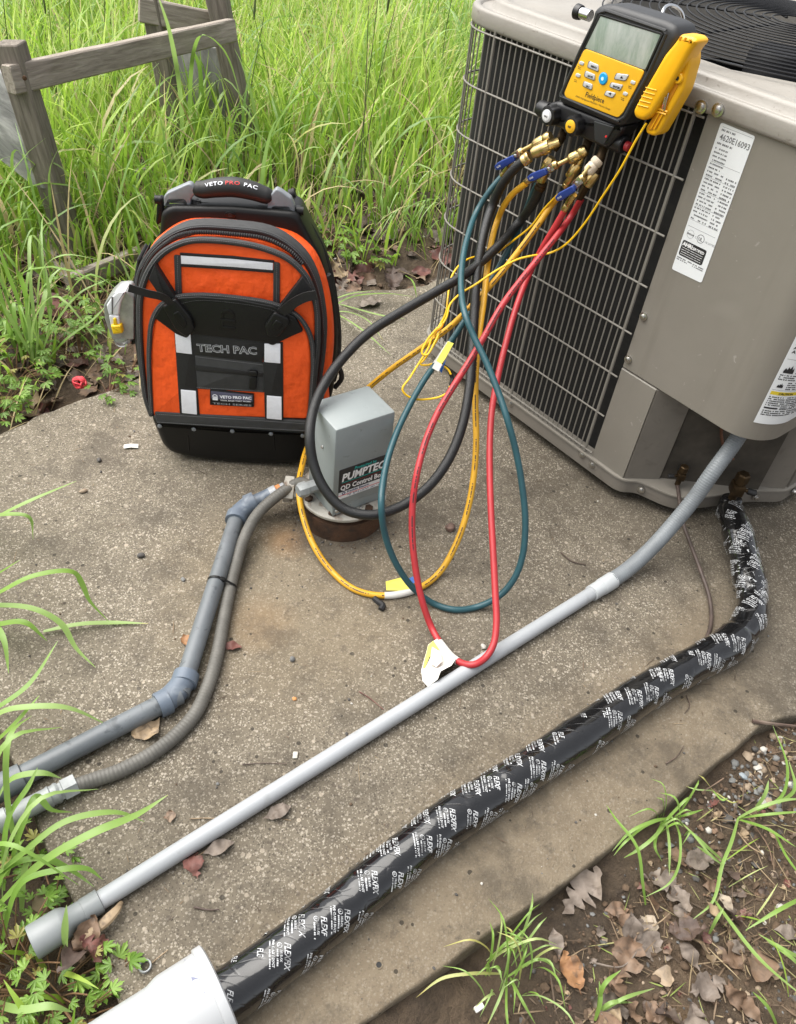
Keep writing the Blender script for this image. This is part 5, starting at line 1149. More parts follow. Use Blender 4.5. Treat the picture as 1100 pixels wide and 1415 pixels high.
# ================================================================== PIPES ON THE SLAB
M_PVC = mat('pale_grey_pvc', (.335, .35, .365), .38, 0, .05, 9, .02, 200, rvar=.06)
M_PVCF = mat('grey_fitting', (.215, .23, .235), .42, 0, .05, 14, .02, 200)
M_PVCD = mat('slate_pvc', (.115, .127, .137), .42, 0, .16, 16, .03, 200, rvar=.08)
M_ELB = mat('blue_grey_elbow', (.105, .13, .165), .45, 0, .12, 20, .03, 200)
add_marks(M_PVCD, 40, .60, .66, (.045, .05, .055), .6); add_marks(M_PVCD, 7, .52, .70, (.19, .205, .215), .6, (1, 1, 1)); add_marks(M_ELB, 30, .60, .70, (.24, .27, .30), .5); add_marks(M_PVC, 26, .60, .72, (.24, .245, .24), .45, (1, 1, 1)); add_marks(M_BOXG, 12, .58, .74, (.32, .34, .34), .5); add_marks(M_BOXG, 55, .68, .73, (.13, .14, .14), .5)
M_FLEX = mat('flex_conduit_grey', (.165, .18, .19), .5, 0, .14, 22, .05, 200)
M_FLEXO = mat('weathered_conduit', (.105, .10, .088), .58, 0, .2, 26, .08, 200)
M_GALV = mat('galvanised', (.27, .285, .285), .52, .2, .14, 50, .05, 200)
M_WPVC = mat('white_pvc', (.40, .41, .42), .32, 0, .03, 10, .02, 200)
M_BROWN = mat('brown_tube', (.060, .042, .034), .55, 0, .3, 40, .05, 200)
add_marks(M_WPVC, 30, .60, .78, (.24, .235, .22), .35); add_marks(M_WPVC, 95, .715, .73, (.06, .07, .16), .8); add_marks(M_CAPW, 40, .52, .66, (.12, .06, .03), .7); add_marks(M_RUST, 50, .55, .7, (.02, .016, .012), .8)
M_DARKIN = mat('opening_shade', (.02, .02, .02), .8)  # near-black paints the shade inside pipe mouths and the drilled hole
def ridged(P, r, pitch, amp, fine=4):
    Q, q = resample(P, pitch / fine); return Q, r + amp * np.cos(q / pitch * 2 * math.pi)
# pale conduit with its bell end, coupling and flexible tail to the unit
pc = empty('electrical_conduit', at_z(470, 1040, .0136), 'long pale grey plastic conduit lying across the slab to the unit', 'conduit')
A, B = at_z(140, 1243, .0152), at_z(826, 814, .0152); d = nz(B - A); mb = MB(); lathe(mb, A - d * .02, B, [(0, .0136), (np.linalg.norm(B - A) + .02, .0136)], 28); mb.build('straight_pipe', M_PVC, pc)
mb = MB(); C0 = A - d * .001; lathe(mb, C0, C0 - d, [(0, .0140), (.001, .0168), (.024, .0168), (.0245, .0160), (.027, .0162), (.042, .0166), (.047, .0205), (.052, .0226), (.0545, .0232), (.0925, .0234), (.094, .0225), (.094, .0205), (.060, .0195)], 32, caps=False); rd = mb.build('reducer', M_PVCF, pc)
mb = MB(); lathe(mb, C0 - d * .086, C0 - d * .095, [(0, .0206), (.0005, .0206)], 28); mb.build('bore_shade', M_DARKIN, pc)  # dark disc carries the painted shade inside the reducer
mb = MB(); lathe(mb, C0 - d * .1125, C0 - d, [(0, .0236), (.0022, .0236)], 32, caps=False); 
mb = MB(); lathe(mb, B - d * .020, B + d, [(0, .0145), (.0008, .0164), (.0295, .0164), (.0300, .0172), (.036, .0176), (.066, .0178), (.067, .0165)], 30); mb.build('coupling', mat('coupling_white', (.42, .44, .45), .4, 0, .05, 20), pc)
FX = spline(np.vstack([[B + d * .035], pxline([(868, 786, 'z', .026), (900, 757, 'z', .052), (930, 724, 'z', .092), (958, 690, 'z', .142), (985, 652, 'z', .205)]), [unit(.365, .075, .275)], [unit(.362, .085, .34)]]), 10)
Q, r = ridged(FX,   .0160, .0052, .00032); mb = MB(); tube(mb, Q, r, 22); mb.build('flexible_conduit', M_FLEX, pc)
# slate pipe with two elbows to the well
sp = empty('well_pipe', at_z(150, 1035, .017), 'slate grey plastic pipe with two elbows running from the weeds to the well', 'pipe')
K = [at_z(-40, 1108, .0175), at_z(249, 959, .0195), at_z(331, 703, .036), at_z(376, 682, .056)]
def elbow(name, c, p, q, r, ln, m):
    a, b = c + nz(p - c) * ln, c + nz(q - c) * ln; t = np.linspace(0, 1, 14)[:, None]; k = c * .90 + (a + b) * .05
    pts = (1 - t) ** 2 * a + 2 * t * (1 - t) * k + t * t * b; mb = MB(); tube(mb, pts, r, 24)
    for e_, o_ in ((a, 1), (b, 1)): 
        dd = nz(c - e_); lathe(mb, e_ - dd * .0005, c, [(0, r * .86), (0, r * 1.08), (.020, r * 1.10), (.0208, r)], 24)
    return mb.build(name, m, sp)
def straight(a, b, r, name, m, e):
    mb = MB(); lathe(mb, a, b, [(0, r), (np.linalg.norm(b - a), r)], 26); return mb.build(name, m, e)
straight(K[0], K[1], .0168, 'straight_pipe', M_PVCD, sp); straight(K[1], K[2], .0162, 'straight_pipe', M_PVCD, sp); straight(K[2], K[3], .0150, 'straight_pipe', M_ELB, sp)
elbow('elbow', K[1], K[0], K[2], .0205, .040, M_ELB); elbow('elbow', K[2], K[1], K[3], .0205, .036, M_ELB)
d1 = nz(K[1] - K[0]); c_ = at_z(18, 1079, .0175); mb = MB(); lathe(mb, c_ - d1 * .06, c_ + d1, [(0, .0215), (.074, .0215), (.076, .018)], 26); mb.build('coupling', M_PVCD, sp)
d2 = nz(K[3] - K[2]); hub = WC + np.array([-.070, .03, .045])
mb = MB(); lathe(mb, K[3] - d2 * .004, K[3] + d2, [(0, .0155), (.004, .0158), (.014, .0158), (.015, .013), (.034, .013)], 20); mb.build('adapter', M_PVC, sp)
mb = MB(); lathe(mb, K[3] + d2 * .011, K[3] + d2, [(0, .0136), (.010, .0138), (.011, .012)], 20); mb.build('rust_ring', mat('rust_orange', (.45, .19, .07), .8, 0, .3, 60), sp)
H1 = K[3] + d2 * .026; H2 = nz(np.array([WC[0] - .02, WC[1], .050]) - H1)
mb = MB(); lathe(mb, H1, H1 + H2, [(0, .018), (.002, .0285), (.020, .0285), (.022, .022), (.070, .021)], 6); mb.build('hex_hub', M_CAPW, sp)
# weathered flexible conduit beside it
fc = empty('flexible_conduit', at_z(270, 970, .012), 'weathered brown grey flexible conduit curving beside the slate pipe', 'conduit')
FL = spline(np.vstack([pxline([(98, 1088, 'z', .016), (130, 1077, 'z', .013), (165, 1065, 'z', .012), (205, 1044, 'z', .012), (238, 1020, 'z', .012), (270, 985, 'z', .012), (290, 940, 'z', .012), (300, 905, 'z', .012), (308, 862, 'z', .013), (315, 825, 'z', .016), (325, 783, 'z', .022), (337, 745, 'z', .034), (356, 710, 'z', .052), (384, 684, 'z', .068), (412, 667, 'z', .082)]), [BX.P - BN * .06 + np.array([0, 0, .045]) - BU * .015]]), 8)
Q, r = ridged(FL, .0118, .0062, .00035); mb = MB(); tube(mb, Q, r, 18); mb.build('conduit_tube', M_FLEXO, fc)
P = BX.P - BN * .06 + np.array([0, 0, .045]); mb = MB(); lathe(mb, P - BU * .045, P, [(0, .0125), (.006, .016), (.02, .016), (.021, .013), (.045, .013)], 8); mb.build('box_connector', M_GALV, fc)
a, b = pxline([(106, 1082, 'z', .015)])[0], pxline([(0, 1135, 'z', .018)])[0]; dd = nz(b - a)
mb = MB(); lathe(mb, a, a + dd, [(0, .013), (.001, .0178), (.021, .0178), (.022, .0150), (.030, .0150)], 6); mb.build('gland_nut', M_GALV, fc)
mb = MB(); lathe(mb, a + dd * .026, a + dd, [(0, .0150), (.004, .0166), (.008, .0150), (.012, .0150), (.014, .0168), (.018, .0152), (.075, .0152), (.076, .0172), (.090, .0172), (.091, .0150)], 22); mb.build('gland_body', M_GALV, fc)
mb = MB(); lathe(mb, a + dd * .10, a + dd, [(0, .0138), (.30, .0138)], 22); mb.build('straight_pipe', M_PVC, fc)
# cable tie round both
zt = empty('cable_tie', at_z(310, 826, .02), 'black cable tie strapping the slate pipe to the weathered conduit', 'cable tie')
c1 = K[1] + (K[2] - K[1]) * .55; i = int(np.argmin(np.linalg.norm(Q - c1, axis=1))); c2 = Q[i]; ax = nz(K[2] - K[1]); 
c1 = c1 + ax * ((c2 - c1) @ ax); e1 = nz(c2 - c1 - ((c2 - c1) @ ax) * ax); e2 = np.cross(ax, e1); pts = []
for q in np.linspace(math.pi / 2, 3 * math.pi / 2, 12): pts.append(c1 + .0176 * (math.cos(q) * e1 + math.sin(q) * e2))
for q in np.linspace(-math.pi / 2, math.pi / 2, 12): pts.append(c2 + .0132 * (math.cos(q) * e1 + math.sin(q) * e2))
pts.append(pts[0]); pts = spline(np.array(pts), 2); mb = MB(); V = []
for p in pts:
    V += [p - ax * .0026, p + ax * .0026]
n_ = len(pts); mb.add(V, [(2 * i, 2 * i + 2, 2 * i + 3, 2 * i + 1) for i in range(n_ - 1)]); V2 = [v for v in V]; mb.build('strap', M_BLACKPL, zt)
mb = MB(); hd = c1 * .5 + c2 * .5 + np.array([0, 0, .016]); box(mb, hd, (ax, e1, np.cross(ax, e1)), (.004, .005, .003), .001); mb.build('tie_head', M_BLACKPL, zt)

# ================================================================== TAPED REFRIGERANT LINE
def tape_mat():
    m = mat('black_foil_tape', (.006, .006, .0065), .12, 0, 0, 30, coat=.8, spec=.5); N, L = nodes(m); b = N['Principled BSDF']
    tc = N.new('ShaderNodeTexCoord'); at = N.new('ShaderNodeAttribute'); at.attribute_name = 'wear'
    n = N.new('ShaderNodeTexNoise'); n.inputs['Scale'].default_value = 26; n.inputs['Detail'].default_value = 5; L.new(tc.outputs['Object'], n.inputs['Vector'])
    n2 = N.new('ShaderNodeTexNoise'); n2.inputs['Scale'].default_value = 9; n2.inputs['Detail'].default_value = 2; L.new(tc.outputs['Object'], n2.inputs['Vector'])
    ad = N.new('ShaderNodeMath'); ad.operation = 'MULTIPLY_ADD'; ad.inputs[1].default_value = .45; L.new(n.outputs['Fac'], ad.inputs[0]); L.new(n2.outputs['Fac'], ad.inputs[2])
    mg = N.new('ShaderNodeMapping'); mg.inputs['Rotation'].default_value = (0, 0, math.radians(20)); mg.inputs['Scale'].default_value = (14, 55, 30); L.new(tc.outputs['Object'], mg.inputs[0]); vr = N.new('ShaderNodeTexVoronoi'); vr.feature = 'DISTANCE_TO_EDGE'; vr.inputs['Scale'].default_value = 1.0; L.new(mg.outputs[0], vr.inputs['Vector'])
    vm = N.new('ShaderNodeMapRange'); vm.inputs[2].default_value = .05; vm.inputs[3].default_value = 0; vm.inputs[4].default_value = .20; L.new(vr.outputs['Distance'], vm.inputs[0])
    ad2 = N.new('ShaderNodeMath'); ad2.operation = 'ADD'; L.new(ad.outputs[0], ad2.inputs[0]); L.new(vm.outputs[0], ad2.inputs[1])
    bp = N.new('ShaderNodeBump'); bp.inputs['Strength'].default_value = .35; bp.inputs['Distance'].default_value = .004; L.new(ad2.outputs[0], bp.inputs['Height']); L.new(bp.outputs[0], b.inputs['Normal'])
    mp = N.new('ShaderNodeMapping'); mp.inputs['Scale'].default_value = (70, 70, 16); L.new(tc.outputs['Object'], mp.inputs[0])
    n3 = N.new('ShaderNodeTexNoise'); n3.inputs['Scale'].default_value = 1.6; n3.inputs['Detail'].default_value = 3; n3.inputs['Distortion'].default_value = 1.2; L.new(mp.outputs[0], n3.inputs['Vector'])
    a2 = N.new('ShaderNodeMath'); a2.operation = 'ADD'; L.new(n3.outputs['Fac'], a2.inputs[0]); L.new(at.outputs['Fac'], a2.inputs[1])
    r = N.new('ShaderNodeValToRGB'); r.color_ramp.elements[0].position = .93; r.color_ramp.elements[1].position = .96; r.color_ramp.elements[0].color = (.006, .006, .0065, 1); r.color_ramp.elements[1].color = (.42, .43, .44, 1)
    L.new(a2.outputs[0], r.inputs[0]); L.new(r.outputs[0], b.inputs['Base Color']); return m
M_TAPE = tape_mat()
tl = empty('taped_refrigerant_line', at_z(600, 1140, .034), 'thick insulated line wrapped in glossy black printed tape lying along the slab', 'insulated pipe')
TP = spline(np.vstack([pxline([(285, 1395, 'z', .040), (330, 1364, 'z', .036), (440, 1281, 'z', .0345), (520, 1215, 'z', .0345), (605, 1146, 'z', .0345), (700, 1083, 'z', .034), (800, 1018, 'z', .034), (890, 957, 'z', .034), (960, 917, 'z', .034), (1008, 890, 'z', .034), (1033, 862, 'z', .036), (1040, 832, 'z', .040), (1034, 792, 'z', .047), (1023, 750, 'z', .055), (1012, 712, 'z', .062)]), [VBIG + np.array([0.004, -.006, -.062])], [VBIG + np.array([0, 0, -.03])]]), 12)
Q, q = resample(TP, .007); Lt = q[-1]
rad = .0335 + .0008 * np.sin(q * 19) + .0004 * np.sin(q * 47 + 1); rad = np.where(q > Lt - .42, .0310 + .0016 * np.sin(q * 60), rad); rad *= np.clip((Lt - q) / .10, 0, 1) ** .5 * .30 + .70
T, A_, B_ = frames(Q); N_ = 30; th = np.linspace(0, 2 * np.pi, N_, endpoint=False)
rr = rad[:, None] + .0004 * np.sin(th[None] * 2 + q[:, None] * 30) + np.where((((q[:, None] * 1.0 / .072) + th[None] / (2 * np.pi)) % 1.0) < .05, .0012, 0) + .0005 * (vnoise(q[:, None] * 1.0 + 0 * th[None], np.cos(th)[None] * .03 + 0 * q[:, None], 60) - .5) * 2
V = Q[:, None] + rr[..., None] * (np.cos(th)[None, :, None] * A_[:, None] + np.sin(th)[None, :, None] * B_[:, None])
mb = MB(); m_ = len(Q); mb.add(V.reshape(-1, 3), [(i * N_ + j, i * N_ + (j + 1) % N_, (i + 1) * N_ + (j + 1) % N_, (i + 1) * N_ + j) for i in range(m_ - 1) for j in range(N_)] + [tuple(range(N_ - 1, -1, -1)), tuple((m_ - 1) * N_ + j for j in range(N_))])
tb = mb.build('tape_wrap', M_TAPE, tl, angle=None)
wr = np.clip((q - (Lt - .40)) / .10, 0, 1) * np.clip((Lt - .02 - q) / .10, 0, 1) * .29
a = tb.data.attributes.new('wear', 'FLOAT', 'POINT'); a.data.foreach_set('value', np.repeat(wr, N_).astype(np.float32))
# lettering printed on the tape, 45 degrees round the line
def surf(u, v, lift=.0007):
    u = min(max(u, 0.0), Lt - 1e-4); k = u / Lt * (m_ - 1); i = int(k); t = k - i
    C = Q[i] * (1 - t) + Q[i + 1] * t; a_ = A_[i] * (1 - t) + A_[i + 1] * t; b_ = B_[i] * (1 - t) + B_[i + 1] * t; ph = v / .0335
    j = (ph / (2 * np.pi) * N_) % N_; j0 = int(j) % N_; tj = j - int(j); R = (rr[i, j0] * (1 - tj) + rr[i, (j0 + 1) % N_] * tj) * (1 - t) + (rr[i + 1, j0] * (1 - tj) + rr[i + 1, (j0 + 1) % N_] * tj) * t
    return C + (R + lift) * (math.cos(ph) * a_ + math.sin(ph) * b_)
# which way round is "down towards the camera"
s_ = .5 * Lt; e0 = surf(s_, 0); 
def facing(v): 
    p = surf(s_, v); n_ = nz(surf(s_, v, .01) - p); return n_ @ nz(CP - p)
v_top = max(np.linspace(0, 2 * np.pi * .0335, 60), key=facing)
sg = 1 if (surf(s_, v_top + .01) - surf(s_, v_top)) @ (-CU) > 0 else -1
ink = MB(); rw = random.Random(5); C45 = .7071
u = .0; row = 0
while u < Lt - .03:
    ph0 = rw.uniform(-.01, .01)
    for kx in range(-2, 4):
        vx = (kx - .5) * .0640 + ((row * .0235) % .064) + ph0
        if abs(vx) > .105: continue
        if rw.random() < .06: continue
        uc = u + rw.uniform(-.006, .006)
        def fn(x, y, uc=uc, vx=vx):
            uu = uc - x * C45 * .75 + y * C45; vv = vx + x * C45 * 1.2 + y * C45; return surf(uu, v_top + sg * vv)
        cut = rw.random(); w_ = 'FLEXFIX' if cut < .62 else ('FLEXF' if cut < .82 else 'FLE')
        fl = MB(); text(ink, fn, w_, 0, 0, .0118, 0, .0002, .12, sx=.72, res=1)
        if cut < .9:
            ringf(ink, fn, .0045, -.0065, .0028, .0036, 12); text(ink, fn, 'UL', .0024, -.0082, .0042, 0, .0001, sx=.7, res=1)
            text(ink, fn, '181B-FX', .0095, -.0062, .0048, 0, .0001, sx=.8, res=1); dashes(ink, fn, .0095, .029, -.0105, .0022, .95, seed=rw.randrange(999))
            if cut < .7: text(ink, fn, 'FOR CLASS 1 DUCT', -.002, -.0165, .0045, 0, .0002, sx=.85, res=1); dashes(ink, fn, .0, .034, -.0205, .0018, .9, seed=rw.randrange(999))
    u += .0295; row += 1
if sg < 0: pass
o = ink.build('print', add_marks(mat('tape_print', (.50, .51, .52), .45), 90, .50, .62, (.06, .06, .06), .8), tl, smooth=False); kind(o, 'stuff')
# thin brown liquid line
ll = empty('liquid_line', at_z(985, 850, .02), 'thin brown copper tube curving from the small valve down to the black line', 'copper tube')
mb = MB(); tube(mb, spline(np.vstack([[VSM + np.array([0, 0, -.025])], pxline([(944, 722, 'z', .05), (953, 748, 'z', .035), (968, 788, 'z', .022), (980, 824, 'z', .012), (983, 856, 'z', .006), (976, 882, 'z', .006), (960, 902, 'z', .007), (940, 917, 'z', .009), (915, 932, 'z', .020)])]), 8), .0042, 12); mb.build('tube', M_BROWN, ll)
# big white pipe end at the bottom
wp = empty('white_pipe', at_z(250, 1400, .05), 'large white plastic pipe end with a flanged collar around the black line', 'pipe')
E0 = at_z(306, 1372, .060); dW = at_z(150, 1475, .060) - at_z(306, 1372, .060); dW = nz([dW[0], dW[1], 0])
pr = [(.03, .0530), (0, .0545), (0, .0600), (.002, .0628), (.011, .0628), (.013, .0615), (.0135, .0592), (.060, .0588), (.064, .0580), (.074, .0545), (.078, .0540), (.30, .0535)]
mb = MB(); lathe(mb, E0, E0 + dW, pr, 44, caps=False); mb.build('bell', M_WPVC, wp)
mb = MB(); lathe(mb, E0 + dW * .03, E0 + dW, [(0, .0535), (.001, .0535)], 40); mb.build('bore_shade', M_DARKIN, wp)  # dark disc closing the pipe, its inner shade painted on
# ================================================================== BROKEN WOODEN FRAME in the grass
def wood(name, c1, c2, rough=.85):
    m = bpy.data.materials.new(name); m.use_nodes = True; N, L = nodes(m); b = N['Principled BSDF']; b.inputs['Roughness'].default_value = rough; b.inputs['Specular IOR Level'].default_value = .25
    uv = N.new('ShaderNodeAttribute'); uv.attribute_name = 'grain'
    wv = N.new('ShaderNodeTexNoise'); wv.inputs['Scale'].default_value = 1.0; wv.inputs['Detail'].default_value = 7; wv.inputs['Roughness'].default_value = .65; wv.inputs['Distortion'].default_value = .6
    L.new(uv.outputs['Vector'], wv.inputs['Vector']); r = N.new('ShaderNodeValToRGB'); e = r.color_ramp.elements; e[0].position = .30; e[1].position = .70
    e[0].color = (*c1, 1); e[1].color = (*c2, 1); L.new(wv.outputs['Fac'], r.inputs[0]); L.new(r.outputs[0], b.inputs['Base Color'])
    bp = N.new('ShaderNodeBump'); bp.inputs['Strength'].default_value = .6; bp.inputs['Distance'].default_value = .004; L.new(wv.outputs['Fac'], bp.inputs['Height']); L.new(bp.outputs[0], b.inputs['Normal']); return m
M_WOOD = wood('weathered_wood', (.18, .152, .125), (.40, .355, .305)); M_WOODD = wood('dark_weathered_wood', (.105, .090, .074), (.27, .235, .20)); M_PLY = wood('grey_plywood', (.085, .085, .083), (.36, .355, .345))
def timber(name, A, B, w_, t_, m, parent=None, up=(0, 0, 1), sc=(9, 90), chip=.0, taper=0):
    """sawn timber from A to B: cross-section w (sideways) x t (along up), slightly uneven"""
    A, B = np.asarray(A, float), np.asarray(B, float); d = nz(B - A); s = nz(np.cross(d, up)); u = np.cross(s, d); L = np.linalg.norm(B - A); n = max(4, int(L / .05)); c = .004
    sec = [(-w_ / 2 + c, -t_ / 2), (w_ / 2 - c, -t_ / 2), (w_ / 2, -t_ / 2 + c), (w_ / 2, t_ / 2 - c), (w_ / 2 - c, t_ / 2), (-w_ / 2 + c, t_ / 2), (-w_ / 2, t_ / 2 - c), (-w_ / 2, -t_ / 2 + c)]
    V, G = [], []; sd = rnd.random() * 50
    ts = [0, .003 / L] + [k / n for k in range(1, n)] + [1 - .003 / L, 1]
    for i, t in enumerate(ts):
        k = .94 if i in (0, len(ts) - 1) else 1.0
        for j, (x, y) in enumerate(sec):
            jx = .0016 * (vnoise(t * L * 12 + sd, j * 3.3, 1.5) - .5) * 2; q = A + d * (t * L) + s * (x * k + jx) + u * (y * k + jx)
            V.append(q); G.append((t * L * sc[0] + sd, x * sc[1], y * sc[1]))
    m_ = len(ts); f = [(i * 8 + j, i * 8 + (j + 1) % 8, (i + 1) * 8 + (j + 1) % 8, (i + 1) * 8 + j) for i in range(m_ - 1) for j in range(8)] + [tuple(range(7, -1, -1)), tuple((m_ - 1) * 8 + j for j in range(8))]
    mb = MB(); mb.add(V, f); o = mb.build(name, m, parent, angle=30)
    a = o.data.attributes.new('grain', 'FLOAT_VECTOR', 'POINT'); a.data.foreach_set('vector', np.array(G, np.float32).ravel()); return o
p1b = at_z(104, 360, -.03); p3b = at_z(350, 240, -.03); p2b = at_z(252, 235, -.03)
wf_ = empty('wooden_frame', p1b, 'leaning broken wooden frame of weathered posts and rail in the tall grass', 'wooden frame')
p1t = at_y(13, 58, p1b[1]); p3t = at_y(296, -26, p3b[1]); p2t = at_y(208, -6, p2b[1])
timber('post', p1b, p1t, .065, .065, M_WOODD, wf_, up=(0, 1, 0)); timber('post', p3b, p3t, .068, .068, M_WOODD, wf_, up=(0, 1, 0)); timber('post', p2b, p2t, .060, .060, M_WOODD, wf_, up=(0, 1, 0))
ra, rb = at_y(12, 110, p1b[1] - .055), at_y(321, 41, p3b[1] - .06); timber('rail', ra, rb, .038, .068, M_WOOD, wf_, up=(.0, .25, 1))
for P, n in ((at_y(33, 108, p1b[1] - .075), 0), (at_y(308, 44, p3b[1] - .08), 1)):
    mb = MB(); lathe(mb, P + np.array([0, .006, 0]), P + np.array([0, -1, 0]), [(0, .006), (.003, .006), (.004, .003)], 10); mb.build('nail_head', M_RUST, wf_)
def board(name, px, Yf, th, m, sc):
    Q = [at_y(x, y, Yf(x)) for x, y in px]; c = np.mean(Q, 0); U = nz(Q[1] - Q[0]); n = nz(np.cross(U, Q[2] - Q[0])); n = n if n @ (CP - c) > 0 else -n; V_ = np.cross(n, U); pl = Plane(c, U, V_)
    p = [((q - c) @ pl.U, (q - c) @ pl.V) for q in Q]; mb = MB(); extr(mb, pl, p, -th, 0, .002, 2); o = mb.build(name, m, wf_, angle=30)
    co = np.zeros(len(o.data.vertices) * 3); o.data.vertices.foreach_get('co', co); co = co.reshape(-1, 3); g = np.stack([co @ pl.U * sc[0], co @ pl.V * sc[1], co @ pl.N * sc[1]], 1)
    a = o.data.attributes.new('grain', 'FLOAT_VECTOR', 'POINT'); a.data.foreach_set('vector', g.astype(np.float32).ravel())
board('board', [(-60, 60), (8, 105), (60, 260), (46, 256), (-60, 175)], lambda x: p1b[1] + .02 + (30 - x) * .002, .018, M_PLY, (6, 26))
board('board', [(226, 62), (302, 66), (325, 172), (236, 134)], lambda x: p3b[1] + .05 + (305 - x) * .0005, .018, M_PLY, (26, 7))
timber('top_plank', at_y(192, 12, p2b[1] - .04), at_y(292, 32, p3b[1] + .02), .035, .075, M_WOOD, wf_, up=(0, .1, 1))
tag(timber('plank', at_z(42, 312, -.01), at_z(104, 384, .0), .07, .022, M_WOOD), 'short grey plank lying in the weeds at the foot of the leaning post', 'plank')
tag(timber('plank', at_z(94, 392, .02), at_z(192, 352, .02), .03, .05, M_WOOD), 'narrow weathered plank lying between the leaning post and the backpack', 'plank')
tag(timber('plank', at_z(166, 250, .02), at_z(238, 226, .03), .03, .04, M_WOOD), 'small pale plank half hidden in grass behind the frame', 'plank')

# ================================================================== GRASS AND WEEDS
M_GRASS = leafmat('grass', [(0, (.18, .32, .034)), (.3, (.30, .455, .06)), (.6, (.42, .56, .11)), (.8, (.48, .56, .20)), (.90, (.52, .47, .23)), (1, (.50, .40, .23))], .42, .45)
M_BLADE = leafmat('broad_grass', [(0, (.12, .24, .030)), (.45, (.21, .35, .065)), (.85, (.34, .46, .18)), (1, (.46, .40, .12))], .38, .35)
M_STRAW = leafmat('straw', [(0, (.30, .23, .12)), (.6, (.46, .37, .20)), (1, (.30, .25, .09))], .7, .2)
M_WEED = leafmat('weed_leaf', [(0, (.10, .20, .022)), (.6, (.18, .32, .04)), (.9, (.27, .41, .08)), (1, (.30, .13, .05))], .45, .3)
def blades(x, y, z, h, az, lean, curl, wd, tint, segs=6, twist=.5, fold=.0):
    """arrays -> one mesh of tapering, arching blades"""
    n = len(x); t = np.linspace(0, 1, segs + 1); ang = lean[:, None] + curl[:, None] * (t[None] ** 1.6)      # angle from vertical
    dl = (h / segs)[:, None]; am = (ang[:, 1:] + ang[:, :-1]) / 2
    rad = np.concatenate([np.zeros((n, 1)), np.cumsum(np.sin(am) * dl, 1)], 1); up = np.concatenate([np.zeros((n, 1)), np.cumsum(np.cos(am) * dl, 1)], 1)
    cx, cy = np.cos(az)[:, None], np.sin(az)[:, None]; tw = (nr.rand(n) - .5)[:, None] * twist * 2; px, py = -np.sin(az)[:, None], np.cos(az)[:, None]
    sideways = np.sin(tw * t[None] * 2) * h[:, None] * .10
    X = x[:, None] + cx * rad + px * sideways; Y = y[:, None] + cy * rad + py * sideways; Z = np.maximum(z[:, None] + up, z[:, None] * 0 + np.minimum(z[:, None], -.0) + .002)
    w_ = (wd / 2)[:, None] * np.minimum(1, (1 - t[None]) * 2.2 + .04) ** .75 * (.55 + .45 * np.minimum(1, t[None] * 4))
    q = tw * (.4 + 1.2 * t[None]); wx = px * np.cos(q) ; wy = py * np.cos(q); wz = np.sin(q)
    Lv = np.stack([X - wx * w_, Y - wy * w_, Z - wz * w_], -1); Rv = np.stack([X + wx * w_, Y + wy * w_, Z + wz * w_], -1)
    V = np.stack([Lv, Rv], 2).reshape(-1, 3); k = (segs + 1) * 2
    b = (np.arange(n) * k)[:, None] + (np.arange(segs) * 2)[None]; f = np.stack([b, b + 1, b + 3, b + 2], -1).reshape(-1, 4)
    return V, f, np.repeat(np.clip(tint[:, None] + 0 * t[None], 0, 1), 2, axis=1).reshape(-1) if False else np.repeat(tint, k)
def mesh_np(name, V, f, m, tint):
    me = bpy.data.meshes.new(name); nv, nf = len(V), len(f); me.vertices.add(nv); me.vertices.foreach_set('co', np.asarray(V, np.float32).ravel())
    k = f.shape[1]; me.loops.add(nf * k); me.loops.foreach_set('vertex_index', f.astype(np.int32).ravel()); me.polygons.add(nf); me.polygons.foreach_set('loop_start', np.arange(0, nf * k, k, dtype=np.int32))
    me.update(calc_edges=True); me.polygons.foreach_set('use_smooth', np.ones(nf, bool)); me.materials.append(m); o = bpy.data.objects.new(name, me); COL.objects.link(o); o['o_'] = [0., 0., 0.]; set_tint(o, tint); return o
UNIT_POLY = [tuple(unit(s, y, 0)[:2]) for s, y in ((S0 - .03, -.06), (S1 + .03, -.06), (S1 + .03, YB + .05), (S0 - .03, YB + .05))]
SLAB_G = inset(ccw(np.array(SLAB)), -.015)
def free(x, y): return ~(in_poly(x, y, SLAB_G) | in_poly(x, y, UNIT_POLY))
def edge_dist(x, y):
    P = np.array(SLAB); d = np.full(np.shape(x), 9.0)
    for i in range(len(P)):
        a, b = P[i], P[(i + 1) % len(P)]; ab = b - a; t = np.clip(((x - a[0]) * ab[0] + (y - a[1]) * ab[1]) / (ab @ ab + 1e-12), 0, 1)
        d = np.minimum(d, np.hypot(x - a[0] - t * ab[0], y - a[1] - t * ab[1]))
    return d
def scatter(n, x0, x1, y0, y1): return x0 + (x1 - x0) * nr.rand(n), y0 + (y1 - y0) * nr.rand(n)
# meadow
x, y = scatter(92000, -5.2, 3.2, 1.25, 9.5)
keep = free(x, y); ed = edge_dist(x, y)
dens = np.clip((ed - .10) / .45, .0, 1) ** .8 * (.45 + .75 * vnoise(x, y, 2.2)) * np.where(y > 5, .70, 1.0) * np.where((x > .9) & (y < 2.6), 0, 1)
keep &= nr.rand(len(x)) < dens; keep &= (np.abs(x) < .62 * y + 1.2)
x, y, ed = x[keep], y[keep], ed[keep]; n = len(x)
low_ = np.clip(np.hypot((x + .98) / .34, (y - 1.98) / .42), .38, 1)
h = low_ * (.15 + .26 * nr.rand(n) ** .8) * (.60 + .6 * vnoise(x + 9, y, 1.6)) * np.clip(.45 + ed * 1.0, .45, 1.25)
tint = np.clip(.46 + .50 * (vnoise(x, y + 40, 1.1) - .5) + .30 * nr.randn(n) + .06 * (y - 3), 0, .86); dead = nr.rand(n) < .05; tint[dead] = .9 + .1 * nr.rand(dead.sum())
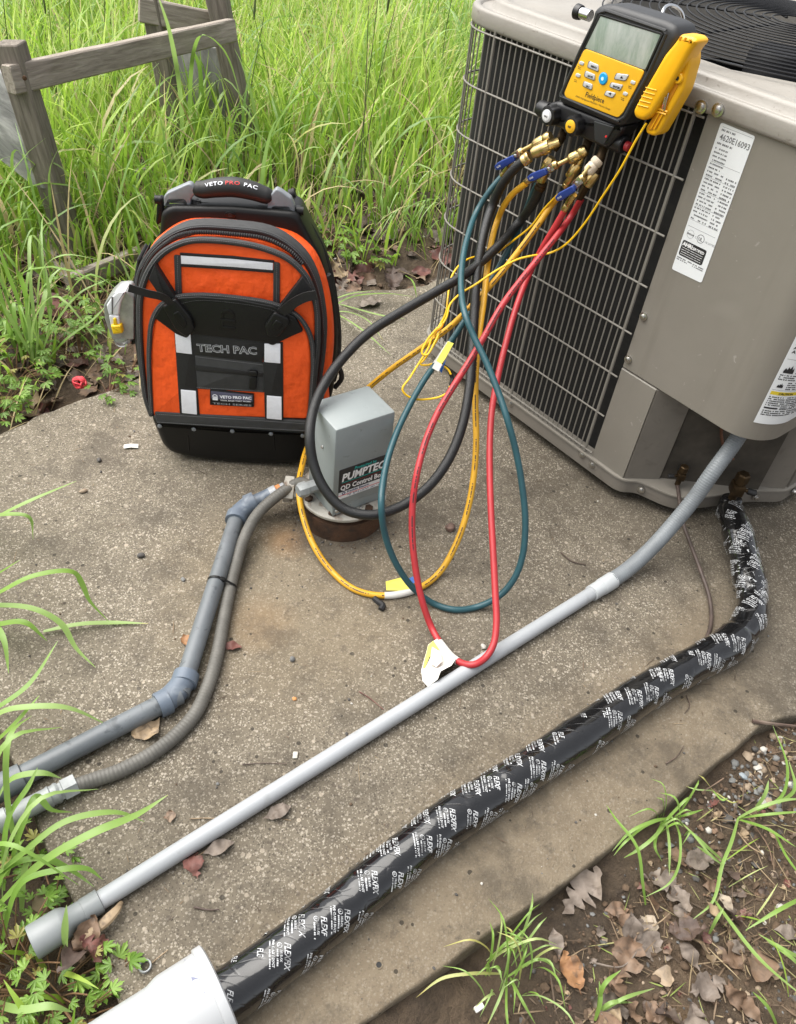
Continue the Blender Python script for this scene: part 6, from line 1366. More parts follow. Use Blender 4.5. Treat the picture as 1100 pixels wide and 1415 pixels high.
V, f, t = blades(x, y, gz(x, y), h, nr.rand(n) * 2 * np.pi, .06 + .22 * nr.rand(n), .25 + 1.3 * nr.rand(n) ** 1.6, .0045 + .0105 * nr.rand(n) ** 1.6, tint, 6)
kind(mesh_np('meadow_grass', V, f, M_GRASS, t), 'stuff')
# the same meadow carries on along the left side of the slab
x, y = scatter(9000, -2.6, -.25, -.4, 1.5); ed = edge_dist(x, y); keep = free(x, y) & (ed > .03) & (nr.rand(len(x)) < np.clip(ed / .25, .12, 1) * (.35 + .8 * vnoise(x, y, 2.2))); x, y, ed = x[keep], y[keep], ed[keep]; n = len(x)
V, f, t = blades(x, y, gz(x, y), (.07 + .16 * nr.rand(n)) * np.clip(.45 + ed * 1.6, .45, 1.4), nr.rand(n) * 2 * np.pi, .06 + .3 * nr.rand(n), .3 + 1.3 * nr.rand(n) ** 1.4, .004 + .008 * nr.rand(n) ** 1.6, np.clip(.35 + .25 * nr.randn(n), 0, .9), 6)
kind(mesh_np('meadow_grass', V, f, M_GRASS, t), 'stuff')
# taller broad blades and bent ones
x, y = scatter(13000, -4.5, 2.2, 1.7, 8.0); ed = edge_dist(x, y); keep = free(x, y) & (nr.rand(len(x)) < np.clip((ed - .2) / .5, 0, 1) * vnoise(x + 5, y + 5, 1.7)) & ~((x > .9) & (y < 2.8)); x, y = x[keep], y[keep]; n = len(x)
V, f, t = blades(x, y, gz(x, y), .30 + .28 * nr.rand(n), nr.rand(n) * 2 * np.pi, .05 + .2 * nr.rand(n), .8 + 1.7 * nr.rand(n), .006 + .007 * nr.rand(n), np.clip(.4 + .25 * nr.randn(n), 0, .95), 9, .7)
kind(mesh_np('tall_grass', V, f, M_BLADE, t), 'stuff')
# short pale straw between the blades
x, y = scatter(42000, -4.5, 2.5, 1.3, 7.5); ed = edge_dist(x, y); keep = free(x, y) & (nr.rand(len(x)) < np.clip(.15 + ed, 0, 1) * (.3 + vnoise(x + 15, y + 3, 2.4))) & ~((x > .9) & (y < 2.4)); x, y = x[keep], y[keep]; n = len(x)
V, f, t = blades(x, y, gz(x, y), .06 + .15 * nr.rand(n), nr.rand(n) * 2 * np.pi, .5 + .8 * nr.rand(n), .2 + .9 * nr.rand(n), .002 + .003 * nr.rand(n), nr.rand(n), 4)
kind(mesh_np('dry_straw', V, f, M_STRAW, t), 'stuff')
x, y = scatter(2600, -4.2, 2.0, 1.9, 7.5); ed = edge_dist(x, y); keep = free(x, y) & (ed > .25) & ~((x > .9) & (y < 2.8)); x, y = x[keep], y[keep]; n = len(x)
V, f, t = blades(x, y, gz(x, y), .20 + .30 * nr.rand(n), nr.rand(n) * 2 * np.pi, .15 + .5 * nr.rand(n), .3 + 1.6 * nr.rand(n), .003 + .005 * nr.rand(n), nr.rand(n), 8)
kind(mesh_np('dry_straw', V, f, M_STRAW, t), 'stuff')
# thin dark stalks standing above the grass
mb = MB()
for k in range(46):
    yy = rnd.uniform(2.6, 6.5); xx = rnd.uniform(-.55 * yy, .12 * yy); 
    if not free(np.array([xx]), np.array([yy]))[0]: continue
    b = np.array([xx, yy, gz(xx, yy)]); hh = rnd.uniform(.35, .75); l = np.array([rnd.uniform(-.12, .12), rnd.uniform(-.12, .12), 1]); tube(mb, spline([b, b + l * hh * .5, b + l * hh + np.array([rnd.uniform(-.05, .05), rnd.uniform(-.05, .05), 0])], 4), np.linspace(.0022, .0012, 9), 5)
    if rnd.random() < .5: tube(mb, spline([b + l * hh * .97, b + l * hh * 1.03, b + l * hh * 1.12], 3), [.001, .003, .004, .004, .003, .002, .001], 6)
kind(mb.build('grass_stalks', mat('stalk', (.075, .105, .03), .6, 0, .3, 8)), 'stuff')

# ---- clumps of broad grass that lean over the slab; each blade is a piece of its clump
def ribbon(P, wd, up=None, fold=.18):
    P = np.asarray(P, float); n = len(P); T = np.gradient(P, axis=0); T /= np.linalg.norm(T, axis=1)[:, None] + 1e-9; V = []
    t = np.linspace(0, 1, n); w_ = wd / 2 * np.minimum(1, (1 - t) * 2.6 + .03) ** .8 * (.6 + .4 * np.minimum(1, t * 5))
    for i in range(n):
        s = np.cross(T[i], [0, 0, 1.]); 
        s = nz(s) if np.linalg.norm(s) > .2 else nz(np.cross(T[i], [0, 1., 0])); nn = np.cross(s, T[i]); V += [P[i] - s * w_[i] + nn * w_[i] * fold, P[i], P[i] + s * w_[i] + nn * w_[i] * fold]
    return V, [(3 * i + j, 3 * i + j + 1, 3 * i + j + 4, 3 * i + j + 3) for i in range(n - 1) for j in range(2)]
def clump(loc, label, lines, wd, group=None, name='grass_clump', tints=(.3, .7), extra=0, er=.05, eh=(.15, .3), seed=0, m=None, cat='grass'):
    e = empty(name, loc, label, cat, group); r = random.Random(seed)
    for k, L in enumerate(lines):
        P = spline(pxline(L), 6) if not isinstance(L, np.ndarray) else spline(L, 4); V, f = ribbon(P, .66 * wd * r.uniform(.8, 1.15)); mb = MB(); mb.add(V, f); o = mb.build('blade', m or M_BLADE, e, angle=None); tt = r.uniform(*tints)
        n_ = len(o.data.vertices); q = np.linspace(0, 1, n_); set_tint(o, np.clip(tt + np.where(q > .82, (q - .82) * r.choice([0, 1.6, 2.6]), 0), 0, 1))
    for k in range(extra):
        a = r.uniform(0, 2 * math.pi); hh = r.uniform(*eh); b = np.array(loc) + np.array([r.uniform(-er, er), r.uniform(-er, er), 0]); out = r.uniform(.25, .9); d = np.array([math.cos(a), math.sin(a), 0])
        pts = np.array([b, b + d * out * hh * .25 + [0, 0, hh * .55], b + d * out * hh * .65 + [0, 0, hh * .85], b + d * out * hh * 1.1 + [0, 0, hh * (.95 - out * .5)]]); V, f = ribbon(spline(pts, 4), wd * .66 * r.uniform(.5, .9)); mb = MB(); mb.add(V, f); o = mb.build('blade', m or M_BLADE, e, angle=None); set_tint(o, np.full(len(o.data.vertices), r.uniform(*tints)))
    return e
Z = 'z'
clump(at_z(-70, 800, -.03), 'broad green grass blades arching over the left edge of the slab above the slate pipe',
  [[(-75, 760, Z, -.02), (0, 712, Z, .10), (45, 690, Z, .13), (106, 664, Z, .13)], [(-75, 735, Z, -.02), (-50, 720, Z, .03), (-10, 712, Z, .08), (40, 714, Z, .09), (46, 745, Z, .04)],
   [(-85, 870, Z, -.02), (0, 818, Z, .10), (48, 795, Z, .13), (100, 790, Z, .12), (114, 808, Z, .09), (124, 830, Z, .06), (150, 858, Z, .02)],
   [(-85, 810, Z, -.02), (-60, 800, Z, .02), (-10, 795, Z, .06), (28, 773, Z, .10)], [(-85, 850, Z, -.02), (0, 836, Z, .07), (50, 842, Z, .08), (85, 862, Z, .06), (105, 895, Z, .03), (132, 922, Z, .01)],
   [(-85, 880, Z, -.02), (0, 862, Z, .05), (35, 860, Z, .06), (65, 885, Z, .03)], [(-75, 870, Z, -.02), (-30, 850, Z, .03), (4, 880, Z, .05), (12, 930, Z, .02)], [(-60, 1010, Z, -.02), (0, 975, Z, .03), (40, 945, Z, .045), (80, 885, Z, .05)],
   [(60, 872, Z, .006), (110, 862, Z, .012), (160, 860, Z, .006), (205, 861, Z, .005)]], .017, seed=1, group=None)
clump(at_z(-45, 1010, -.03), 'grass blades over the slab edge where the slate pipe leaves the picture',
  [[(-50, 1045, Z, -.03), (0, 985, Z, .06), (45, 976, Z, .08), (95, 978, Z, .07), (150, 1002, Z, .02)], [(-45, 1060, Z, -.03), (20, 1000, Z, .05), (55, 960, Z, .08)],
   [(-10, 1120, Z, .0), (18, 1075, Z, .08), (60, 1068, Z, .09), (85, 1075, Z, .07)], [(5, 1230, Z, -.03), (12, 1130, Z, .07), (40, 1085, Z, .10), (52, 1060, Z, .11)],
   [(10, 1210, Z, -.02), (35, 1130, Z, .06), (50, 1100, Z, .07), (70, 1118, Z, .05), (100, 1122, Z, .02)]], .014, seed=2)
clump(at_z(-20, 1230, -.04), 'long bright grass blades crossing above the end of the pale grey conduit',
  [[(-30, 1230, Z, -.02), (30, 1180, Z, .08), (90, 1135, Z, .11), (160, 1122, Z, .10), (200, 1135, Z, .07)], [(-20, 1270, Z, -.02), (60, 1190, Z, .08), (130, 1150, Z, .11), (190, 1125, Z, .10), (232, 1098, Z, .09)],
   [(0, 1310, Z, -.03), (30, 1220, Z, .06), (80, 1202, Z, .08), (120, 1200, Z, .07), (142, 1215, Z, .05)], [(-10, 1260, Z, -.02), (10, 1200, Z, .05), (55, 1185, Z, .07), (95, 1200, Z, .05), (130, 1225, Z, .02)], [(92, 1330, Z, -.03), (90, 1290, Z, .04), (92, 1250, Z, .08)],
   [(-20, 1380, Z, -.03), (30, 1395, Z, .02), (70, 1390, Z, .03), (100, 1398, Z, .01)], [(30, 1260, Z, -.03), (35, 1200, Z, .05), (50, 1165, Z, .09)]], .016, extra=12, er=.06, seed=3)
clump(at_z(45, 500, -.02), 'tuft of long pale green grass growing beside the tape measure',
  [[(46, 502, Z, .0), (30, 430, Z, .12), (8, 370, Z, .25), (-5, 330, Z, .33)], [(48, 500, Z, .0), (38, 420, Z, .14), (22, 370, Z, .26), (0, 340, Z, .30)], [(50, 500, Z, .0), (52, 420, Z, .16), (60, 370, Z, .26), (90, 352, Z, .30), (150, 362, Z, .26)],
   [(52, 498, Z, .0), (75, 450, Z, .09), (110, 405, Z, .16), (150, 385, Z, .18)], [(50, 500, Z, .0), (56, 440, Z, .13), (70, 385, Z, .20), (86, 368, Z, .22)], [(46, 502, Z, .0), (40, 450, Z, .1), (42, 400, Z, .2), (50, 345, Z, .3)], [(48, 500, Z, .0), (20, 450, Z, .1), (0, 415, Z, .16)],
   [(60, 505, Z, .0), (90, 470, Z, .06), (130, 440, Z, .1), (150, 418, Z, .13)], [(55, 503, Z, .0), (70, 440, Z, .12), (62, 360, Z, .26)]], .017, extra=10, er=.05, eh=(.15, .32), seed=4)
clump(at_z(70, 352, -.02), 'arching pale grass blades in front of the leaning post',
  [[(75, 350, Z, .0), (72, 300, Z, .12), (70, 230, Z, .28), (95, 190, Z, .36), (106, 215, Z, .30)], [(40, 340, Z, .0), (34, 260, Z, .2), (55, 222, Z, .28), (80, 228, Z, .27), (120, 270, Z, .18), (160, 320, Z, .06)], [(15, 370, Z, .0), (10, 310, Z, .12), (22, 285, Z, .18), (40, 290, Z, .15)],
   [(120, 330, Z, .0), (125, 270, Z, .15), (118, 230, Z, .24), (104, 215, Z, .27)], [(60, 390, Z, .0), (55, 330, Z, .14), (68, 308, Z, .2), (92, 330, Z, .14)]], .013, extra=8, er=.10, eh=(.2, .4), seed=5)
clump(at_z(255, 240, -.02), 'tall broad grass in front of the right posts of the wooden frame',
  [[(252, 240, Z, .0), (250, 140, Z, .30), (238, 60, Z, .52), (214, -20, Z, .75)], [(275, 225, Z, .0), (277, 150, Z, .22), (275, 90, Z, .38), (258, 60, Z, .46), (238, 40, Z, .48)], [(262, 235, Z, .0), (262, 160, Z, .22), (268, 70, Z, .46), (280, 48, Z, .52), (310, 70, Z, .46), (336, 145, Z, .26)],
   [(240, 245, Z, .0), (240, 195, Z, .12), (262, 165, Z, .2), (300, 168, Z, .2), (335, 200, Z, .1), (350, 240, Z, .02)], [(280, 240, Z, .0), (282, 180, Z, .15), (276, 60, Z, .46)], [(225, 240, Z, .0), (228, 180, Z, .14), (212, 130, Z, .25)]], .020, extra=10, er=.15, eh=(.2, .45), seed=6)
clump(at_z(590, 120, -.02), 'tall dark grass with drooping leaves close to the left side of the unit',
  [[(590, 160, Z, .0), (586, 60, Z, .3), (588, -20, Z, .5)], [(578, 170, Z, .0), (592, 90, Z, .22), (610, 45, Z, .34), (640, 44, Z, .34), (648, 60, Z, .3)], [(585, 170, Z, .0), (600, 110, Z, .16), (582, 96, Z, .2), (566, 102, Z, .18)], [(530, 180, Z, .0), (528, 90, Z, .25), (533, 55, Z, .33), (540, 80, Z, .27), (536, 130, Z, .14)], [(600, 150, Z, .0), (622, 90, Z, .16), (640, 60, Z, .24), (632, 110, Z, .12)]], .018, extra=14, er=.2, eh=(.2, .45), seed=7)
clump(at_z(575, 330, -.02), 'dense tuft of grass bending towards the foot of the unit',
  [[(560, 300, Z, .0), (580, 250, Z, .12), (600, 230, Z, .16)], [(540, 330, Z, .0), (560, 290, Z, .1), (600, 275, Z, .12), (625, 290, Z, .08)], [(520, 310, Z, .0), (505, 255, Z, .12), (500, 200, Z, .25)]], .011, extra=46, er=.14, eh=(.10, .26), seed=8, tints=(.2, .7))
clump(at_z(470, 430, .0), 'flattened pale grass blades lying on the slab edge behind the black hose',
  [[(440, 440, Z, .0), (480, 412, Z, .04), (530, 405, Z, .04), (575, 410, Z, .01)], [(440, 425, Z, .0), (475, 408, Z, .05), (520, 400, Z, .04)], [(460, 430, Z, .0), (500, 455, Z, .03), (540, 490, Z, .006)], [(445, 445, Z, .0), (470, 430, Z, .04), (505, 440, Z, .02), (530, 470, Z, .006)], [(560, 380, Z, .0), (572, 392, Z, .04), (576, 412, Z, .01)], [(470, 420, Z, .0), (530, 436, Z, .02), (560, 440, Z, .005)]], .010, seed=9)
# lower right corner
clump(at_z(925, 1135, -.03), 'bright grass tuft growing out from under the broken slab edge',
  [[(930, 1130, Z, -.02), (900, 1135, Z, .03), (870, 1150, Z, .03), (846, 1176, Z, .0)], [(928, 1128, Z, -.02), (890, 1142, Z, .02), (862, 1165, Z, .02), (848, 1182, Z, .0)], [(925, 1130, Z, -.02), (900, 1160, Z, .02), (880, 1175, Z, .01), (862, 1185, Z, -.01)], [(930, 1130, Z, -.02), (940, 1160, Z, .03), (938, 1195, Z, .02), (925, 1220, Z, .0), (890, 1240, Z, -.02)],
   [(920, 1130, Z, -.02), (925, 1170, Z, .02), (925, 1210, Z, .0)], [(935, 1130, Z, -.02), (960, 1155, Z, .03), (985, 1185, Z, .02), (1000, 1195, Z, .0)], [(915, 1135, Z, -.02), (905, 1170, Z, .01), (915, 1190, Z, -.01)], [(926, 1132, Z, -.02), (950, 1125, Z, .02), (972, 1118, Z, .01)], [(892, 1250, Z, -.03), (888, 1220, Z, .0), (880, 1170, Z, .03), (850, 1130, Z, .03), (838, 1112, Z, .02)]], .0075, seed=10, extra=12, er=.03, eh=(.04, .09))
clump(at_z(1020, 1130, -.03), 'spreading grass plant with a pale bent stem on the bare soil at right',
  [[(1020, 1130, Z, -.02), (1010, 1165, Z, .0), (998, 1195, Z, .0), (985, 1245, Z, -.02), (955, 1272, Z, -.03)], [(1020, 1130, Z, -.02), (1050, 1115, Z, .02), (1085, 1105, Z, .03), (1120, 1104, Z, .02)], [(1022, 1130, Z, -.02), (1060, 1125, Z, .02), (1120, 1120, Z, .02)], [(1022, 1132, Z, -.02), (1060, 1145, Z, .0), (1100, 1170, Z, .0)], [(1046, 1120, Z, -.02), (1080, 1100, Z, .02), (1088, 1060, Z, .05), (1068, 1002, Z, .06)],
   [(1075, 1110, Z, -.02), (1098, 1090, Z, .02), (1090, 1050, Z, .03)], [(1000, 1190, Z, -.02), (975, 1168, Z, .02), (945, 1140, Z, .03)], [(998, 1195, Z, -.02), (980, 1180, Z, .01), (962, 1168, Z, .01)], [(1070, 1150, Z, -.02), (1088, 1185, Z, .0), (1110, 1215, Z, .0)], [(1042, 1120, Z, -.02), (1058, 1095, Z, .02), (1062, 1078, Z, .03)]], .0085, seed=11)
clump(at_z(1010, 1270, -.03), 'long single grass runner with wide blades in the lower right corner',
  [[(985, 1240, Z, -.03), (1010, 1275, Z, .0), (1050, 1325, Z, .01), (1120, 1385, Z, .0)], [(1120, 1235, Z, -.02), (1080, 1255, Z, .01), (1030, 1285, Z, -.01)], [(1120, 1330, Z, -.02), (1080, 1310, Z, .01), (1048, 1290, Z, -.01)], [(1120, 1350, Z, -.02), (1090, 1320, Z, .01), (1060, 1300, Z, .0)], [(980, 1290, Z, -.03), (990, 1270, Z, .0), (1000, 1255, Z, .01)], [(1075, 1420, Z, -.03), (1060, 1390, Z, .0), (1040, 1370, Z, .01)]], .0095, seed=12)
clump(at_z(700, 1350, -.03), 'yellowing grass tuft half green half straw beside the slab at the bottom',
  [[(700, 1350, Z, -.03), (690, 1380, Z, .0), (672, 1420, Z, -.02)], [(690, 1345, Z, -.03), (650, 1345, Z, .01), (610, 1352, Z, .0), (575, 1378, Z, -.02)], [(700, 1345, Z, -.03), (710, 1300, Z, .03), (735, 1275, Z, .03)], [(705, 1350, Z, -.03), (720, 1380, Z, .0), (740, 1415, Z, -.02)], [(700, 1350, Z, -.03), (745, 1325, Z, .02), (775, 1345, Z, -.02)], [(700, 1350, Z, -.03), (700, 1400, Z, .0), (705, 1440, Z, -.02)]], .0062, seed=13, extra=34, er=.035, eh=(.05, .12), tints=(.4, 1.0))
clump(at_z(835, 1385, -.03), 'small fresh grass sprout with one blade lying to the right', [[(825, 1400, Z, -.03), (860, 1380, Z, .0), (905, 1365, Z, -.02)], [(825, 1400, Z, -.03), (835, 1360, Z, .02), (858, 1340, Z, .02)], [(825, 1400, Z, -.03), (845, 1385, Z, .0), (875, 1385, Z, -.02)], [(822, 1410, Z, -.03), (830, 1380, Z, .0), (828, 1355, Z, .01)]], .009, seed=14)
clump(at_z(985, 1092, -.02), 'tiny half dead grass sprig at the crumbled slab end', [[(985, 1092, Z, -.01), (998, 1105, Z, .0), (1006, 1102, Z, .0)], [(985, 1092, Z, -.01), (972, 1075, Z, .02), (965, 1070, Z, .01)], [(990, 1095, Z, -.01), (1010, 1108, Z, .0), (1020, 1107, Z, -.01)], [(985, 1092, Z, -.01), (960, 1090, Z, .01), (948, 1086, Z, .0)]], .005, seed=15, tints=(.5, 1.0))

x, y = scatter(1500, .1, 1.25, .0, 1.0); k_ = free(x, y) & (x - y > -.02) & (nr.rand(len(x)) < 1.6 * np.clip(vnoise(x + 2, y, 6.) - .52, 0, 1)); x, y = x[k_], y[k_]; n = len(x)
V, f, t = blades(x, y, gz(x, y), .03 + .07 * nr.rand(n), nr.rand(n) * 2 * np.pi, .5 + .8 * nr.rand(n), .3 + .8 * nr.rand(n), .0016 + .0028 * nr.rand(n), np.clip(.25 + .7 * nr.rand(n), 0, 1), 6)
kind(mesh_np('short_grass', V, f, M_GRASS, t), 'stuff')
# ---- low weeds with lobed leaves, each leaf a piece of its plant
def lobed(sc, seed):
    r = random.Random(seed); pts = [(0, 0, 0)]
    for k, a in enumerate((-2.0, -1.0, 0, 1.0, 2.0)):
        L = (1.0, .95, .8, .95, 1.0)[k] * 0 + (.72, .95, 1.1, .95, .72)[k]; a_ = a * .62
        for da, l in ((-.30, .42), (-.20, .78), (-.09, .80), (0, 1.0), (.09, .80), (.20, .78), (.30, .42)): pts.append((L * l * math.sin(a_ + da), L * l * math.cos(a_ + da), .10 * math.sin(l * 3) - .14 * l * l))
    V = np.array(pts) * sc; return V, [(0, i + 1, i) for i in range(1, len(pts) - 1)]
leaf_me = []
for k in range(4):
    V, f = lobed(1.0, k); mb = MB(); mb.add(V, f); o = mb.build('leaf', M_WEED, None, angle=None); set_tint(o, np.full(len(V), (.15, .45, .7, .95)[k])); leaf_me.append(o.data); bpy.data.objects.remove(o)
def weed(px, z, label, n, sp, hgt, size, seed):
    loc = at_z(*px, z); e = empty('weed', loc, label, 'weed'); r = random.Random(seed); mb = MB()
    for k in range(n):
        a = r.uniform(0, 2 * math.pi); R = sp * math.sqrt(r.random()); hh = hgt * r.uniform(.3, 1.0); p = np.array([R * math.cos(a), R * math.sin(a), hh])
        o = bpy.data.objects.new('leaf', leaf_me[min(3, int(r.random() ** 1.1 * 3.25))]); COL.objects.link(o); o.parent = e
        o.location = p; o.rotation_euler = (r.uniform(-.5, .35), r.uniform(-.45, .45), a - math.pi / 2 + r.uniform(-.5, .5)); s = size * r.uniform(.6, 1.15); o.scale = (s, s, s)
        b = np.array([p[0] * .25, p[1] * .25, 0]); tube(mb, spline([b, (b + p) / 2 + [0, 0, hh * .15], p], 3), .0010, 5)
    V = np.concatenate(mb.v); mb.v = [V + loc]; o = mb.build('stems', mat_stem, e)
mat_stem = mat('weed_stem', (.16, .09, .045), .6, 0, .3, 40)
weed((150, 545), -.01, 'small feathery weed right of the red stinkhorn by the slab', 16, .06, .035, .022, 1)
weed((178, 512), -.01, 'feathery green weed at the left foot of the backpack', 18, .06, .045, .021, 2)
weed((110, 490), -.01, 'low lobed weed behind the red stinkhorn', 26, .085, .06, .023, 3)
weed((90, 455), -.01, 'low lobed weed below the tape measure', 30, .12, .07, .023, 4)
weed((20, 520), -.01, 'dark leafy weed patch at the left end of the slab back edge', 34, .12, .06, .025, 5)
weed((-5, 575), -.01, 'leafy weed hanging over the left edge of the slab near the backpack', 26, .08, .05, .024, 6)
weed((60, 1200), -.04, 'lobed weed below the metal conduit connector', 22, .05, .06, .017, 7)
weed((70, 1370), -.04, 'large lobed weed beneath the bell end of the pale conduit', 40, .08, .07, .019, 8)
weed((165, 1345), -.03, 'pale green weed leaf cluster between pale conduit and white pipe', 12, .03, .05, .021, 9)
weed((20, 1330), -.04, 'leafy weed in the lower left corner', 40, .08, .08, .019, 10)
weed((110, 1405), -.04, 'dark weed beside the white pipe', 26, .06, .05, .018, 11)
weed((60, 485), -.01, 'bright lobed weed left of the red stinkhorn', 34, .11, .07, .026, 21)
weed((25, 470), -.01, 'thick patch of green weed below the pale grass tuft', 40, .14, .09, .028, 22)
weed((130, 420), -.01, 'feathery weed in front of the narrow plank', 30, .12, .08, .026, 23)
weed((8, 560), -.01, 'broad leafed weed on the left corner beside the rust brown leaf', 30, .07, .05, .026, 24)
weed((375, 300), -.01, 'bright leafy weed right behind the backpack handle', 24, .10, .08, .030, 12)
weed((455, 345), -.01, 'fresh green weed on the leaf litter between backpack and unit', 30, .12, .08, .032, 13)
weed((420, 375), -.01, 'bright green weed touching the right shoulder of the backpack', 26, .09, .07, .030, 14)
weed((505, 360), -.01, 'small pale weed near the black hose on the leaf litter', 20, .08, .05, .028, 15)
weed((75, 1270), -.04, 'small weed growing under the pale conduit end', 18, .04, .05, .017, 16)
# ================================================================== DEAD LEAVES, STONES AND SMALL LITTER
def leaf_shape(kind_, seed):
    r = random.Random(seed)
    if kind_ == 'oak':
        out = []; k = 6
        for i in range(k):
            t = i / (k - 1); w_ = .34 * math.sin(math.pi * (.15 + .75 * t)) * r.uniform(.85, 1.15)
            out += [(w_ * .26, t - .06), (w_ * 1.15, t - .015), (w_ * 1.0, t + .05)]
        R = [(x, y) for x, y in out] ; L = [(-x * r.uniform(.85, 1.1), y + .03) for x, y in out]; P = [(0, -.22), (.02, -.08)] + R + [(0, 1.10)] + L[::-1] + [(-.02, -.08)]
    elif kind_ == 'oval': P = [(0, -.15)] + [(.30 * math.sin(math.pi * t) ** .8 * r.uniform(.88, 1.1), t) for t in np.linspace(.06, .94, 8)] + [(0, 1.05)] + [(-.30 * math.sin(math.pi * t) ** .8 * r.uniform(.88, 1.1), t) for t in np.linspace(.94, .06, 8)]
    else: P = [(r.uniform(.25, .5) * math.cos(a), .45 + r.uniform(.3, .55) * math.sin(a)) for a in np.linspace(0, 2 * math.pi, 13)[:-1]]
    return np.array(P)
LC = dict(grey=((.10, .078, .062), (.21, .17, .138)), brown=((.10, .062, .038), (.20, .125, .078)), tan=((.20, .14, .08), (.34, .25, .155)), dark=((.045, .03, .024), (.10, .065, .048)), orange=((.17, .075, .03), (.32, .17, .075)), pale=((.25, .20, .145), (.38, .32, .24)), red=((.085, .03, .025), (.16, .06, .045)))
M_LEAF = {k: mat('dead_leaf_' + k, a, .65, 0, 0, 38, .25, 120, col2=b) for k, (a, b) in LC.items()}
for m_l in M_LEAF.values(): add_marks(m_l, 60, .52, .66, (.05, .035, .025), .6, (1, 1, 1), 5); add_marks(m_l, 16, .55, .72, (.27, .22, .17), .4)
def dead_leaf_geo(kind_, seed, size, curl):
    from mathutils.geometry import tessellate_polygon
    P = leaf_shape(kind_, seed); r = random.Random(seed + 9); bm = bmesh.new(); vs = [bm.verts.new((x * size, y * size, 0)) for x, y in P]; bm.faces.new(vs)
    bmesh.ops.triangulate(bm, faces=bm.faces[:]); bmesh.ops.subdivide_edges(bm, edges=bm.edges[:], cuts=2, use_grid_fill=True)
    ax, c1, c2, ph = r.uniform(-.4, .4), curl * r.uniform(.6, 1.3), curl * r.uniform(-.6, .9), r.uniform(0, 6)
    for v in bm.verts:
        x, y = v.co.x / size, v.co.y / size - .45; v.co.z = size * (c1 * x * x * 2.2 + c2 * y * y * .8 + .09 * math.sin(7 * x + ph) * math.sin(6 * y + ph) + .035 * math.sin(15 * y + 3 * ph) + .03 * math.sin(19 * x + ph) - .05 * math.exp(-(x / .05) ** 2))
        v.co.y -= .45 * size
    V = np.array([v.co[:] for v in bm.verts]); f = [tuple(q.index for q in p.verts) for p in bm.faces]; bm.verts.index_update(); f = [tuple(q.index for q in p.verts) for p in bm.faces]; bm.free(); return V, f
def rotm(rx, ry, rz): return np.array(Matrix.Rotation(rz, 3, 'Z') @ Matrix.Rotation(ry, 3, 'Y') @ Matrix.Rotation(rx, 3, 'X'))
_ls = [100]
def ground_h(P): return 0.0 if in_poly(np.array([P[0]]), np.array([P[1]]), SLAB_OUT)[0] else float(gz(P[0], P[1]))
def dleaf(px, kind_, colr, size, rot, label, curl=.6, tilt=(0, 0), lift=.004, group=None):
    _ls[0] += 1; P = at_z(px[0], px[1], -.02); h_ = ground_h(P); P = at_z(px[0], px[1], h_ + lift); V, f = dead_leaf_geo(kind_, _ls[0], size * (.82 if px[1] > 1180 and px[0] > 700 else 1), curl); a = math.radians(rot); W = V @ rotm(tilt[0], tilt[1], a).T
    W[:, 2] -= min(0, W[:, 2].min()) ; W = W + P; mb = MB(); mb.add(W, f); mb.add(W - [0, 0, .0006], [q[::-1] for q in f]); o = mb.build('dead_leaf', M_LEAF[colr], None, angle=60); return tag(o, label, 'leaf', group)
G1 = 'dead leaves on the soil in the lower right'
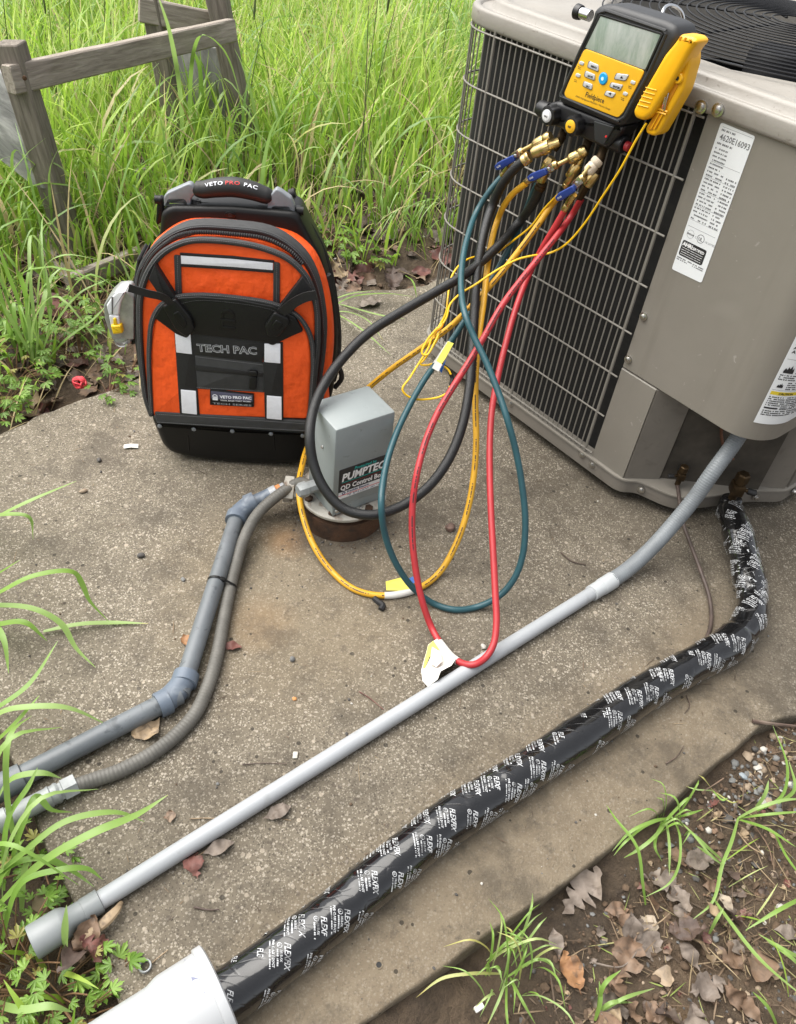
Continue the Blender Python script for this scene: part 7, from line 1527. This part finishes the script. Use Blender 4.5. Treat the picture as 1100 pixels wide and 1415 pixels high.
for a in [((800, 1235), 'oak', 'grey', .085, -40, 'large curled grey brown lobed leaf against the slab edge', .5, (.2, .1)), ((790, 1345), 'oak', 'orange', .055, 20, 'orange brown torn leaf beside the yellowing tuft'), ((865, 1325), 'oak', 'brown', .075, 150, 'brown oak leaf below the curled grey leaf', .3),
          ((870, 1280), 'oval', 'brown', .05, 60, 'narrow brown folded leaf next to the pale crumpled leaf', .6), ((893, 1278), 'bit', 'pale', .04, 10, 'pale crumpled leaf fragment in the middle of the leaf patch', .6), ((918, 1350), 'bit', 'tan', .042, 80, 'tan rounded leaf right of the fresh grass sprout', .3),
          ((975, 1365), 'oak', 'grey', .058, -70, 'light grey jagged leaf in the lower right', .3), ((952, 1320), 'oval', 'grey', .05, 30, 'grey oval leaf near the long grass runner', .3), ((1003, 1250), 'oval', 'pale', .036, 25, 'small pale upright leaf beside the bent grass stem', .4), ((965, 1190), 'oak', 'grey', .055, 100, 'grey leaf under the bright grass tuft', .3),
          ((768, 1305), 'oval', 'grey', .045, 10, 'grey leaf left of the orange brown leaf', .4), ((920, 1222), 'oak', 'grey', .055, 70, 'grey brown leaf lying below the bright grass tuft', .3), ((850, 1258), 'oval', 'brown', .045, -80, 'brown leaf half under the curled grey leaf', .3), ((1090, 1290), 'oval', 'grey', .045, 80, 'grey leaf at the right picture edge', .4),
          ((900, 1400), 'bit', 'brown', .04, 0, 'brown leaf scrap at the bottom beside the grass sprout', .4), ((1035, 1395), 'oval', 'brown', .05, 40, 'brown leaf below the long grass runner', .4), ((1015, 1310), 'bit', 'grey', .035, 40, 'small grey leaf scrap beside the long grass runner', .4), ((940, 1262), 'bit', 'grey', .035, 40, 'dull grey scrap between the bright tuft and the pale upright leaf', .4),
          ((40, 575), 'oval', 'brown', .06, -75, 'rust brown leaf lying on the left back corner of the slab', .5), ((45, 560), 'bit', 'tan', .05, 30, 'tan curled leaf behind the rust brown leaf at the slab corner', .7), ((80, 440), 'oak', 'red', .11, 60, 'large dark red leaf among the weeds below the tape measure', .4, (.3, .2)), ((82, 515), 'oval', 'dark', .09, -60, 'dark curled leaf behind the red stinkhorn', .6), ((126, 530), 'bit', 'tan', .03, 0, 'small tan leaf right of the red stinkhorn', .5), ((100, 505), 'oak', 'red', .08, 100, 'dark red brown leaf above the red stinkhorn', .4),
          ((468, 385), 'oak', 'tan', .075, 50, 'pale tan leaf right of the backpack shoulder', .5, (.4, 0)), ((540, 395), 'oak', 'dark', .085, 10, 'dark folded leaf on the litter near the unit', .5, (.4, .2)), ((485, 405), 'oak', 'brown', .085, 130, 'brown leaf on the litter below the pale tan leaf', .4), ((510, 420), 'oval', 'grey', .075, -50, 'purple grey leaf at the slab edge behind the black hose', .3), ((440, 305), 'oak', 'brown', .09, 20, 'brown leaf in the weeds above the backpack shoulder', .4), ((500, 270), 'oak', 'dark', .09, 80, 'dark leaf in the gap of the grass behind the backpack', .4), ((470, 240), 'oak', 'grey', .09, 30, 'grey leaf in the grass gap farther back', .3),
          ((383, 1123), 'oval', 'grey', .040, -55, 'grey leaf lying under the pale conduit', .25), ((302, 1172), 'oval', 'grey', .040, -60, 'grey brown leaf touching the near side of the pale conduit', .25), ((268, 1195), 'oak', 'red', .035, 30, 'reddish leaf on the slab beside the pale conduit', .2), ((235, 1128), 'bit', 'brown', .022, 0, 'small brown leaf scrap between the two conduits', .3), ((205, 1010), 'bit', 'tan', .055, -60, 'tan leaf piece wedged between slate pipe and weathered conduit', .25), ((256, 885), 'bit', 'orange', .025, 0, 'little orange leaf scrap left of the slate pipe', .3), ((320, 893), 'oval', 'red', .032, -90, 'small red brown leaf tip right of the weathered conduit', .2)]:
    dleaf(*a[:6], *(tuple(q * 1.5 for q in a[6:7]) or (.6,)), *(a[7:8] or ((0, 0),)))
# dried leaf curl and stalk by the reducer
e = empty('dried_leaf', at_z(130, 1290, .01), 'shrivelled brown leaf with a thick curled stalk beside the bell end', 'leaf')
mb = MB(); tube(mb, spline(pxline([(88, 1330, 'z', -.01), (110, 1300, 'z', .012), (140, 1278, 'z', .018), (160, 1258, 'z', .020), (168, 1246, 'z', .012)]), 6), np.r_[np.linspace(.004, .0075, 15), np.linspace(.0075, .003, 10)], 8, flat=.5); mb.build('stalk', M_LEAF['tan'], e)
for k, (px, s) in enumerate((((118, 1300), .05), ((135, 1312), .045), ((108, 1318), .05))):
    V, f = dead_leaf_geo('oak', 300 + k, s, .9); mb = MB(); mb.add(V @ rotm(.7, .3, k * 1.4).T + at_z(*px, .012), f); mb.build('leaf_lobe', M_LEAF[('brown', 'red', 'dark')[k]], e, angle=60)
# uncounted litter
def litter(name, n, x0, x1, y0, y1, cond, kinds, sizes, colr, seed, lift=.002, steep=.35):
    r = random.Random(seed); mb = MB(); k = 0; bank = [dead_leaf_geo(kd, 500 + i + seed, 1.0, .5) for i, kd in enumerate(kinds)]
    while k < n:
        x_, y_ = r.uniform(x0, x1), r.uniform(y0, y1)
        if not cond(x_, y_): k += .2; continue
        V, f = r.choice(bank); s = r.uniform(*sizes); W = V * s @ rotm(r.gauss(0, steep), r.gauss(0, steep), r.uniform(0, 6.3)).T; W[:, 2] -= W[:, 2].min() * .5; mb.add(W + [x_, y_, float(gz(x_, y_)) + lift], f, r.randrange(len(colr))); k += 1
    o = mb.build(name, [M_LEAF[c] for c in colr], None, angle=60); return kind(o, 'stuff')
ed1 = lambda x_, y_: float(edge_dist(np.array([x_]), np.array([y_]))[0])
ok = lambda x_, y_: bool(free(np.array([x_]), np.array([y_]))[0])
litter('leaf_litter', 460, -1.6, .35, 1.4, 3.4, lambda x_, y_: ok(x_, y_) and ed1(x_, y_) < .75, ('oak', 'oval', 'bit', 'oak'), (.04, .10), ('dark', 'brown', 'red', 'grey', 'dark', 'brown'), 1)
litter('leaf_litter', 420, -3.2, .6, 2.6, 5.5, lambda x_, y_: ok(x_, y_), ('oak', 'oval'), (.05, .10), ('dark', 'brown', 'grey'), 2)
litter('leaf_litter', 900, .05, 1.2, .05, .95, lambda x_, y_: ok(x_, y_) and (x_ - y_) > -.12, ('bit', 'oval', 'bit', 'oak', 'bit'), (.006, .022), ('grey', 'brown', 'dark', 'brown', 'brown', 'tan', 'dark', 'red'), 3, steep=.5)
litter('leaf_litter', 75, .12, .62, .12, .60, lambda x_, y_: ok(x_, y_) and (x_ - y_) > -.08, ('oak', 'oval', 'bit', 'oak'), (.028, .058), ('grey', 'brown', 'dark', 'brown', 'grey', 'tan'), 13, steep=.55, lift=.003)
litter('leaf_litter', 120, -.9, -.2, .0, .9, lambda x_, y_: ok(x_, y_), ('bit', 'oval', 'oak'), (.015, .05), ('dark', 'brown', 'red'), 4)
litter('leaf_litter', 70, .85, 1.5, .95, 2.2, lambda x_, y_: not in_poly(np.array([x_]), np.array([y_]), UNIT_POLY)[0] and x_ > 1.02, ('bit', 'oval', 'oak'), (.02, .06), ('dark', 'brown', 'red'), 5, lift=.08)

# pebbles
ico = bmesh.new(); bmesh.ops.create_icosphere(ico, subdivisions=1, radius=1.0); IV = np.array([v.co[:] for v in ico.verts]); IF = [tuple(v.index for v in p.verts) for p in ico.faces]; ico.free()
ico = bmesh.new(); bmesh.ops.create_icosphere(ico, subdivisions=2, radius=1.0); IV2 = np.array([v.co[:] for v in ico.verts]); IF2 = [tuple(v.index for v in p.verts) for p in ico.faces]; ico.free()
M_STONE = [mat('stone_grey', (.13, .13, .125), .7, 0, .25, 60), mat('stone_tan', (.26, .20, .14), .75, 0, .2, 50), mat('stone_pale', (.40, .38, .34), .7, 0, .15, 60), mat('stone_dark', (.06, .055, .05), .7, 0, .2, 60), mat('soil_crumb', (.085, .055, .033), .9, 0, .3, 80)]
def pebbles(n, f_xy, sizes, seed, wts, name='gravel', sink=.3):
    r = random.Random(seed); mb = MB()
    for k in range(n):
        x_, y_ = f_xy(r)
        if not ok(x_, y_) and name == 'gravel': continue
        s = sizes[0] * (sizes[1] / sizes[0]) ** (r.random() ** 1.8); V = IV * [s * r.uniform(.8, 1.3), s * r.uniform(.7, 1.1), s * r.uniform(.45, .8)] * (1 + .22 * (np.array([[r.random()] for _ in IV]) - .5)); h_ = ground_h((x_, y_))
        mb.add(V @ rotm(r.uniform(-.3, .3), r.uniform(-.3, .3), r.uniform(0, 6.3)).T + [x_, y_, h_ + s * (.5 - sink)], IF, r.choices(range(5), wts)[0])
    return kind(mb.build(name, M_STONE, None, angle=50), 'stuff')
def xy_soil(r):
    while True:
        x_, y_ = r.uniform(.05, 1.15), r.uniform(.0, 1.0)
        if x_ - y_ > -.13: return x_, y_
pebbles(900, xy_soil, (.0022, .0085), 1, (4, 2, .7, 2, 6)); pebbles(5200, xy_soil, (.0016, .0075), 2, (.6, .4, .1, 1, 9))
def xy_r(r): P = at_z(r.gauss(1065, 26), r.gauss(1045, 34), -.01); return P[0], P[1]
pebbles(90, xy_r, (.004, .010), 3, (3, 3, 3, 1, 1)); 
def xy_e(r): P = at_z(r.gauss(985, 40), r.gauss(1090, 18), -.01); return P[0], P[1]
pebbles(90, xy_e, (.003, .008), 4, (4, 2, 1, 2, 2))
def xy_back(r): return r.uniform(-1.3, .3), r.uniform(1.4, 2.8)
pebbles(400, xy_back, (.003, .012), 5, (1, 1, .3, 2, 6))
def xy_slab(r): P = at_z(r.uniform(10, 1090), r.uniform(560, 1380), 0); return P[0], P[1]
pebbles(260, xy_slab, (.0009, .0034), 6, (2, 1, 1.4, 5, 3), name='grit', sink=.1)
def xy_well(r): a = r.uniform(0, 6.3); d = .094 + abs(r.gauss(0, .018)); return WC[0] + d * math.cos(a), WC[1] + d * math.sin(a)
pebbles(340, xy_well, (.0008, .0032), 7, (.2, .2, .1, 6, 5), name='grit', sink=.1)
def stone(px, s, m, label, z=0.0, cat='stone', seed=0):
    r = random.Random(seed); V = IV2 * s * (1 + .25 * (np.array([[r.random()] for _ in IV2]) - .5)); mb = MB(); mb.add(V @ rotm(0, 0, r.uniform(0, 6)).T + at_z(*px, z + s[2] * .8), IF2); return tag(mb.build('stone', m, None, angle=35), label, cat)
stone((622, 728), np.array([.012, .011, .008]), mat('red_stone', (.135, .085, .066), .75, 0, .5, 90), 'reddish brown stone on the slab between red and yellow hose loops', seed=1)
stone((668, 893), np.array([.007, .005, .004]), M_STONE[2], 'pale pebble just behind the pale conduit by the red hose', seed=2)
stone((115, 678), np.array([.009, .005, .004]), M_STONE[1], 'flat tan stone chip on the left part of the slab', seed=3)
stone((195, 767), np.array([.008, .006, .005]), M_STONE[3], 'dark clod on the slab left of the slate pipe', seed=4)
stone((253, 800), np.array([.006, .004, .003]), M_STONE[0], 'grey seed sized pebble near the slate pipe', seed=5)
stone((404, 910), np.array([.006, .005, .004]), M_STONE[0], 'grey pebble beside the ochre stain on the slab', seed=6)
stone((407, 965), np.array([.004, .0045, .002]), mat('ochre_stone', (.42, .20, .07), .7), 'small orange chip on the slab', seed=7)
stone((60, 1245), np.array([.020, .016, .012]), mat('brown_stone', (.13, .10, .055), .8, 0, .3, 60), 'brown stone in the weeds above the bell end', z=-.035, seed=8)
stone((1027, 1072), np.array([.008, .005, .004]), mat('blue_stone', (.20, .23, .25), .6), 'blue grey pebble at the crumbled slab end', z=-.02, seed=9)
stone((895, 650), np.array([.004, .004, .003]), M_STONE[2], 'tiny pale pebble in front of the unit', seed=10) if False else None
stone((137, 635), np.array([.007, .005, .004]), M_STONE[3], 'dark crumb on the slab left of the backpack base', seed=11)
# paper scrap, ring with a stick, drilled hole, lattice mushroom, twigs
mb = MB(); V = [at_z(x, y, z) for x, y, z in ((171, 614, .004), (180, 612.5, .007), (191, 613, .004), (191, 618.5, .003), (181, 617.5, .006), (171, 619, .003))]; mb.add(V, [(0, 1, 4, 5), (1, 2, 3, 4)]); mb.add([v - np.array([0, 0, .0008]) for v in V], [(5, 4, 1, 0), (4, 3, 2, 1)]); tag(mb.build('paper_scrap', M_TAG, None), 'little curved white plastic scrap on the slab by the backpack base', 'scrap')
mb = MB(); P = at_z(408, 1043, .002); box(mb, P, (CR, np.cross([0, 0, 1], CR), (0, 0, 1)), (.004, .006, .0015), .0008); tag(mb.build('plastic_chip', M_CAPW, None), 'whitish chip on the slab above the pale conduit', 'chip')
P = at_z(201, 1336, .0); mb = MB(); n = 28; V = []; R0, R1 = .0062, .0085
lathe(mb, P, P + [0, 0, 1.], [(0, R1), (.006, R1), (.0065, R1 - .0005), (.0065, R0 + .0005), (.006, R0), (0, R0)], n, caps=False); tag(mb.build('plastic_ring', M_PVC, None), 'small grey plastic ring lying beside the white pipe', 'ring')
mb = MB(); lathe(mb, P + [0, 0, .0002], P + [0, 0, 1.], [(0, R0), (.0004, R0)], n); 
tag(mb.build('ring_shadow_gap', M_DARKIN, None), 'dark opening inside the grey plastic ring', 'hole') if False else None
P = at_z(523.5, 1333, .0); mb = MB(); lathe(mb, P - [0, 0, .0005], P + [0, 0, 1.], [(0, .0058), (.0018, .0056), (.0020, .0040), (.0012, .0038)], 24, caps=False); lathe(mb, P + [0, 0, .0004], P + [0, 0, 1], [(0, .0039), (.0003, .0039)], 20, mat=1); tag(mb.build('anchor_hole', [M_CONC, M_DARKIN], None), 'small drilled anchor hole in the slab near the bottom edge', 'hole')  # dark top disc paints the shade down in the hole
mb = MB(); P = at_z(662, 1392, -.028); box(mb, P, (nz(CR * .8 + np.array([0, .5, 0])), nz(np.cross([0, 0, 1], nz(CR * .8 + np.array([0, .5, 0])))), (0, 0, 1)), (.007, .004, .003), .0015); tag(mb.build('plastic_chip', M_TAG, None), 'bluish white plastic chip in the soil at the bottom', 'chip')
e = empty('lattice_mushroom', at_z(110, 530, .0), 'small red lattice stinkhorn fungus at the back edge of the slab', 'mushroom'); M_FUN = mat('fungus_red', (.62, .045, .06), .5, 0, .2, 90)
C = at_z(110, 528, .012); r = random.Random(3); mb = MB()
for k in range(9):
    ax = rotm(r.uniform(0, 3), r.uniform(0, 3), r.uniform(0, 6)); tube(mb, [C + ax @ np.array([.017 * math.cos(q), .0125 * math.sin(q), .004 * math.sin(3 * q)]) * [1.1, .9, .8] for q in np.linspace(0, 2 * math.pi, 20)], .0026, 7, caps=False)
mb.build('lattice', M_FUN, e)
def twig(px, label, r_=.0012, m=None, z=.003, cat='twig'):
    mb = MB(); P = spline(pxline([(x, y, 'z', z) for x, y in px]), 5); tube(mb, P, r_ * np.linspace(1.1, .7, len(P)), 6); tag(mb.build('twig', m or M_LEAF['dark'], None), label, cat)
twig([(496, 955), (512, 965), (530, 980)], 'red brown twig on the slab below the pale conduit middle', .0011, M_LEAF['red']); twig([(335, 1056), (365, 1054), (397, 1055)], 'thin dark twig beside the whitish chip', .0010); twig([(210, 1330), (232, 1312)], 'short pale stick poking from the grey ring', .0010, M_LEAF['tan'])
twig([(1040, 996), (1070, 1000), (1110, 1004)], 'dark stick at the right end of the slab', .0035, M_LEAF['dark'], .004); twig([(920, 1055), (935, 1045), (945, 1030)], 'curved hair thin twig on the tan slab edge', .0009); twig([(775, 763), (790, 775), (810, 780)], 'dark bent twig on the slab right of the teal loop', .0015); twig([(268, 1253), (290, 1257), (303, 1256)], 'dark twig on the slab below the pale conduit', .0014)
twig([(262, 1131), (285, 1130), (305, 1131)], 'thin straw on the slab above the pale conduit', .0009, M_LEAF['tan']); twig([(255, 1190), (280, 1178), (300, 1162)], 'pale stem along the near side of the pale conduit', .0012, M_LEAF['tan']); twig([(948, 960), (953, 975), (946, 985)], 'dark thread hanging off the black line', .0009); twig([(1000, 1075), (985, 1085), (970, 1094)], 'dry stem on the crumbled slab end', .0011, M_LEAF['brown'])
twig([(880, 1290), (910, 1275), (925, 1262)], 'thin root stem on the soil below the bright tuft', .0012, M_LEAF['tan'], -.025); twig([(1020, 1150), (1035, 1168), (1055, 1180)], 'pale root by the bent grass plant', .0011, M_LEAF['tan'], -.025); twig([(1035, 1130), (1062, 1170), (1068, 1195)], 'brown curved root at the right', .0012, M_LEAF['brown'], -.025); twig([(820, 1330), (860, 1335), (890, 1300)], 'grey twig across the brown oak leaf', .0014, M_LEAF['grey'], -.02)

x, y = scatter(9000, .05, 1.2, .05, .95); k_ = free(x, y) & (x - y > -.10) & (nr.rand(len(x)) < .15 + .85 * vnoise(x, y, 7.)); x, y = x[k_], y[k_]; n = len(x)
V, f, t = blades(x, y, gz(x, y) + .002, .012 + .05 * nr.rand(n) ** 2, nr.rand(n) * 2 * np.pi, 1.25 + .4 * nr.rand(n), -.1 + .4 * nr.rand(n), .0008 + .0016 * nr.rand(n), nr.rand(n), 4)
M_STEMS = leafmat('soil_stems', [(0, (.06, .04, .025)), (.5, (.15, .10, .06)), (.8, (.30, .23, .13)), (1, (.20, .26, .06))], .7, .1)
kind(mesh_np('dry_straw', V, f, M_STEMS, t), 'stuff')
# needles, stems and crumbs gathered along the slab's back edge and on the slab itself
x, y = scatter(1500, -.9, .75, .35, 2.3); k_ = in_poly(x, y, SLAB_IN) & (nr.rand(len(x)) < .12 + 1.2 * np.exp(-edge_dist(x, y) / .08)); x, y = x[k_], y[k_]; n = len(x)
V, f, t = blades(x, y, np.full(n, .0015), .006 + .03 * nr.rand(n) ** 2.5, nr.rand(n) * 2 * np.pi, 1.45 + .1 * nr.rand(n), -.05 + .12 * nr.rand(n), .0007 + .0012 * nr.rand(n), nr.rand(n) * .7, 4)
kind(mesh_np('slab_litter', V, f, M_STEMS, t), 'stuff')
